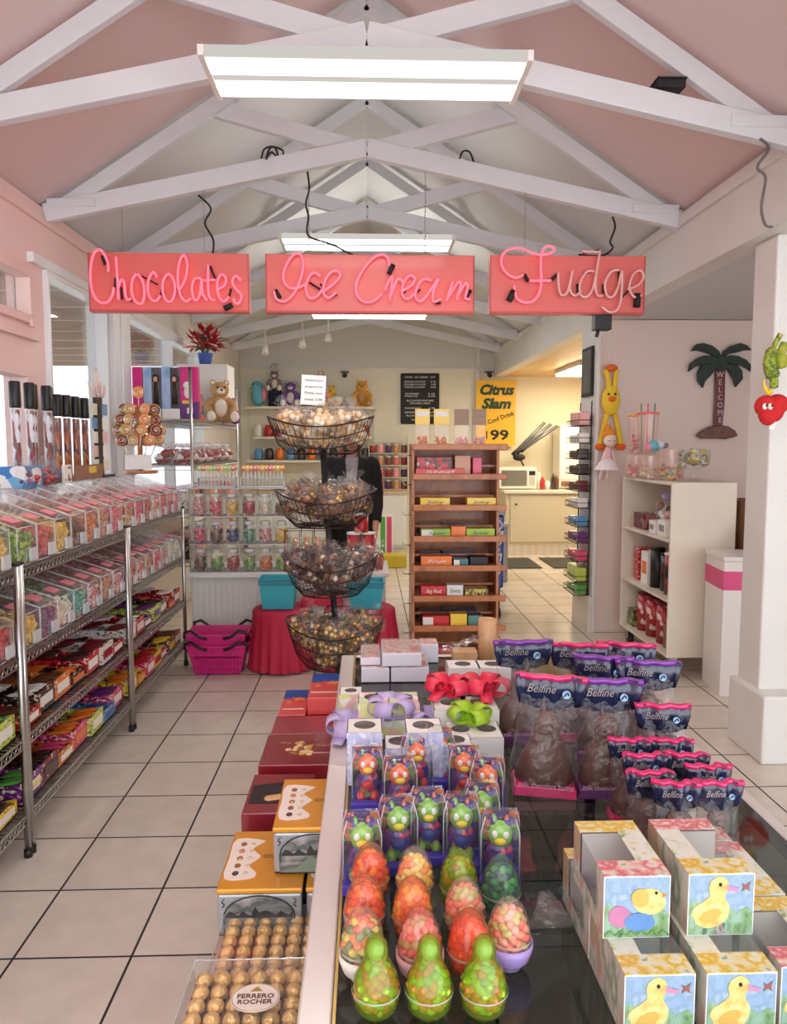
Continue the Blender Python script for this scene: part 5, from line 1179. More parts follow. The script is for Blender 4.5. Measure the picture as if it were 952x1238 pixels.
# ------------------------------------------------------------ hung plush duck and doll
dy = YA-.05
t = thing('hanging_plush', 'long-armed yellow plush duck hung by its hands on the alcove wall', 'plush toy', (0, dy, 0)); q = lambda x, y: at(x, y, dy)-Vector((0, dy, 0))
c = q(739, 484); b = MB(); b.ell(c, (.075, .05, .12), 0, 18, 12)
for s, (xa_, xh, xk, xf_) in ((-1, (736, 735, 731, 727)), (1, (744, 745, 747, 750))):
    b.tube(ease([q(xa_, 473), q(xa_+s*.0, 460), q(xh+s*2-1, 447)], 4), .020, 10)
    b.tube(ease([q(739+s*5, 500), q(xk+s*1, 520), q(xf_+s*1, 538)], 4), .021, 10)
    b.ell(q(xf_+s*1, 540), (.045, .035, .03), 1, 12, 8)
b.ell(q(740, 445), (.05, .035, .03), 1, 12, 8)
b.build('plush_body', [YEL, PL('duck_orange', (236, 110, 40))], t)
MB().ell(q(738, 483)+Vector((0, -.055, 0)), (.032, .028, .022), 0, 12, 8).build('beak', PL('duck_orange', (0, 0, 0)), t)
for s in (-1, 1): MB().ell(q(738+s*4, 477)+Vector((0, -.05, 0)), .010, 0, 8, 6).build('eye', INK, t)
b = MB()
for s in (0, 1): b.tube(ease([q(738+s*4, 446), q(736+s*6, 425), q(727+s*3, 398), q(726, 388)], 4), .002, 4)
b.build('hanging_string', CARD, t)
dy2 = dy-.12; t = thing('rag_doll', 'small doll with orange bun and white tutu hung below the yellow duck', 'doll', (0, dy2, 0)); q = lambda x, y: at(x, y, dy2)-Vector((0, dy2, 0))
b = MB(); b.ell(q(738, 532), (.052, .042, .055), 0, 16, 10)
for s in (-1, 1):
    b.tube(ease([q(736+s*3, 545), q(736+s*7, 556), q(734+s*9, 566)], 3), .012, 8); b.tube(ease([q(733+s*3, 563), q(731+s*4, 572), q(730+s*4, 580)], 3), .012, 8)
b.tube([q(736, 541), q(735, 560)], [.02, .035], 12, 1)
b.build('doll_body', [PL('doll_skin', (244, 220, 206)), PL('doll_pink', (240, 190, 200))], t)
MB().lathe([(.03, .02), (.06, 0), (.095, -.05), (.10, -.065)], 20, q(735, 558)).build('tutu', PL('white_tulle', (244, 236, 238)), t)
MB().ell(q(737, 526)+Vector((0, .012, .008)), (.055, .042, .05), 0, 16, 10).ell(q(735, 517), (.028, .028, .026), 0, 12, 8).build('hair', PL('doll_orange', (236, 150, 50)), t)
for s in (-1, 1): MB().ell(q(738+s*3, 533)+Vector((0, -.041, 0)), (.008, .003, .003), 0, 8, 4).build('eye', INK, t)

# ------------------------------------------------------------ palm sign on the alcove wall
PYY = YA-.03; t = thing('palm_sign', 'carved palm tree sign reading WELCOME down its trunk on the alcove wall', 'sign', (0, PYY, 0)); q = lambda x, y: at(x, y, PYY)
K = lambda x, y: (lambda v: (v.x, v.z))(q(820+x/7.212, 400+y/7.212))
PG = pat('palm_green', [(8, 26, 20), (18, 46, 30), (6, 18, 16)], 25, .5, 'noise', coat=.1); PT = mat('palm_trunk', (96, 22, 30), .35, coat=.5); PBR = pat('palm_mound', [(60, 26, 18), (110, 60, 34), (44, 20, 16)], 12, .3, 'noise', coat=.6)
MB().prism([K(*p) for p in [(330, 345), (410, 345), (405, 600), (385, 830), (310, 830), (322, 600)]], -.012, .012, 'y').build('trunk', PT, t, bev=.004)
fr = [[(375, 240), (350, 175), (290, 130), (215, 108), (160, 118), (108, 180), (165, 172), (215, 185), (270, 200), (320, 225)], [(375, 235), (400, 175), (450, 135), (540, 110), (595, 130), (635, 170), (575, 172), (510, 190), (440, 205), (395, 230)],
 [(350, 245), (300, 220), (225, 218), (150, 245), (100, 290), (85, 358), (130, 325), (185, 300), (250, 290), (330, 285)], [(400, 240), (450, 215), (520, 222), (590, 255), (630, 300), (628, 358), (590, 325), (535, 300), (470, 290), (410, 280)],
 [(340, 280), (270, 285), (200, 300), (165, 370), (170, 440), (210, 498), (230, 440), (275, 395), (320, 340), (350, 310)], [(410, 280), (460, 300), (500, 290), (550, 350), (555, 420), (495, 492), (480, 420), (450, 370), (415, 320)]]
for i, f in enumerate(fr):
    o = MB().prism([K(*p) for p in f], -.022-.003*(i % 3), .006, 'y').build('frond', PG, t, bev=.003)
b = MB(); b.prism([K(*p) for p in [(150, 915), (200, 870), (270, 835), (350, 822), (430, 832), (490, 870), (512, 915), (470, 930), (400, 945), (300, 940), (190, 940)]], -.03, .008, 'y')
b.build('mound', PBR, t, bev=.008)
MB().prism([K(*p) for p in [(340, 225), (410, 225), (425, 300), (400, 350), (340, 350), (325, 300)]], -.028, .0, 'y').build('crown_knot', PG, t, bev=.004)
for i, ch in enumerate('WELCOME'):
    v = q(820+362/7.212, 400+(385+i*66)/7.212); text(ch, .062, mat('palm_letter', (206, 190, 190), .5), t, (v.x, -.0135, v.z), ext=.001, sx=.9)

# ------------------------------------------------------------ white rolling bookcase
t = thing('rolling_bookcase', 'white wooden bookcase on black casters, its open side toward the aisle', 'bookcase', (0, 0, 0)); BW = mat('bookcase_white', (230, 220, 203), .45, var=.03)
bx0, bx1, by0, by1, bz0, bz1 = 1.985, 2.42, 4.90, 5.86, .13, 1.30
MB().box(bx0, bx1, by0, by0+.02, bz0, bz1).build('side_panel', BW, t, bev=.003); MB().box(bx0, bx1, by1-.02, by1, bz0, bz1).build('side_panel', BW, t, bev=.003)
MB().box(bx1-.012, bx1, by0+.02, by1-.02, bz0, bz1).build('back_panel', BW, t)
for z in (bz0, .50, .90, bz1-.02): MB().box(bx0, bx1-.012, by0+.021, by1-.021, z, z+.02).build('shelf_board', BW, t, bev=.002)
for x in (bx0+.06, bx1-.07):
    for y in (by0+.06, by1-.08):
        c = MB().lathe([(.001, -.018), (.046, -.018), (.052, -.01), (.052, .01), (.046, .018), (.001, .018)], 18, T=Matrix.Translation((x, y, .053)) @ Matrix.Rotation(pi/2, 4, 'Y')).build('caster', BLACK, t)
        MB().box(x-.025, x+.025, y-.03, y+.03, .106, .129).box(x-.024, x-.020, y-.015, y+.015, .04, .106).box(x+.020, x+.024, y-.015, y+.015, .04, .106).build('caster_fork', METAL, c)
def can(label, x, y, z, r, h, m, lid=None, name='cocoa_tin', cat='tin', txt=None):
    t = thing(name, label, cat, (x, y, z)); MB().lathe([(.001, 0), (r, 0), (r, h), (.001, h)], 20, sm=True).build('body', m, t); MB().lathe([(.001, h+.0005), (r*1.04, h+.0005), (r*1.04, h+.015), (.001, h+.016)], 20).build('lid', lid or m, t)
    return t
def bxx(label, x, y, z, w, d, h, m, rz=0, name='gift_box', cat='box', m2=None):
    b = MB().box(-w/2, w/2, -d/2, d/2, 0, h, 0)
    if m2: b.box(-w/2-.001, -w/2, -d*.35, d*.35, h*.3, h*.7, 1)
    return tag(b.build(name, [m, m2 or m], None, (x, y, z), bev=.002, rz=rz), label, cat)
zA, zB_, zC = bz0+.022, .522, .922
RDT = pat('red_canister', [(170, 24, 34), (180, 30, 38), (150, 20, 30), (230, 200, 190), (170, 24, 34), (170, 24, 34)], 22)
for i, y in enumerate((5.60, 5.42, 5.22)): can('tall red canister on the bottom bookcase shelf, %s from the side panel' % ('third', 'second', 'first')[i], 2.10, y, zA, .062, .27, RDT, mat('dark_red', (110, 16, 24), .4))
bxx('green and red snack box on the bottom bookcase shelf by the wall', 2.10, 5.74, zA, .14, .12, .13, pat('green_snack', [(70, 100, 50), (110, 50, 40), (150, 160, 80), (60, 80, 50)], 30), name='snack_box')
bxx('brown patterned box on the bottom bookcase shelf beside the side panel', 2.12, 5.03, zA, .16, .16, .16, pat('brown_snack', [(110, 60, 44), (140, 84, 60), (90, 44, 36)], 30), name='snack_box')
bxx('red box standing on the middle bookcase shelf by the wall', 2.10, 5.70, zB_, .10, .10, .245, PRN['red'])
bxx('white and orange box standing on the middle bookcase shelf', 2.10, 5.53, zB_, .10, .13, .235, CARD, m2=Og)
can('black cocoa tin on the middle bookcase shelf, next to the white and orange box', 2.09, 5.37, zB_, .05, .27, BLACK, DARKM); can('dark tin with brown band on the middle bookcase shelf', 2.11, 5.24, zB_, .048, .25, pat('dark_tin', [(40, 24, 26), (90, 40, 36), (30, 20, 24)], 30), DARKM)
can('red and black tin with cream lid on the middle bookcase shelf', 2.09, 5.10, zB_, .055, .27, pat('redblack_tin', [(150, 24, 30), (30, 20, 24), (170, 40, 40), (30, 20, 24)], 18), CARD); bxx('small white packet by the side panel, middle bookcase shelf', 2.08, 4.97, zB_, .06, .05, .17, CARD, m2=YEL)
bxx('maroon mug box on the top bookcase shelf', 2.08, 5.62, zC, .10, .20, .115, pat('maroon_print', [(100, 24, 40), (130, 40, 50), (80, 20, 36), (170, 110, 110)], 26)); 
bxx('white box with grey window on the top bookcase shelf, beside the basket', 2.06, 5.30, zC, .10, .10, .09, CARD, m2=GRYC); bxx('white box with round print on the top shelf, beside the side panel', 2.06, 5.12, zC, .10, .13, .11, CARD, m2=mat('grey_print', (150, 140, 140), .5))
t = thing('gift_basket', 'gift basket in clear wrap with a lilac ribbon on the top bookcase shelf', 'gift basket', (2.18, 5.38, zC))
MB().lathe([(.001, 0), (.09, 0), (.115, .09), (.10, .09), (.08, .01)], 20).build('wicker_bowl', PRN['brown'], t); hb = MB(); g = random.Random(12)
for k in range(16): hb.ell((g.uniform(-.07, .07), g.uniform(-.07, .07), .09+g.uniform(0, .10)), (.03, .025, .03), k % 4, 8, 5)
hb.build('treats', [CHO[0], CM['rose'][0], CARD, CHO[1]], t); MB().lathe([(.10, .0), (.13, .10), (.09, .2), (.02, .25), (.05, .31)], 18).build('cellophane_wrap', CELLO, t)
LIL = mat('lilac_ribbon', (196, 180, 226), .45, bump=.1)
MB().ell((-.04, -.03, .26), (.045, .02, .03), 0, 12, 8).ell((.04, -.03, .26), (.045, .02, .03), 0, 12, 8).ell((0, -.04, .26), .018, 0, 10, 6).build('ribbon', LIL, t)
bxx('brown cardboard box at the back of the top bookcase shelf', 2.28, 5.02, zC, .2, .16, .27, mat('cardboard', (170, 120, 70), .7))
# glasses and jars on top
def glass(label, px, y, w, h, rimc, z=bz1+.002, fillp=None, taper=.8, straw=None, name='glass_mug', cat='mug', dish=False):
    x = at(px, 560, y)[0]; t = thing(name, label, cat, (x, y, z)); r = w/2
    MB().lathe([(.001, .003), (r*taper, .004), (r*(taper+.05), .02), (r, h)], 22).build('glass_body', clear('printed_glass', (255, 244, 240), alpha=.16), t)
    if rimc: MB().lathe([(r*.98, h-.008), (r*1.05, h-.004), (r*1.05, h+.006), (r*.98, h+.008)], 22).build('rim', rimc, t)
    if fillp: heap(lambda u, v: ((r*taper-.02)*cos(u*6.28), (r*taper-.02)*sin(u*6.28), .015+v*h*.45), 60, .014, 3, 5).build('candy_filling', CM[fillp], t)
    if straw:
        for i, m in enumerate(straw): MB().tube([((i-1)*r*.5, 0, .02), ((i-1)*r*.65, .0, h+.07)], .0045, 6).build('straw', m, t)
    return t
PR = mat('coral_rim', (240, 120, 110), .3); OR_ = mat('orange_rim', (244, 170, 70), .3); GR = mat('green_straw', (60, 150, 120), .3)
glass('big clear tumbler with coral rim and three straws, on a glass dish', 782, 5.45, .155, .30, PR, bz1+.172, None, .7, [GR, PR, GR], 'glass_tumbler', 'tumbler')
glass('clear tumbler with orange rim stacked behind the coral-rimmed one', 769, 5.66, .12, .29, OR_, bz1+.172, 'rose', .8, None, 'glass_tumbler', 'tumbler')
glass('glass jar with speckled sweets at the wall end of the bookcase top', 769, 5.66, .15, .165, None, bz1+.002, 'rose', .95, name='glass_jar', cat='jar')
glass('glass jar of cream sweets in the middle of the bookcase top', 787, 5.42, .17, .165, None, bz1+.002, 'cream', .95, name='glass_jar', cat='jar')
glass('wide glass jar of bright mixed sweets on the bookcase top', 812, 5.22, .17, .21, None, bz1+.002, 'mixed', .95, name='glass_jar', cat='jar')
x = at(795, 530, 5.30)[0]; t = thing('glass_teapot', 'glass dish with a pink and blue plush lying on the stacked jars', 'dish', (x, 5.36, bz1+.176)); t['category'] = 'dish'; t.name = 'glass_dish'
MB().lathe([(.02, 0), (.07, .008), (.10, .03), (.105, .035)], 22).build('dish_bowl', clear('printed_glass'), t)
tag(MB().ell((0, 0, .045), (.045, .04, .04), 0).ell((.045, 0, .055), (.035, .035, .035), 1).ell((.08, -.01, .05), (.022, .02, .02), 2).ell((-.035, 0, .04), (.03, .03, .03), 3).build('plush_mouse', [SKYB, PL('pale', (220, 226, 230)), GRY, PINKPL], None, (x, 5.36, bz1+.19)), 'small pink and pale blue plush lying in the glass dish', 'plush toy')
x = at(839, 560, 5.05)[0]; t = thing('glass_goblet', 'round glass goblet full of gold and silver balls on the bookcase corner', 'goblet', (x, 5.05, bz1+.002))
MB().lathe([(.05, 0), (.012, .01), (.010, .07), (.05, .085), (.10, .12), (.108, .17), (.10, .22)], 22).build('glass_body', clear('goblet_glass', alpha=.10), t)
heap(lambda u, v: (.088*(v*.3+.7)*cos(u*40), .088*(v*.3+.7)*sin(u*40), .11+u*.10), 90, .019, 3, 5, MB().ell((0, 0, .155), (.075, .075, .05)), .5).build('candy_filling', [mat('foil_gold', (206, 180, 70), .3, .5), mat('foil_silver', (190, 190, 196), .3, .6), mat('foil_olive', (120, 110, 50), .35, .4)], t)

# ------------------------------------------------------------ alcove counter, drawers, hanging toys
t = thing('checkout_counter', 'white counter with a pink stripe, partly hidden by the white post', 'counter', (2.16, 4.50, 0), -.12)
MB().box(0, .9, 0, .34, 0, .84).build('counter_body', mat('counter_laminate', (236, 232, 228), .4), t, bev=.003); MB().box(-.006, .91, -.006, .35, .842, .87).build('counter_top', mat('counter_laminate', (0, 0, 0)), t, bev=.003)
MB().box(0, .9, -.003, -.0005, .665, .78).box(-.003, -.0005, 0, .34, .665, .78).build('pink_stripe', mat('pink_stripe', (222, 70, 130), .4), t)
WK = pat('wicker_brown', [(110, 72, 42), (140, 96, 58), (96, 60, 36)], 60, .6, 'Z', bump=.4, coat=0)
xw = at(906, 640, 5.3)[0]
for i, (z0, z1, lb) in enumerate(((.0, .42, 'brown wicker chest drawer unit on the alcove floor, lowest'), (.425, .80, 'brown wicker box stacked between two others behind the white counter'), (.805, 1.155, 'brown wicker box on top of the stack behind the white counter'))):
    t = thing('wicker_box', lb, 'storage box', (xw+.12, 5.4, z0+.003)); MB().box(-.22, .22, -.16, .16, 0, z1-z0-.004).build('box_body', WK, t, bev=.02); MB().box(-.06, .06, -.168, -.161, (z1-z0)*.55, (z1-z0)*.65).build('label_plate', CARD, t)
for i, (px, py, m, lb) in enumerate(((917, 668, CHO[1], 'bag of brown sweets on the pink-striped counter'), (914, 640, SKYB, 'pale blue wrapped packet behind the brown sweets bag'))):
    p = at(px, 670, 4.62+.1*i); o = goody_bag('sweet_bag', [m, CARD], 16, .016, 90+i, .05); o.location = (p.x, p.y, .872+(.0 if i == 0 else 0)); o['label'] = lb; o.scale = (1, 1, 1.3+i*.6)
tag(MB().lathe([(.02, 0), (.05, .01), (.07, .05), (.02, .055)], 16).ell((0, 0, .08), (.06, .05, .04), 1).build('bow_ornament', [GRY, REDPL], None, (at(923, 575, 5.4)[0], 5.35, 1.16)), 'red bow ornament on the topmost wicker box', 'ornament')
HY = 3.46; t = thing('heart_plush', 'red heart plush with white eyes and black antennae hanging at the white post', 'plush toy', (0, HY, 0)); q = lambda x, y: at(x, y, HY)-Vector((0, HY, 0))
b = MB(); b.ell(q(926, 491), (.048, .05, .05), 0, 16, 10).ell(q(940, 489), (.05, .05, .048), 0, 16, 10).ell(q(929, 500), (.042, .045, .055), 0, 16, 10).ell(q(937, 497), (.04, .045, .05), 0, 16, 10)
b.build('plush_body', REDPL, t)
for x in (919, 925.5): MB().ell(q(x, 492)+Vector((0, -.047, 0)), (.012, .008, .015), 0, 12, 8).ell(q(x+1, 491)+Vector((0, -.055, 0)), (.005, .003, .008), 1, 8, 6).build('eye', [Wg, INK], t)
for x, y in ((924, 481), (937, 480)): MB().tube([q(x, y+3), q(x+1, y-3)], .006, 8).build('antenna', INK, t)
MB().box(-.012, .012, 0, .001, -.02, .02, 0, Matrix.Translation(q(935, 515)) @ Matrix.Rotation(.5, 4, 'Y')).build('swing_tag', CARD, t)
MB().tube([q(930, 482), q(930, 440)], .0015, 4).build('hanging_string', CARD, t)
t = thing('hanging_parrot', 'green and yellow hanging toy with long wings at the white post', 'plush toy', (0, HY-.04, 0)); q = lambda x, y: at(x, y, HY-.04)-Vector((0, HY-.04, 0))
b = MB(); b.tube(ease([q(944, 404), q(934, 424), q(931, 440), q(936, 458), q(936, 470)], 5), [.012]*5+[.026]*5+[.030]*5+[.018]*5+[.006], 10, 0).tube(ease([q(950, 415), q(944, 430), q(948, 445)], 5), [.02]*5+[.03]*5+[.01], 10, 1)
b.build('plush_body', [pat('parrot_green', [(90, 130, 40), (170, 180, 60), (60, 100, 36), (210, 190, 80)], 30, .8, 'noise', coat=0), pat('parrot_yellow', [(190, 180, 60), (120, 150, 50)], 30, .8, 'noise', coat=0)], t)
MB().tube(ease([q(924, 459), q(925, 468), q(929, 474), q(934, 472)], 4), [.005]*4+[.010]*4+[.014]*4+[.006], 8).build('tail_tassel', YEL, t)
MB().tube([q(944, 405), q(944, 385)], .0015, 4).build('hanging_string', CARD, t)

# ------------------------------------------------------------ glass display table
TZ = .70; TX0, TX1, TY0, TY1 = -.108, .93, .86, 3.02
RAIL = mat('brushed_aluminium', (232, 226, 222), .34, .45, bump=.05, bscale=30); BRASS = mat('brass_strip', (206, 180, 110), .3, .9)
TINT = bpy.data.materials.new('smoked_glass'); TINT.use_nodes = True; nt = TINT.node_tree; nt.nodes.clear()
o_ = nt.nodes.new('ShaderNodeOutputMaterial'); tr = nt.nodes.new('ShaderNodeBsdfTransparent'); tr.inputs[0].default_value = rgb((150, 156, 152))
gl = nt.nodes.new('ShaderNodeBsdfGlossy'); gl.inputs['Roughness'].default_value = .04; lw = nt.nodes.new('ShaderNodeLayerWeight'); lw.inputs['Blend'].default_value = .5
pw = nt.nodes.new('ShaderNodeMath'); pw.operation = 'POWER'; pw.inputs[1].default_value = 4; nt.links.new(lw.outputs['Facing'], pw.inputs[0])
ma = nt.nodes.new('ShaderNodeMath'); ma.operation = 'MULTIPLY_ADD'; ma.inputs[1].default_value = .8; ma.inputs[2].default_value = .05; nt.links.new(pw.outputs[0], ma.inputs[0])
ms = nt.nodes.new('ShaderNodeMixShader'); nt.links.new(ma.outputs[0], ms.inputs[0]); nt.links.new(tr.outputs[0], ms.inputs[1]); nt.links.new(gl.outputs[0], ms.inputs[2]); nt.links.new(ms.outputs[0], o_.inputs[0])
t = thing('display_table', 'long smoked glass display table with an aluminium edge, full of Easter sweets', 'table', (0, 0, 0)); t['label'] = 'long smoked glass display table with an aluminium edge, covered in spring sweets'
MB().box(TX0+.058, TX1-.03, TY0+.03, TY1-.03, TZ-.012, TZ-.002).build('glass_top', TINT, t)
MB().box(TX0, TX0+.052, TY0, TY1, TZ-.045, TZ).build('side_rail', RAIL, t, bev=.004); MB().box(TX0+.0525, TX0+.0575, TY0, TY1, TZ-.03, TZ+.002).build('brass_strip', BRASS, t)
MB().box(TX1-.03, TX1, TY0, TY1, TZ-.045, TZ).build('side_rail', RAIL, t, bev=.004)
for y in (TY0, TY1-.03): MB().box(TX0+.058, TX1-.031, y, y+.03, TZ-.045, TZ).build('end_rail', RAIL, t, bev=.004)
for x in (.10, TX1-.04):
    for y in (TY0+.01, TY1-.06): MB().box(x, x+.035, y, y+.035, 0, TZ-.046).build('leg', DARKM, t, bev=.003)
t = thing('low_bench', 'low white platform beside the glass table carrying stacked chocolate boxes', 'platform', (0, 0, 0)); LZ = .375
MB().box(-.355, .075, .98, 3.22, LZ-.03, LZ).build('platform_top', WHITE, t, bev=.003)
for y in (1.02, 3.12): MB().box(-.33, .055, y, y+.04, 0, LZ-.031).build('support_panel', WHITE, t)

# ------------------------------------------------------------ golden chocolate trays
FOIL = mat('gold_foil_wrap', (250, 208, 136), .34, .6, bump=.9, bscale=70); CUP = mat('brown_paper_cup', (110, 66, 40), .7)
LABW = mat('label_cream', (244, 232, 222), .5); LBR = mat('label_brown', (90, 50, 36), .5)
chp = None
def choc_tray(label, x0, y0, z, nx, ny, P=.0368, lab=False, h=.05):
    global chp
    w, d = nx*P+.012, ny*P+.012; t = thing('chocolate_tray', label, 'chocolate box', (x0, y0, z))
    MB().box(0, w, 0, d, 0, .012).build('tray_base', mat('tray_brown_gold', (150, 96, 50), .35, .3), t, bev=.003)
    gg = random.Random(nx*ny)
    for i in range(nx):
        for j in range(ny):
            if chp is None:
                b = MB(); b.ell((0, 0, .031), (.0172, .0172, .0165), 0, 18, 12).lathe([(.0105, .0125), (.0165, .026), (.0178, .029)], 16, m=1)
                o = chp = b.build('chocolate', [FOIL, CUP], t); 
            else: o = chp.copy(); COL.objects.link(o); o.parent = t
            o.location = (.006+(i+.5)*P, .006+(j+.5)*P, 0); o.rotation_euler = (0, 0, gg.uniform(0, 6))
    b = MB(); b.ring([[(0, 0, .0125), (w, 0, .0125), (w, d, .0125), (0, d, .0125)], [(0, 0, h), (w, 0, h), (w, d, h), (0, d, h)]], 0, False, True, False, True); b.build('clear_lid', clear('lid_plastic', alpha=.05, k=.8), t)
    e = MB(); e.tube([(0, 0, h), (w, 0, h), (w, d, h), (0, d, h)], .0018, 4, closed=True)
    for x, y in ((0, 0), (w, 0), (w, d), (0, d)): e.tube([(x, y, .0125), (x, y, h)], .0015, 4)
    e.build('lid_edge', ACRE, t)
    if lab:
        cx, cy = lab; a, bq = .047, .038
        MB().prism([(cx+a*cos(k*pi/20), cy+bq*sin(k*pi/20)) for k in range(40)], h+.0005, h+.0015, 'z').build('oval_label', LABW, t)
        MB().tube([(cx+a*.95*cos(k*pi/20), cy+bq*.95*sin(k*pi/20), h+.0016) for k in range(40)], .0008, 4, closed=True).prism([(cx-.012, cy+.016), (cx+.012, cy+.016), (cx, cy+.030)], h+.0015, h+.002, 'z').build('gold_border', BRASS, t)
        text('FERRERO', .016, LBR, t, (cx, cy+.003, h+.0018), (0, 0, 0), .0003, bold=.0003, width=.070); text('ROCHER', .016, LBR, t, (cx, cy-.012, h+.0018), (0, 0, 0), .0003, bold=.0003, width=.066)
    return t
yb_ = on(223, 1159, .50).y
choc_tray('lower clear tray of gold-wrapped chocolates in the front stack of two', -.358, yb_-.27, LZ+.002, 7, 7, h=.058)
lx = on(309, 1207, .495); choc_tray('clear tray of gold-wrapped chocolates with an oval label, on top of the front stack', -.358, yb_-.27, LZ+.0625, 7, 7, h=.058, lab=(lx.x+.358, lx.y-(yb_-.27)))
choc_tray('clear tray of gold-wrapped chocolates tucked between the front stack and the tins', -.345, yb_+.01, LZ+.002, 8, 7, h=.056)
# picture tins
GLD = mat('tin_lid_gold', (228, 156, 44), .3, .2, coat=.3); SLV = mat('tin_silver', (168, 172, 176), .35, .4)
SCN = pat('tin_scene', [(96, 104, 98), (130, 134, 132), (84, 92, 88), (170, 166, 166), (190, 180, 180)], 9, .4, 'noise', (1, 1, 2.6))
def pic_tin(label, x0, y0, z, w=.205, d=.275, h=.118):
    t = thing('picture_tin', label, 'tin', (x0, y0, z))
    MB().box(.002, w-.002, .002, d-.002, 0, h-.014).build('tin_body', SLV, t, bev=.006)
    MB().box(0, w, 0, d, h-.0135, h).build('tin_lid', GLD, t, bev=.004)
    # arched landscape print on the aisle end
    ar = [(.018, .004), (w-.018, .004)] + [(w/2+(w/2-.018)*cos(a), h*.42+(h*.44)*sin(a)) for a in [k*pi/14 for k in range(15)]]
    MB().prism(ar, -.0012, .0016, 'y').build('arch_picture', SCN, t)
    MB().prism([(w*.3, .02), (w*.45, .045), (w*.9, .012), (w*.9, .005), (w*.15, .005)], -.002, -.001, 'y').build('river_print', mat('river_grey', (120, 136, 120), .4), t)
    sky = [(.022, h*.40)]+[(.022+(w-.044)*k/16, h*(.44+.05*((k*5) % 3)+(.1 if k in (7, 9) else 0))) for k in range(17)]+[(w-.022, h*.40)]
    MB().prism(sky, -.0018, -.0008, 'y').build('skyline_print', mat('skyline_dark', (50, 48, 52), .5), t)
    MB().tube([(x, -.002, zz) for x, zz in ar], .0014, 4, closed=True).box(.006, w-.006, -.001, .001, .003, .005).build('arch_line', INK, t)
    for s in (0, 1):
        cx = .014 if s == 0 else w-.014; MB().tube(ease([(cx+(k%2)*.006*(1 if s == 0 else -1), -.0015, h*.62+k*.007) for k in range(4)], 4), .0012, 4).build('corner_scroll', INK, t)
    # lid print: cream cartouche with a column of chocolates, and lettering
    cr = [(.012, d*.16)] + [(.075+.012*sin(k*1.6), d*.16+k*d*.072) for k in range(10)] + [(.012, d*.84), (.008, d*.5)]
    cr = [(p.x, p.y) for p in ease([(a, c_, 0) for a, c_ in cr], 3, True)]
    MB().prism(cr, h+.0003, h+.0011, 'z').build('lid_cartouche', LABW, t)
    for k in range(5): MB().ell((.035, d*.24+k*d*.125, h+.001), (.0085, .011, .003), 0, 10, 5).build('chocolate_print', [CHO[0], CHO[1], CHO[3], CM['tan'][0], CHO[1]][k], t)
    for k in range(5): MB().ell((.060, d*.24+k*d*.125, h+.0008), (.007, .009, .002), 0, 10, 5).build('chocolate_print', mat('lid_pale', (226, 200, 176), .5), t)
    text('Chocolat', .022, mat('lid_grey', (110, 90, 70), .4), t, (w*.66, d*.52, h+.0012), (0, 0, 0), .0003, width=.085)
    MB().box(w*.66, w*.69, d*.42, d*.46, h+.0003, h+.0013).build('red_mark', REDP, t)
    return t
pic_tin('gold-lidded picture tin resting on the platform, next to the floor aisle', -.365, 1.735, LZ+.002)
pic_tin('gold-lidded picture tin mostly hidden under the table rail', -.152, 1.735, LZ+.002)
pic_tin('gold-lidded picture tin stacked on top of two others', -.237, 1.795, LZ+.121)
# boxed chocolates behind
MAR = mat('maroon_box', (140, 28, 42), .3, coat=.5); MAR2 = mat('maroon_box_light', (160, 44, 58), .3, coat=.4)
def flat_box(label, x0, x1, y0, y1, z0, z1, m, art=None):
    t = thing('chocolate_box', label, 'chocolate box', (x0, y0, z0)); w, d, h = x1-x0, y1-y0, z1-z0
    MB().box(0, w, 0, d, 0, h).build('carton', m, t, bev=.003)
    if art: art(t, w, d, h)
    return t
def art_photo(t, w, d, h):
    MB().prism([(.01, d*.22), (w-.01, d*.22), (w-.01, d*.68), (w*.5, d*.76), (.01, d*.68)], h+.0003, h+.001, 'z').build('dark_photo', mat('photo_dark', (40, 36, 40), .4), t)
    b = MB(); [b.ell((w*.5+i*.014, d*.38+abs(i)*-.004, h+.001), (.018, .02, .004), 0, 8, 5) for i in (-2, -1, 0, 1, 2)]; b.build('print_of_biscuits', CM['tan'][1], t)
def art_nuts(t, w, d, h):
    g = random.Random(int(w*1000)); b = MB()
    for _ in range(26): b.ell((w*.36+g.gauss(0, .03), d*.5+g.gauss(0, .034), h+.001), (.013, .011, .004), g.randrange(3), 8, 4)
    b.build('print_of_nuts', [mat('nut_cream', (236, 206, 150), .5), mat('nut_gold', (214, 160, 80), .5), CHO[1]], t)
    text('Collection', .02, mat('rose_ink', (214, 150, 140), .5), t, (w*.72, d*.6, h+.001), (0, 0, 0), .0003, width=w*.4); MB().box(w*.5, w*.95, d*.35, d*.38, h+.0003, h+.001).build('text_line', mat('rose_ink', (0, 0, 0)), t)
def art_blue(t, w, d, h):
    MB().box(.002, w-.002, d*.62, d-.002, h+.0003, h+.001).build('blue_panel', mat('blue_panel', (40, 80, 160), .4), t)
    b = MB(); g = random.Random(5); [b.ell((g.uniform(.02, w-.02), d*.55+g.uniform(-.02, .03), h+.001), (.012, .014, .003), g.randrange(2), 8, 4) for _ in range(9)]; b.build('print_of_sweets', [CM['orange'][0], CM['red'][1]], t)
    MB().box(.01, w-.01, d*.2, d*.23, h+.0003, h+.001).build('text_line', LABW, t)
SAL = mat('salmon_red_box', (226, 84, 80), .35, coat=.4); REDB = mat('bright_red_box', (206, 36, 40), .35, coat=.4)
flat_box('maroon chocolate box with a dark photo on the lid, behind the tins', -.365, -.17, 2.10, 2.36, LZ+.002, .50, MAR, art_photo)
flat_box('wide maroon chocolate box printed with nuts, in front of its twin', -.36, -.02, 2.40, 2.66, LZ+.002, .512, MAR, art_nuts)
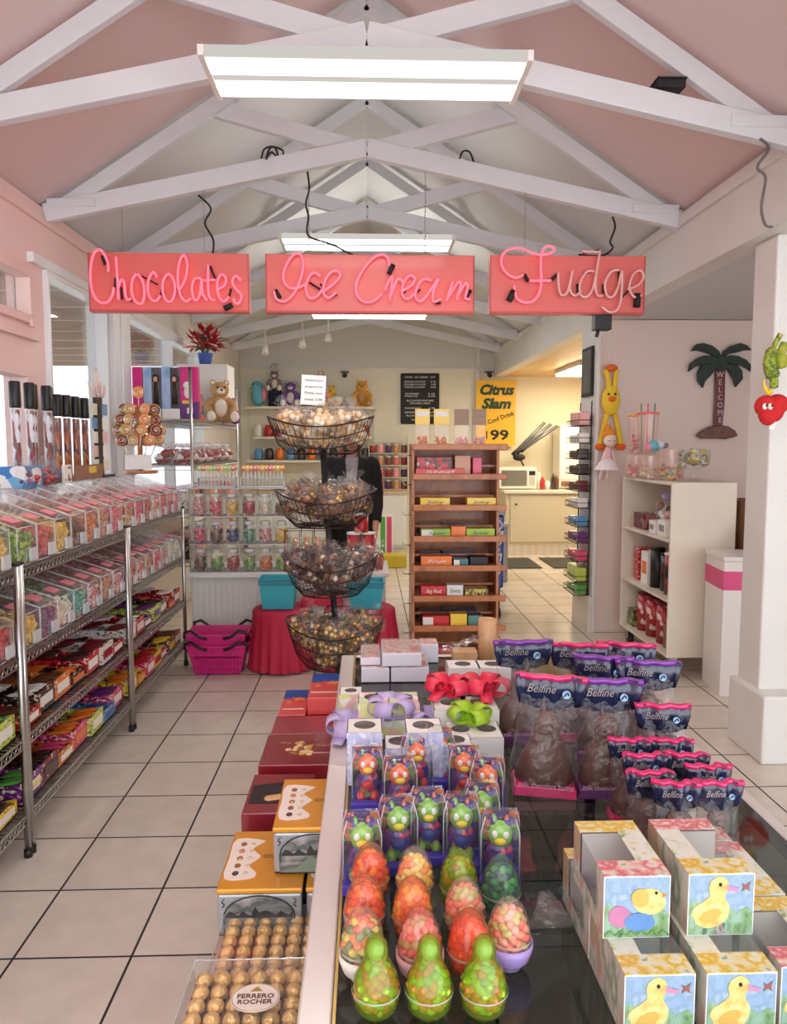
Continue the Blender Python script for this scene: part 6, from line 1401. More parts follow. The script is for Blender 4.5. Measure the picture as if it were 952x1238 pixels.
flat_box('wide plain maroon box behind the one printed with nuts', -.355, -.02, 2.68, 2.86, LZ+.002, .508, MAR2)
flat_box('small salmon box with a blue band, at the aisle side of the platform end', -.352, -.245, 2.88, 3.18, LZ+.002, .505, SAL, art_blue)
flat_box('red box under the taller salmon box at the platform end', -.24, -.09, 2.88, 3.20, LZ+.002, .50, REDB)
flat_box('taller salmon box with a blue band stacked on the red one', -.238, -.092, 2.885, 3.195, .502, .57, SAL, art_blue)

# ------------------------------------------------------------ jelly bean eggs
BN = {'orange': [(244, 120, 40), (230, 70, 40), (246, 170, 60), (214, 60, 40)], 'yellow': [(246, 200, 70), (244, 150, 60), (236, 120, 50), (240, 220, 120)], 'mix': [(240, 130, 60), (220, 200, 80), (110, 130, 60), (226, 90, 50)],
 'green': [(60, 110, 80), (80, 160, 110), (50, 80, 110), (120, 190, 90)], 'pink': [(244, 140, 110), (240, 170, 150), (236, 110, 90), (196, 180, 90)], 'red': [(226, 50, 36), (240, 100, 40), (200, 30, 40), (246, 150, 70)], 'lime': [(236, 130, 60), (180, 200, 60), (140, 170, 50), (226, 96, 50)]}
BEANM = {k: [mat('bean_%s_%d' % (k, i), c, .22, coat=.5) for i, c in enumerate(v)] for k, v in BN.items()}
def egg(label, px, py, pal, tint, shape='egg', base=None, w=.072):
    p = on(px, py, TZ+.05*(.82 if shape == 'duck' else 1)); t = thing('jelly_bean_egg', label, 'candy egg', (p.x, p.y, TZ+.001)); R_ = w/2; cz = .056; rz = .054; dk = .82 if shape == 'duck' else 1
    g = random.Random(int(px*7+py)); b = MB(); b.ell((0, 0, cz*dk), (R_*.62, R_*.62, rz*.66*dk), 0, 14, 10)
    N = 84
    for i in range(N):
        zz = 1-2*(i+.5)/N; a = i*2.39996; rr = math.sqrt(1-zz*zz); r = .75-.10*max(0, zz)
        T = Matrix.Rotation(g.uniform(0, 6), 3, 'X') @ Matrix.Rotation(g.uniform(0, 6), 3, 'Y')
        b.ell((R_*r*rr*cos(a), R_*r*rr*sin(a), (cz+rz*.74*zz)*dk), (.0105, .0072, .0068), g.randrange(4), 8, 5, T)
    b.build('jelly_beans', BEANM[pal], t)
    prof = [(.001, .0), (R_*.55, .004), (R_*.85, .018), (R_*1.0, .042), (R_*.98, .060), (R_*.84, .085), (R_*.55, .106), (R_*.25, .115), (.001, .117)]
    if shape == 'duck': prof = [(.001, .0), (R_*.6, .003), (R_*.92, .022), (R_*1.0, .046), (R_*.9, .075), (R_*.62, .100), (R_*.50, .112), (R_*.50, .125), (R_*.44, .140), (R_*.2, .151), (.001, .153)]; prof = [(a_, b_*.82) for a_, b_ in prof]
    MB().lathe(prof, 24).build('egg_shell', clear('shell_'+tint, {'orange': (255, 214, 170), 'clear': (255, 250, 244), 'lime': (206, 232, 90), 'green': (200, 226, 210), 'pink': (255, 226, 226), 'red': (255, 170, 130)}[tint], alpha={'lime': .16, 'orange': .12, 'red': .16}.get(tint, .08), rough=.05, k=.9), t)
    MB().lathe([(R_*1.01, .049*dk), (R_*1.03, .051*dk), (R_*1.01, .053*dk)], 24).build('seam_ring', clear('shell_seam', (240, 236, 220), alpha=.4), t)
    if shape == 'duck':
        hd = MB().ell((0, 0, .102), (R_*.36, R_*.36, .016), 0, 14, 10); hd.build('head_filling', mat('lime_plastic', (160, 190, 60), .25, coat=.5), t)
    if base: MB().lathe([(.001, -.0), (R_*.55, .0), (R_*.55, .006), (R_*.9, .016), (R_*1.07, .034), (R_*1.07, .046), (R_*1.0, .044)], 24).build('egg_cup', base, t)
    return t
LAV = mat('lavender_plastic', (186, 160, 226), .4); PKC = mat('pink_cup', (246, 190, 196), .4); WHC = mat('white_cup', (236, 232, 222), .4)
egg('orange and red jelly bean egg, rear row beside the rail', 448, 1061, 'orange', 'orange'); egg('yellow and orange jelly bean egg, rear row, second from the rail', 502, 1066, 'yellow', 'clear')
egg('yellow and olive jelly bean egg, rear row, third from the rail', 555, 1070, 'mix', 'lime'); egg('dark green jelly bean egg, rear row, end of the row', 606, 1078, 'green', 'green')
egg('red-orange jelly bean egg, second row beside the rail', 441, 1103, 'red', 'orange'); egg('pale orange jelly bean egg, second row, second from the rail', 499, 1106, 'yellow', 'orange'); egg('pink and yellow jelly bean egg, second row, third from the rail', 562, 1105, 'pink', 'clear')
egg('orange and yellow jelly bean egg in a white cup, third row beside the rail', 439, 1146, 'mix', 'clear', base=WHC); egg('pink and orange jelly bean egg in a pink cup, third row, second from the rail', 508, 1146, 'pink', 'pink', base=PKC)
egg('red jelly bean egg, third row, third from the rail', 568, 1148, 'red', 'red'); egg('orange jelly bean egg standing in a lavender cup, outermost of the eggs', 616, 1132, 'pink', 'clear', base=LAV)
for px, lb in ((455, 'beside the rail'), (519, 'in the middle of the three'), (585, 'farthest from the rail')): egg('lime green duck-headed jelly bean egg in the first row, ' + lb, px, 1196, 'lime', 'lime', 'duck')

# ------------------------------------------------------------ purple wrapped novelties
PUB = mat('violet_blue_tray', (76, 60, 176), .35, coat=.4); FIG = pat('figure_foil', [(120, 40, 140), (80, 50, 160), (200, 60, 70), (226, 120, 60), (90, 40, 130), (110, 170, 60), (60, 40, 120), (70, 50, 150)], 60, .3, coat=.6, metal=.2)
def novelty(label, px, pyb, rz=0, w=.078, h=.135, head=0, z=TZ+.001, first=[None]):
    p = on(px, pyb, z); t = thing('candy_figure_pack', label, 'candy pack', (p.x, p.y+.03, z), rz); d = .062
    MB().prism([(-.052, 0), (d/2, 0), (d/2, h*.5), (d/2-.004, h*.5), (d/2-.004, .006), (-.046, .006), (-.046, .018), (-.052, .018)], -w/2, w/2, 'x').box(-w*.5, w*.5, -.05, -.03, .006, .020).build('tray_card', PUB, t, bev=.0015)
    MB().box(-w*.47, w*.47, .027, .0285, .02, h*.92).box(-w*.485, -w*.475, -.028, .027, .02, h*.5).box(w*.475, w*.485, -.028, .027, .02, h*.5).build('back_card', FIG, t)
    f = MB().ell((0, 0, h*.32), (w*.38, d*.34, h*.28), 0, 16, 12).ell((0, -.003, h*.68), (w*.30, d*.30, h*.20), 1, 16, 12)
    for s in (-1, 1): f.ell((s*w*.17, 0, h*.86), (w*.09, .008, h*.11), 0, 10, 6).ell((s*w*.13, -d*.27, h*.72), (.007, .005, .008), 2, 8, 6).ell((s*w*.2, -d*.28, h*.16), (w*.14, .014, .014), 3, 10, 6)
    f.ell((0, -d*.31, h*.63), (.012, .007, .008), 4, 10, 6).ell((0, -d*.33, h*.36), (w*.2, .008, h*.1), 5, 10, 6)
    f.build('foil_figure', [FIG, [mat('figure_orange', (236, 110, 50), .3, coat=.5), mat('figure_green', (130, 190, 60), .3, coat=.5)][head], Wg, [CM['red'][1], CM['green'][0]][head], YEL if False else mat('figure_yellow', (246, 214, 70), .3), CM['red'][0] if head == 0 else BLUEINK], t)
    lp = lambda f_, z_: [(x*f_, y*f_, z_) for x, y in ((-w*.47, -.03), (w*.47, -.03), (w*.47, .026), (-w*.47, .026))]
    MB().ring([lp(1, .021), lp(1, h*.8), lp(.8, h), ], 0, False, True, False, True).build('clear_cover', CELLO, t)
    e = MB()
    for i in range(4): e.tube([lp(1, .021)[i], lp(1, h*.8)[i], lp(.8, h)[i]], .0013, 4)
    e.build('cover_edge', ACRE, t)
    return t
for a in (('rear row, raised in the middle', 532, 948, 0, 0), ('rear row beside the rail', 445, 976, 0, 0), ('rear row, second from the rail', 484, 990, .05, 0), ('rear row, right of the raised one'.replace('right of', 'just past'), 563, 974, -.05, 0), ('rear row, outer end', 592, 992, -.25, 0), ('rear row, behind the second one', 505, 960, .05, 0),
          ('front row beside the rail, green head', 438, 1075, .03, 1), ('front row, second from the rail, green head', 482, 1052, .06, 1), ('front row, standing in the middle, green head', 519, 1040, 0, 1), ('front row, just past the middle one, green head', 560, 1048, -.1, 1), ('front row, outer end, green head', 608, 1072, -.18, 1), ('between the rows, next to the outer end, green head', 585, 1030, -.15, 1)):
    novelty('purple boxed candy figure, ' + a[0], a[1], a[2], a[3], head=a[4])

# ------------------------------------------------------------ egg cartons with round holes
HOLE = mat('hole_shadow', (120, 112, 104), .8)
LACE = pat('lace_print', [(206, 208, 236), (230, 230, 244), (190, 194, 230)], 90, .5, 'voronoi', coat=0); PAST = pat('pastel_print', [(244, 238, 226), (240, 200, 190), (226, 226, 150), (244, 244, 240), (214, 226, 190), (236, 180, 180)], 30, .5, coat=0)
def hole_box(label, px, pyf, w, d, h, mt, mf, z=TZ+.001, r=.028, rz=0, hx=0, y=None, holes=1):
    zt = z+h; p = on(px, pyf, zt); t = thing('egg_gift_box', label, 'gift box', (p.x, p.y, z), rz); b = MB()
    b.box(-w/2, w/2, 0, .002, 0, h, 1).box(-w/2, w/2, d-.002, d, 0, h, 1).box(-w/2, -w/2+.002, .002, d-.002, 0, h, 1).box(w/2-.002, w/2, .002, d-.002, 0, h, 1).box(-w/2+.002, w/2-.002, .002, d-.002, 0, .002, 0)
    # top sheet with a real round opening
    K = 32; segw = w/holes
    for q in range(holes):
        cx = -w/2+segw*(q+.5)+hx; xa, xb = -w/2+segw*q, -w/2+segw*(q+1); inn, out = [], []
        for k in range(K):
            a = 2*pi*k/K; c_, s_ = cos(a), sin(a); inn.append((cx+r*c_, d*.55+r*s_, h)); tt = []
            if c_ > 1e-6: tt.append((xb-cx)/c_)
            if c_ < -1e-6: tt.append((xa-cx)/c_)
            if s_ > 1e-6: tt.append((d-d*.55)/s_)
            if s_ < -1e-6: tt.append(-d*.55/s_)
            m_ = min(tt); out.append((cx+m_*c_, d*.55+m_*s_, h))
        # make the outer loop reach the corners
        for (X_, Y_) in ((xa, 0), (xb, 0), (xb, d), (xa, d)):
            i = min(range(K), key=lambda i: (out[i][0]-X_)**2+(out[i][1]-Y_)**2); out[i] = (X_, Y_, h)
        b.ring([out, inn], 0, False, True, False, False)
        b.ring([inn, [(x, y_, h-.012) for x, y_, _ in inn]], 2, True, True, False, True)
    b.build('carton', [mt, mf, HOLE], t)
    return t
CW = mat('gift_white', (240, 238, 232), .5)
hole_box('tall white egg box with lacy lilac front beside the rail', 441, 886, .088, .10, .135, CW, LACE); hole_box('tall white egg box with lacy lilac front behind the raised candy figure', 514, 886, .092, .10, .135, CW, LACE)
hole_box('shorter white egg box between the two tall lacy ones', 484, 905, .075, .09, .095, CW, LACE, hx=.0); hole_box('shorter white egg box just past the second tall lacy one', 552, 903, .085, .09, .095, CW, LACE)
hole_box('pastel printed egg box behind the lilac ribbon, beside the rail', 452, 850, .09, .10, .10, PAST, PAST); hole_box('pastel printed egg box behind the lilac ribbon, second from the rail', 489, 850, .09, .10, .10, PAST, PAST)
hole_box('white egg box carrying one of the coral bows, nearer the rail'.replace('nearer', 'closer to'), 547, 858, .10, .115, .10, CW, CW); hole_box('white egg box carrying one of the coral bows, closer to the brown bags', 583, 858, .10, .115, .10, CW, CW)
hole_box('low white twin-hole egg box topped with a lime green bow', 577, 892, .145, .12, .07, CW, CW, r=.026, holes=2)
hole_box('white egg box at the table end behind the coral bows', 562, 808, .11, .10, .09, CW, CW); hole_box('white egg box at the table end beside the navy-topped bags', 599, 808, .11, .10, .09, CW, CW)
hole_box('small white egg box with a dark opening at the table end beside the rail', 424, 840, .07, .08, .07, CW, PAST, r=.02)
CANDYP = pat('pink_candy_pieces', [(244, 200, 196), (240, 150, 150), (250, 236, 226), (236, 170, 160), (244, 220, 210)], 70, .5, coat=.2)
def lid_box(label, px0, px1, y0_, y1_, z0, h):
    a, c = at(px0, 810, y0_).x, at(px1, 810, y0_).x; t = thing('sweet_box', label, 'sweet box', (a, y0_, z0)); w = c-a; d = y1_-y0_
    MB().box(0, w, 0, d, 0, h-.004).build('carton', mat('pale_lilac_card', (228, 226, 238), .5), t, bev=.002); MB().box(.006, w-.006, .006, d-.006, h-.0038, h-.001).build('candy_window', CANDYP, t)
    MB().box(0, w, 0, d, h-.0008, h+.0012).build('clear_sheet', clear('lid_plastic'), t); return t
lid_box('pale box of sweets under the raised pink one, beside the rail', 437, 471, 2.66, 2.88, TZ+.001, .055); lid_box('pale box of sweets under the raised pink one, far from the rail', 473, 519, 2.66, 2.88, TZ+.001, .055)
lid_box('raised clear-topped box of pink sweets at the table end', 462, 510, 2.66, 2.86, TZ+.058, .05); lid_box('clear-topped box of white sweets next to the raised pink one', 436, 460, 2.68, 2.86, TZ+.058, .03)
lid_box('small box of pink sweets leaning behind the coral bows', 508, 530, 2.90, 2.99, TZ+.001, .075)
# ribbons
def strip(b, pts, w, n=(0, 0, 1), m=0):
    P = ease(pts, 5); rows = []
    for i, p in enumerate(P):
        d = (P[min(i+1, len(P)-1)]-P[max(i-1, 0)]).normalized(); s = Vector(n)-d*d.dot(Vector(n))
        s = s.normalized() if s.length > 1e-4 else Vector((1, 0, 0)); u = s.cross(d).normalized(); ww = w if not callable(w) else w(i/(len(P)-1))
        rows.append([p-s*ww/2-u*.0009, p+s*ww/2-u*.0009, p+s*ww/2+u*.0009, p-s*ww/2+u*.0009])
    b.ring(rows, m, True); return b
def bow(label, loc, m, s=1, rz=0, loops=4, tails=2):
    t = thing('ribbon_bow', label, 'bow', loc, rz)
    for k in range(loops):
        a = k*2*pi/loops+.4; c, q = cos(a), sin(a); L = .062*s*(1 if k % 2 else .85)
        b = MB(); strip(b, [(0, 0, .006), (c*L*.5, q*L*.5, .040*s), (c*L, q*L, .036*s), (c*L*1.05, q*L*1.05, .014*s), (c*L*.6, q*L*.6, .004), (0, 0, .006)], .042*s, (-q, c, .0)); b.build('ribbon_loop', m, t)
    for k in range(tails):
        a = k*pi+.9; c, q = cos(a), sin(a); b = MB(); strip(b, [(0, 0, .006), (c*.04*s, q*.04*s, .016*s), (c*.085*s, q*.085*s, .006)], .028*s, (-q, c, 0)); b.build('ribbon_tail', m, t)
    MB().ell((0, 0, .014*s), (.012*s, .012*s, .012*s), 0, 10, 6).build('knot', m, t); return t
COR = mat('coral_ribbon', (240, 60, 90), .4, bump=.1, sss=0); LIM = mat('lime_ribbon', (170, 214, 50), .4)
p = on(541, 838, TZ+.104); bow('coral red ribbon bow, closer to the rail', (p.x, p.y, TZ+.104), COR, 1.15, .1)
p = on(586, 838, TZ+.104); bow('coral red ribbon bow, beside the navy-topped bags', (p.x, p.y, TZ+.104), COR, 1.2, .6)
p = on(568, 872, TZ+.074); bow('lime green ribbon bow on the low white box', (p.x, p.y, TZ+.074), LIM, 1.05, 0, 4, 1)
p = on(420, 868, TZ+.05); bow('lilac ribbon bow spilling over the table rail', (p.x+.01, p.y, TZ+.004), LIL, 1.25, .3, 5, 2)
p = on(473, 860, TZ+.07); bow('lilac ribbon bow between the lacy egg boxes and the pastel ones', (p.x, p.y, TZ+.06), LIL, 1.2, .2, 5, 2)
tag(MB().box(-.05, .05, -.04, .04, 0, .055).build('gift_box', PAST, None, (p.x, p.y, TZ+.001), bev=.002), 'small pastel box beneath the inner lilac bow', 'gift box')
p = on(523, 862, TZ+.07); bow('lilac ribbon curl behind the second tall lacy egg box', (p.x, p.y+.02, TZ+.03), LIL, 1.0, 1.2, 3, 1)
# cardboard tube and crumpled film at the table end
p = on(590, 800, TZ); t = thing('cardboard_tube', 'tan cardboard tube standing at the table end by the wooden rack', 'tube', (p.x, 2.93, TZ+.001))
KT = pat('tan_tube', [(190, 140, 96), (210, 164, 118), (180, 128, 84)], 8, .5, 'noise', (1, 1, .3)); MB().lathe([(.033, 0), (.036, .002), (.036, .165), (.033, .165), (.031, .01)], 22).build('tube_body', KT, t)
MB().box(-.14, -.042, -.03, .03, 0, .045).build('tan_block', KT, t, bev=.006)
b = MB(); g = random.Random(3); N = 9; rows = []
for i in range(N): rows.append([Vector((-.17+i*.02+g.uniform(-.006, .006), -.05+j*.02, .05+.07*(i/N)**1.5+g.uniform(-.010, .010))) for j in range(5)])
b.ring(rows, 0, True, False, False, False); b.build('clear_film', CELLO, t)

# ------------------------------------------------------------ chocolate rabbits in navy-topped bags
NAVY = pat('navy_header', [(26, 30, 56), (34, 40, 74), (20, 22, 42)], 12, .25, 'noise', coat=.7, bump=.15); VIOB = mat('violet_band', (126, 50, 160), .25, coat=.6); PNKB = mat('hot_pink_band', (224, 40, 110), .25, coat=.6)
CHOC = mat('milk_chocolate', (84, 48, 30), .42, coat=.15, bump=.12, bscale=60); EMB = mat('emblem_blue', (170, 206, 226), .4); SILV = mat('silver_script', (170, 160, 160), .35, .5)
FILM = clear('bag_film', (252, 251, 253), alpha=.02, rough=.12, k=.65, bump=.7); PTXT = mat('pale_pink_ink', (226, 170, 200), .5); DVIO = mat('dark_violet_base', (96, 30, 100), .35, coat=.4)
def bunny_bag(label, px, pyt, Y, h, w, band, rz=0, lean=0, grp=None, basem=None, small=False, roll=0):
    top = at(px, pyt, Y); t = thing('chocolate_rabbit_bag', label, 'chocolate rabbit', (top.x-sin(roll)*h, Y+lean*h, TZ+.002)); t.rotation_euler = (0, roll, rz)
    d = w*.62; hz = h*.745; hh = h*.245
    hw = w*.52; hd = .006
    n = 14
    top_ = [(-hw+2*hw*k/n, -.004+.006*sin(k*1.3+px)+ .004*sin(k*.7), 0) for k in range(n+1)]
    def shell(zf, k0, off=0.0):
        out = []
        for (x, y, _) in top_: out.append((x*(1-.06*(1-k0)), y-hd, zf))
        for (x, y, _) in reversed(top_): out.append((x*(1-.06*(1-k0)), y+hd, zf))
        return out
    # header card folded over the bag mouth
    b = MB(); b.ring([[(x*.86, y*.6, hz+.0-(.012*math.cos(x/hw*1.57))) for x, y, z in shell(0, 1)], [(x*.97, y*.9, hz+hh*.5) for x, y, z in shell(0, 1)], [(x, y, hz+hh) for x, y, z in shell(0, 1)]], 0, True, True, True, True)
    b.build('header_card', NAVY, t)
    MB().ring([[(x*1.01, y-.0008*(1 if i < n+1 else -1), hz+hh*.86) for i, (x, y, z) in enumerate(shell(0, 1))], [(x*1.02, y, hz+hh*1.03) for x, y, z in shell(0, 1)]], 0, True, True, True, True).build('header_band', band, t)
    MB().cyl((hw*.45, -.013, hz+hh*.42), (hw*.45, -.0165, hz+hh*.42), hw*.115, n=16).build('round_emblem', EMB, t); MB().tube(ease([(hw*.38, -.0175, hz+hh*.36), (hw*.47, -.0175, hz+hh*.50), (hw*.52, -.0175, hz+hh*.40)], 4), .0012*w/.085, 4).build('emblem_mark', BLUEINK, t)
    sc = MB(); xs = [-hw*.72+k*hw*.055 for k in range(15)]; sc.tube(ease([(x+.004*((k*5) % 3-1), -.0165, hz+hh*(.60+.05*((-1)**k)*(1+(k*7) % 4))) for k, x in enumerate(xs)], 3), .0008*w/.085, 4); sc.tube([(-hw*.6, -.0165, hz+hh*.26), (-hw*.1, -.0165, hz+hh*.26)], .0009, 4); sc = None; text('Belfine', hh*.42, SILV, t, (-hw*.28, -.022, hz+hh*.6), ext=.0004, shear=.35, width=hw*.8)
    # rabbit
    ch = MB(); ch.lathe([(.001, .03*h), (w*.42, .035*h), (w*.44, .14*h), (w*.36, .29*h), (w*.25, .40*h), (w*.19, .48*h), (w*.21, .55*h), (w*.20, .61*h), (w*.12, .67*h), (.001, .69*h)], 22, sy=.62)
    for s in (-1, 1): ch.tube(ease([(s*w*.05, 0, .64*h), (s*w*.085, .004, .74*h), (s*w*.06, .004, .83*h)], 4), [.06*w]*4+[.065*w]*4+[.03*w], 10); ch.ell((s*w*.19, -w*.19, .10*h), (w*.12, w*.11, .055*h), 0, 12, 8)
    ch.ell((0, -w*.14, .555*h), (w*.09, w*.06, .035*h), 0, 10, 6)
    ch.build('chocolate_rabbit', CHOC, t)
    bm = basem or (PNKB if band is PNKB else DVIO)
    MB().prism([(-w*.46, 0), (w*.46, 0), (w*.44, .085*h), (-w*.44, .085*h)], -d*.5, d*.42, 'y').build('base_card', bm, t, bev=.002)
    if not small: text('milk chocolate bunny', .016, PTXT, t, (0, -d*.5-.001, .062*h+.012), ext=.0004, width=w*.8)
    # clear bag
    rows = []
    for f, fw, fd in ((0, .50, .50), (.04, .52, .54), (.2, .50, .50), (.4, .46, .42), (.6, .44, .26), (.74, .45, .12), (.82, .45, .05)):
        rows.append([((w*fw)*cos(a)*(1 if abs(cos(a)) < .7 else 1.02)+w*.015*sin(3*a+f*9), (w*.62*fd*1.25)*sin(a)+w*.02*sin(5*a+f*13), f*h+.002) for a in [k*2*pi/24 for k in range(24)]])
    MB().ring(rows, 0, True, True, True, False).build('clear_bag', FILM, t)
    return t
bunny_bag('tall chocolate rabbit bag with violet band, at the far inner corner of the group', 632, 787, 2.13, .29, .165, VIOB, .05, grp=1)
bunny_bag('tall chocolate rabbit bag with hot pink band and base, before all other tall ones', 666, 826, 1.80, .29, .165, PNKB, -.12, roll=.05)
bunny_bag('tall chocolate rabbit bag with violet band standing beside the pink-based one', 735, 831, 1.78, .285, .155, VIOB, -.12)
bunny_bag('tall chocolate rabbit bag with pink band, back row behind the pink-based one', 700, 790, 2.13, .28, .16, PNKB, -.2)
bunny_bag('tall chocolate rabbit bag with violet band, middle of the crowded back rows', 730, 801, 1.98, .285, .15, VIOB, -.25)
bunny_bag('tall chocolate rabbit bag with violet band, outer end of the middle row', 783, 812, 1.95, .28, .16, VIOB, -.2)
bunny_bag('tall chocolate rabbit bag with pink band, outer end of the back row', 757, 793, 2.13, .28, .16, PNKB, -.3)
bunny_bag('medium chocolate rabbit bag with pink band, alone at the outer side', 801, 866, 1.74, .235, .125, PNKB, -.15)
for i, (px, py, Y, lb) in enumerate(((761, 906, 1.645, 'back row, inner'), (811, 909, 1.64, 'back row, outer'), (778, 929, 1.56, 'second row, inner'), (828, 928, 1.56, 'second row, middle'), (856, 946, 1.50, 'second row, outermost'), (784, 951, 1.475, 'third row, inner, half hidden'), (818, 957, 1.425, 'front row, middle'), (868, 961, 1.425, 'front row, outermost'))):
    bunny_bag('small chocolate rabbit bag with navy header, ' + lb, px, py, Y, .19, .092, PNKB, R.uniform(-.15, .1), small=True, basem=DVIO if i % 2 else PNKB)
# flattened film packet and one lying bag
p = on(665, 1110, TZ); t = thing('film_packet', 'small flattened clear film bag lying on the smoked glass', 'bag', (p.x, p.y, TZ+.001))
MB().ring([[(-.045, -.03, 0), (.045, -.03, 0), (.03, .05, 0), (-.02, .05, 0)], [(-.03, -.02, .012), (.03, -.02, .014), (.012, .05, .022), (-.008, .05, .02)]], 0, True).build('film', CELLO, t)
# base tray under the tall bags
# ------------------------------------------------------------ duckling gift boxes
SKYA = pat('art_sky', [(112, 142, 186), (146, 170, 206), (130, 158, 182), (170, 186, 210)], 40, .5, 'noise', coat=.1); GRA = pat('art_grass', [(84, 120, 84), (122, 156, 108), (146, 178, 160), (74, 112, 78)], 60, .5, 'noise', (1, 1, .6), coat=.1)
FLOR = pat('floral_yellow', [(130, 150, 90), (222, 220, 206), (226, 204, 120), (216, 170, 60), (226, 210, 130), (226, 222, 206)], 42, .5, 'noise', coat=.1); FLOP = pat('floral_pink', [(150, 164, 110), (224, 214, 204), (226, 160, 154), (206, 100, 108), (226, 176, 170), (226, 216, 206)], 42, .5, 'noise', coat=.1); FLOG = pat('floral_green', [(120, 140, 84), (206, 212, 180), (224, 222, 212), (224, 222, 212), (214, 196, 110)], 38, .5, 'noise', coat=.1)
SIDE = pat('art_side', [(170, 190, 160), (190, 150, 120), (206, 200, 190), (130, 150, 120), (214, 206, 196)], 18, .5, 'noise', (1, 1, .5), coat=.1); GREYI = mat('box_inside_grey', (196, 194, 188), .6)
DY = pat('duckling_yellow', [(200, 166, 96), (220, 194, 116), (232, 214, 150)], 60, .6, 'noise', coat=0); DYD = mat('duckling_gold', (206, 168, 84), .6); BEAK = mat('beak_pink', (200, 132, 164), .6); BFLY = mat('butterfly_brown', (140, 90, 80), .6); EGP = mat('egg_pink_print', (190, 120, 160), .5, var=.15, vscale=40); EGB = mat('egg_blue_print', (96, 142, 200), .5, var=.15, vscale=40); WEDGE = mat('box_white_edge', (240, 240, 236), .5)
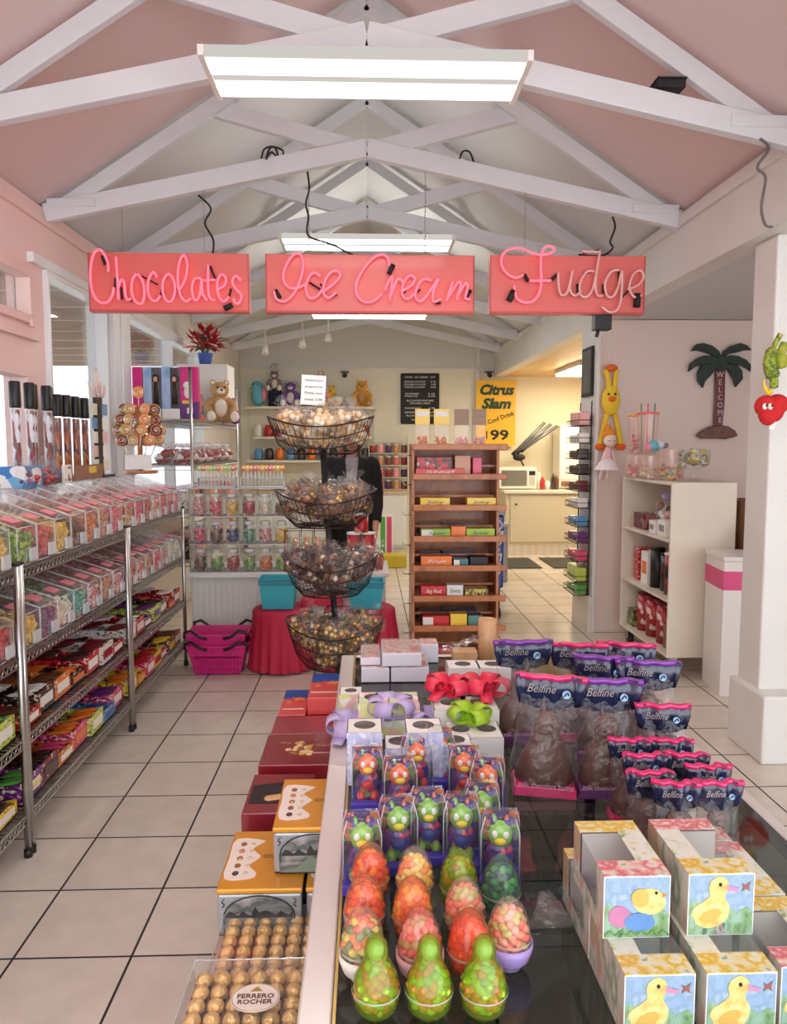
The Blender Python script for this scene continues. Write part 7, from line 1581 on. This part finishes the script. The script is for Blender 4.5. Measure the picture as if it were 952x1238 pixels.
def duck_box(label, X, Y, z, front='duck', mirror=False, ftop=0, w=.102, d=.168, h=.098):
    t = thing('duckling_gift_box', label, 'gift box', (X, Y, z)); th = .0015; b = MB()
    FT = [FLOR, FLOP][ftop]; BT = [FLOP, FLOR][ftop]
    b.box(0, w, 0, th, 0, h, 0)                                  # aisle end
    b.box(0, w, d-th, d, 0, h, 1)
    b.box(th, w-th, th, d-th, 0, th, 2)
    sx0, sx1 = (0, th), (w-th, w)
    full, op = (sx1, sx0) if not mirror else (sx0, sx1)
    b.box(full[0], full[1], th, d-th, 0, h, 1)
    b.box(op[0], op[1], th, d-th, 0, h*.30, 1).box(op[0], op[1], th, .036, h*.3, h, 1).box(op[0], op[1], d-.036, d-th, h*.3, h, 1)
    b.box(0, w, 0, .042, h, h+th, 3).box(0, w, d-.036, d, h, h+th, 4)
    if not mirror: b.box(w*.62, w, .042, d-.036, h, h+th, 5)
    else: b.box(0, w*.38, .042, d-.036, h, h+th, 5)
    b.box(.003, w-.003, .045, .047, .002, h-.001, 2).box(.003, w-.003, d-.04, d-.038, .002, h-.001, 2)
    b.build('carton', [WEDGE, SIDE, GREYI, FT, BT, FLOG], t)
    xa, xb = (0, w*.62) if not mirror else (w*.38, w)
    MB().poly([(xa, .042, h+.001), (xb, .042, h+.001), (xb, d-.036, h+.001), (xa, d-.036, h+.001)]).poly([(0 if not mirror else w, .036, h*.3), (0 if not mirror else w, d-.036, h*.3), (0 if not mirror else w, d-.036, h), (0 if not mirror else w, .036, h)]).build('clear_window', clear('window_film', alpha=.07, rough=.1), t)
    # picture on the end
    MB().box(.0015, w-.0015, -.0007, -.0001, .0015, h-.0015).build('picture_sky', SKYA, t)
    gz = [h*.42+h*.05*sin(k*1.9) + (h*.12 if k < 4 else 0) for k in range(13)]
    MB().prism([(.0015, .0015)] + [(w-.0015, .0015)] + [(w-.0015-(w-.003)*k/12, gz[12-k]) for k in range(13)], -.0011, -.0007, 'y').build('picture_grass', GRA, t)
    E = lambda cx, cz, rx, rz, y, rot=0, n=22: [(cx+rx*cos(a)*cos(rot)-rz*sin(a)*sin(rot), cz+rx*cos(a)*sin(rot)+rz*sin(a)*cos(rot)) for a in [k*2*pi/n for k in range(n)]]
    if front == 'duck':
        MB().prism([(w*.05, h*.36), (w*.09, h*.30), (w*.13, h*.20), (w*.30, h*.13), (w*.50, h*.19), (w*.60, h*.32), (w*.62, h*.48), (w*.56, h*.60), (w*.54, h*.68), (w*.60, h*.76), (w*.58, h*.90), (w*.46, h*.97), (w*.34, h*.90), (w*.30, h*.78), (w*.32, h*.66), (w*.22, h*.56), (w*.10, h*.48)], -.0020, -.0011, 'y', smooth=True).build('duckling_print', DY, t)
        MB().prism(E(w*.34, h*.33, w*.17, h*.10, 0, .5), -.0026, -.0020, 'y').build('wing_print', DYD, t)
        MB().prism([(w*.57, h*.85), (w*.66, h*.80), (w*.77, h*.78), (w*.72, h*.72), (w*.58, h*.75)], -.0024, -.0020, 'y').build('bill_print', BEAK, t)
        MB().prism(E(w*.47, h*.84, w*.025, h*.03, 0), -.0028, -.0020, 'y').build('eye_print', INK, t)
        MB().tube([(w*.42, -.0018, h*.15), (w*.44, -.0018, h*.05), (w*.50, -.0018, h*.03)], .0014, 4).tube([(w*.50, -.0018, h*.19), (w*.52, -.0018, h*.08), (w*.58, -.0018, h*.06)], .0014, 4).build('foot_print', BEAK, t)
        MB().prism([(w*.80, h*.86), (w*.86, h*.82), (w*.93, h*.88), (w*.91, h*.78), (w*.93, h*.72), (w*.86, h*.76), (w*.80, h*.72), (w*.82, h*.79)], -.0018, -.0011, 'y').build('butterfly_print', BFLY, t)
    else:
        MB().prism(E(w*.68, h*.60, w*.25, h*.21, 0, -.15), -.0020, -.0011, 'y').build('chick_print', DY, t); MB().prism(E(w*.54, h*.66, w*.13, h*.15, 0, .3), -.0026, -.0020, 'y').build('wing_print', DYD, t)
        MB().prism([(w*.87, h*.74), (w*.95, h*.70), (w*.87, h*.66)], -.0024, -.0020, 'y').build('beak_print', Og, t); MB().prism(E(w*.78, h*.74, w*.022, h*.026, 0), -.0027, -.0020, 'y').build('eye_print', INK, t)
        MB().prism(E(w*.24, h*.36, w*.17, h*.17, 0, -.5), -.0021, -.0011, 'y').build('pink_egg_print', EGP, t); MB().prism(E(w*.54, h*.27, w*.23, h*.15, 0, 0), -.0026, -.0011, 'y').build('blue_egg_print', EGB, t)
        MB().tube(ease([(w*.02+k*w*.08, -.0027, h*(.06+.07*(k % 2))) for k in range(13)], 3), .0014, 4).build('grass_print', mat('grass_stroke', (110, 160, 70), .6), t)
    return t
z1, z2 = TZ+.001, TZ+.1015
a1 = on(756, 1179, .80); a2 = on(851, 1175, .80); u1 = on(731, 1060, .90); u2 = on(832, 1057, .90)
XA, XB2 = a1.x, a2.x; YA1 = a1.y
duck_box('duckling box on the glass, under the stack beside the smoked glass gap', XA, YA1, z1, ftop=0, mirror=True); duck_box('duckling box on the glass under the upper box with the yellow-edged lid', XB2+.004, YA1, z1, mirror=True)
duck_box('floral lidded box on the glass behind the inner duckling box', XA, YA1+.172, z1, ftop=1); duck_box('floral lidded box on the glass behind the second duckling box', XB2+.004, YA1+.172, z1)
duck_box('upper box with a chick and two eggs on its end', u1.x, u1.y, z2, 'chick', False, 1); duck_box('upper duckling box with a brown butterfly, beside the chick box', u2.x+.002, u2.y, z2, mirror=True, ftop=0)
duck_box('pink lidded box at the outer edge of the duckling boxes', XB2+.118, YA1+.01, z1, ftop=1); duck_box('yellow lidded box behind the outermost pink lidded one', XB2+.118, YA1+.185, z1, ftop=0); duck_box('floral lidded box at the outer back of the duckling boxes', XB2+.112, YA1+.36, z1, ftop=1)
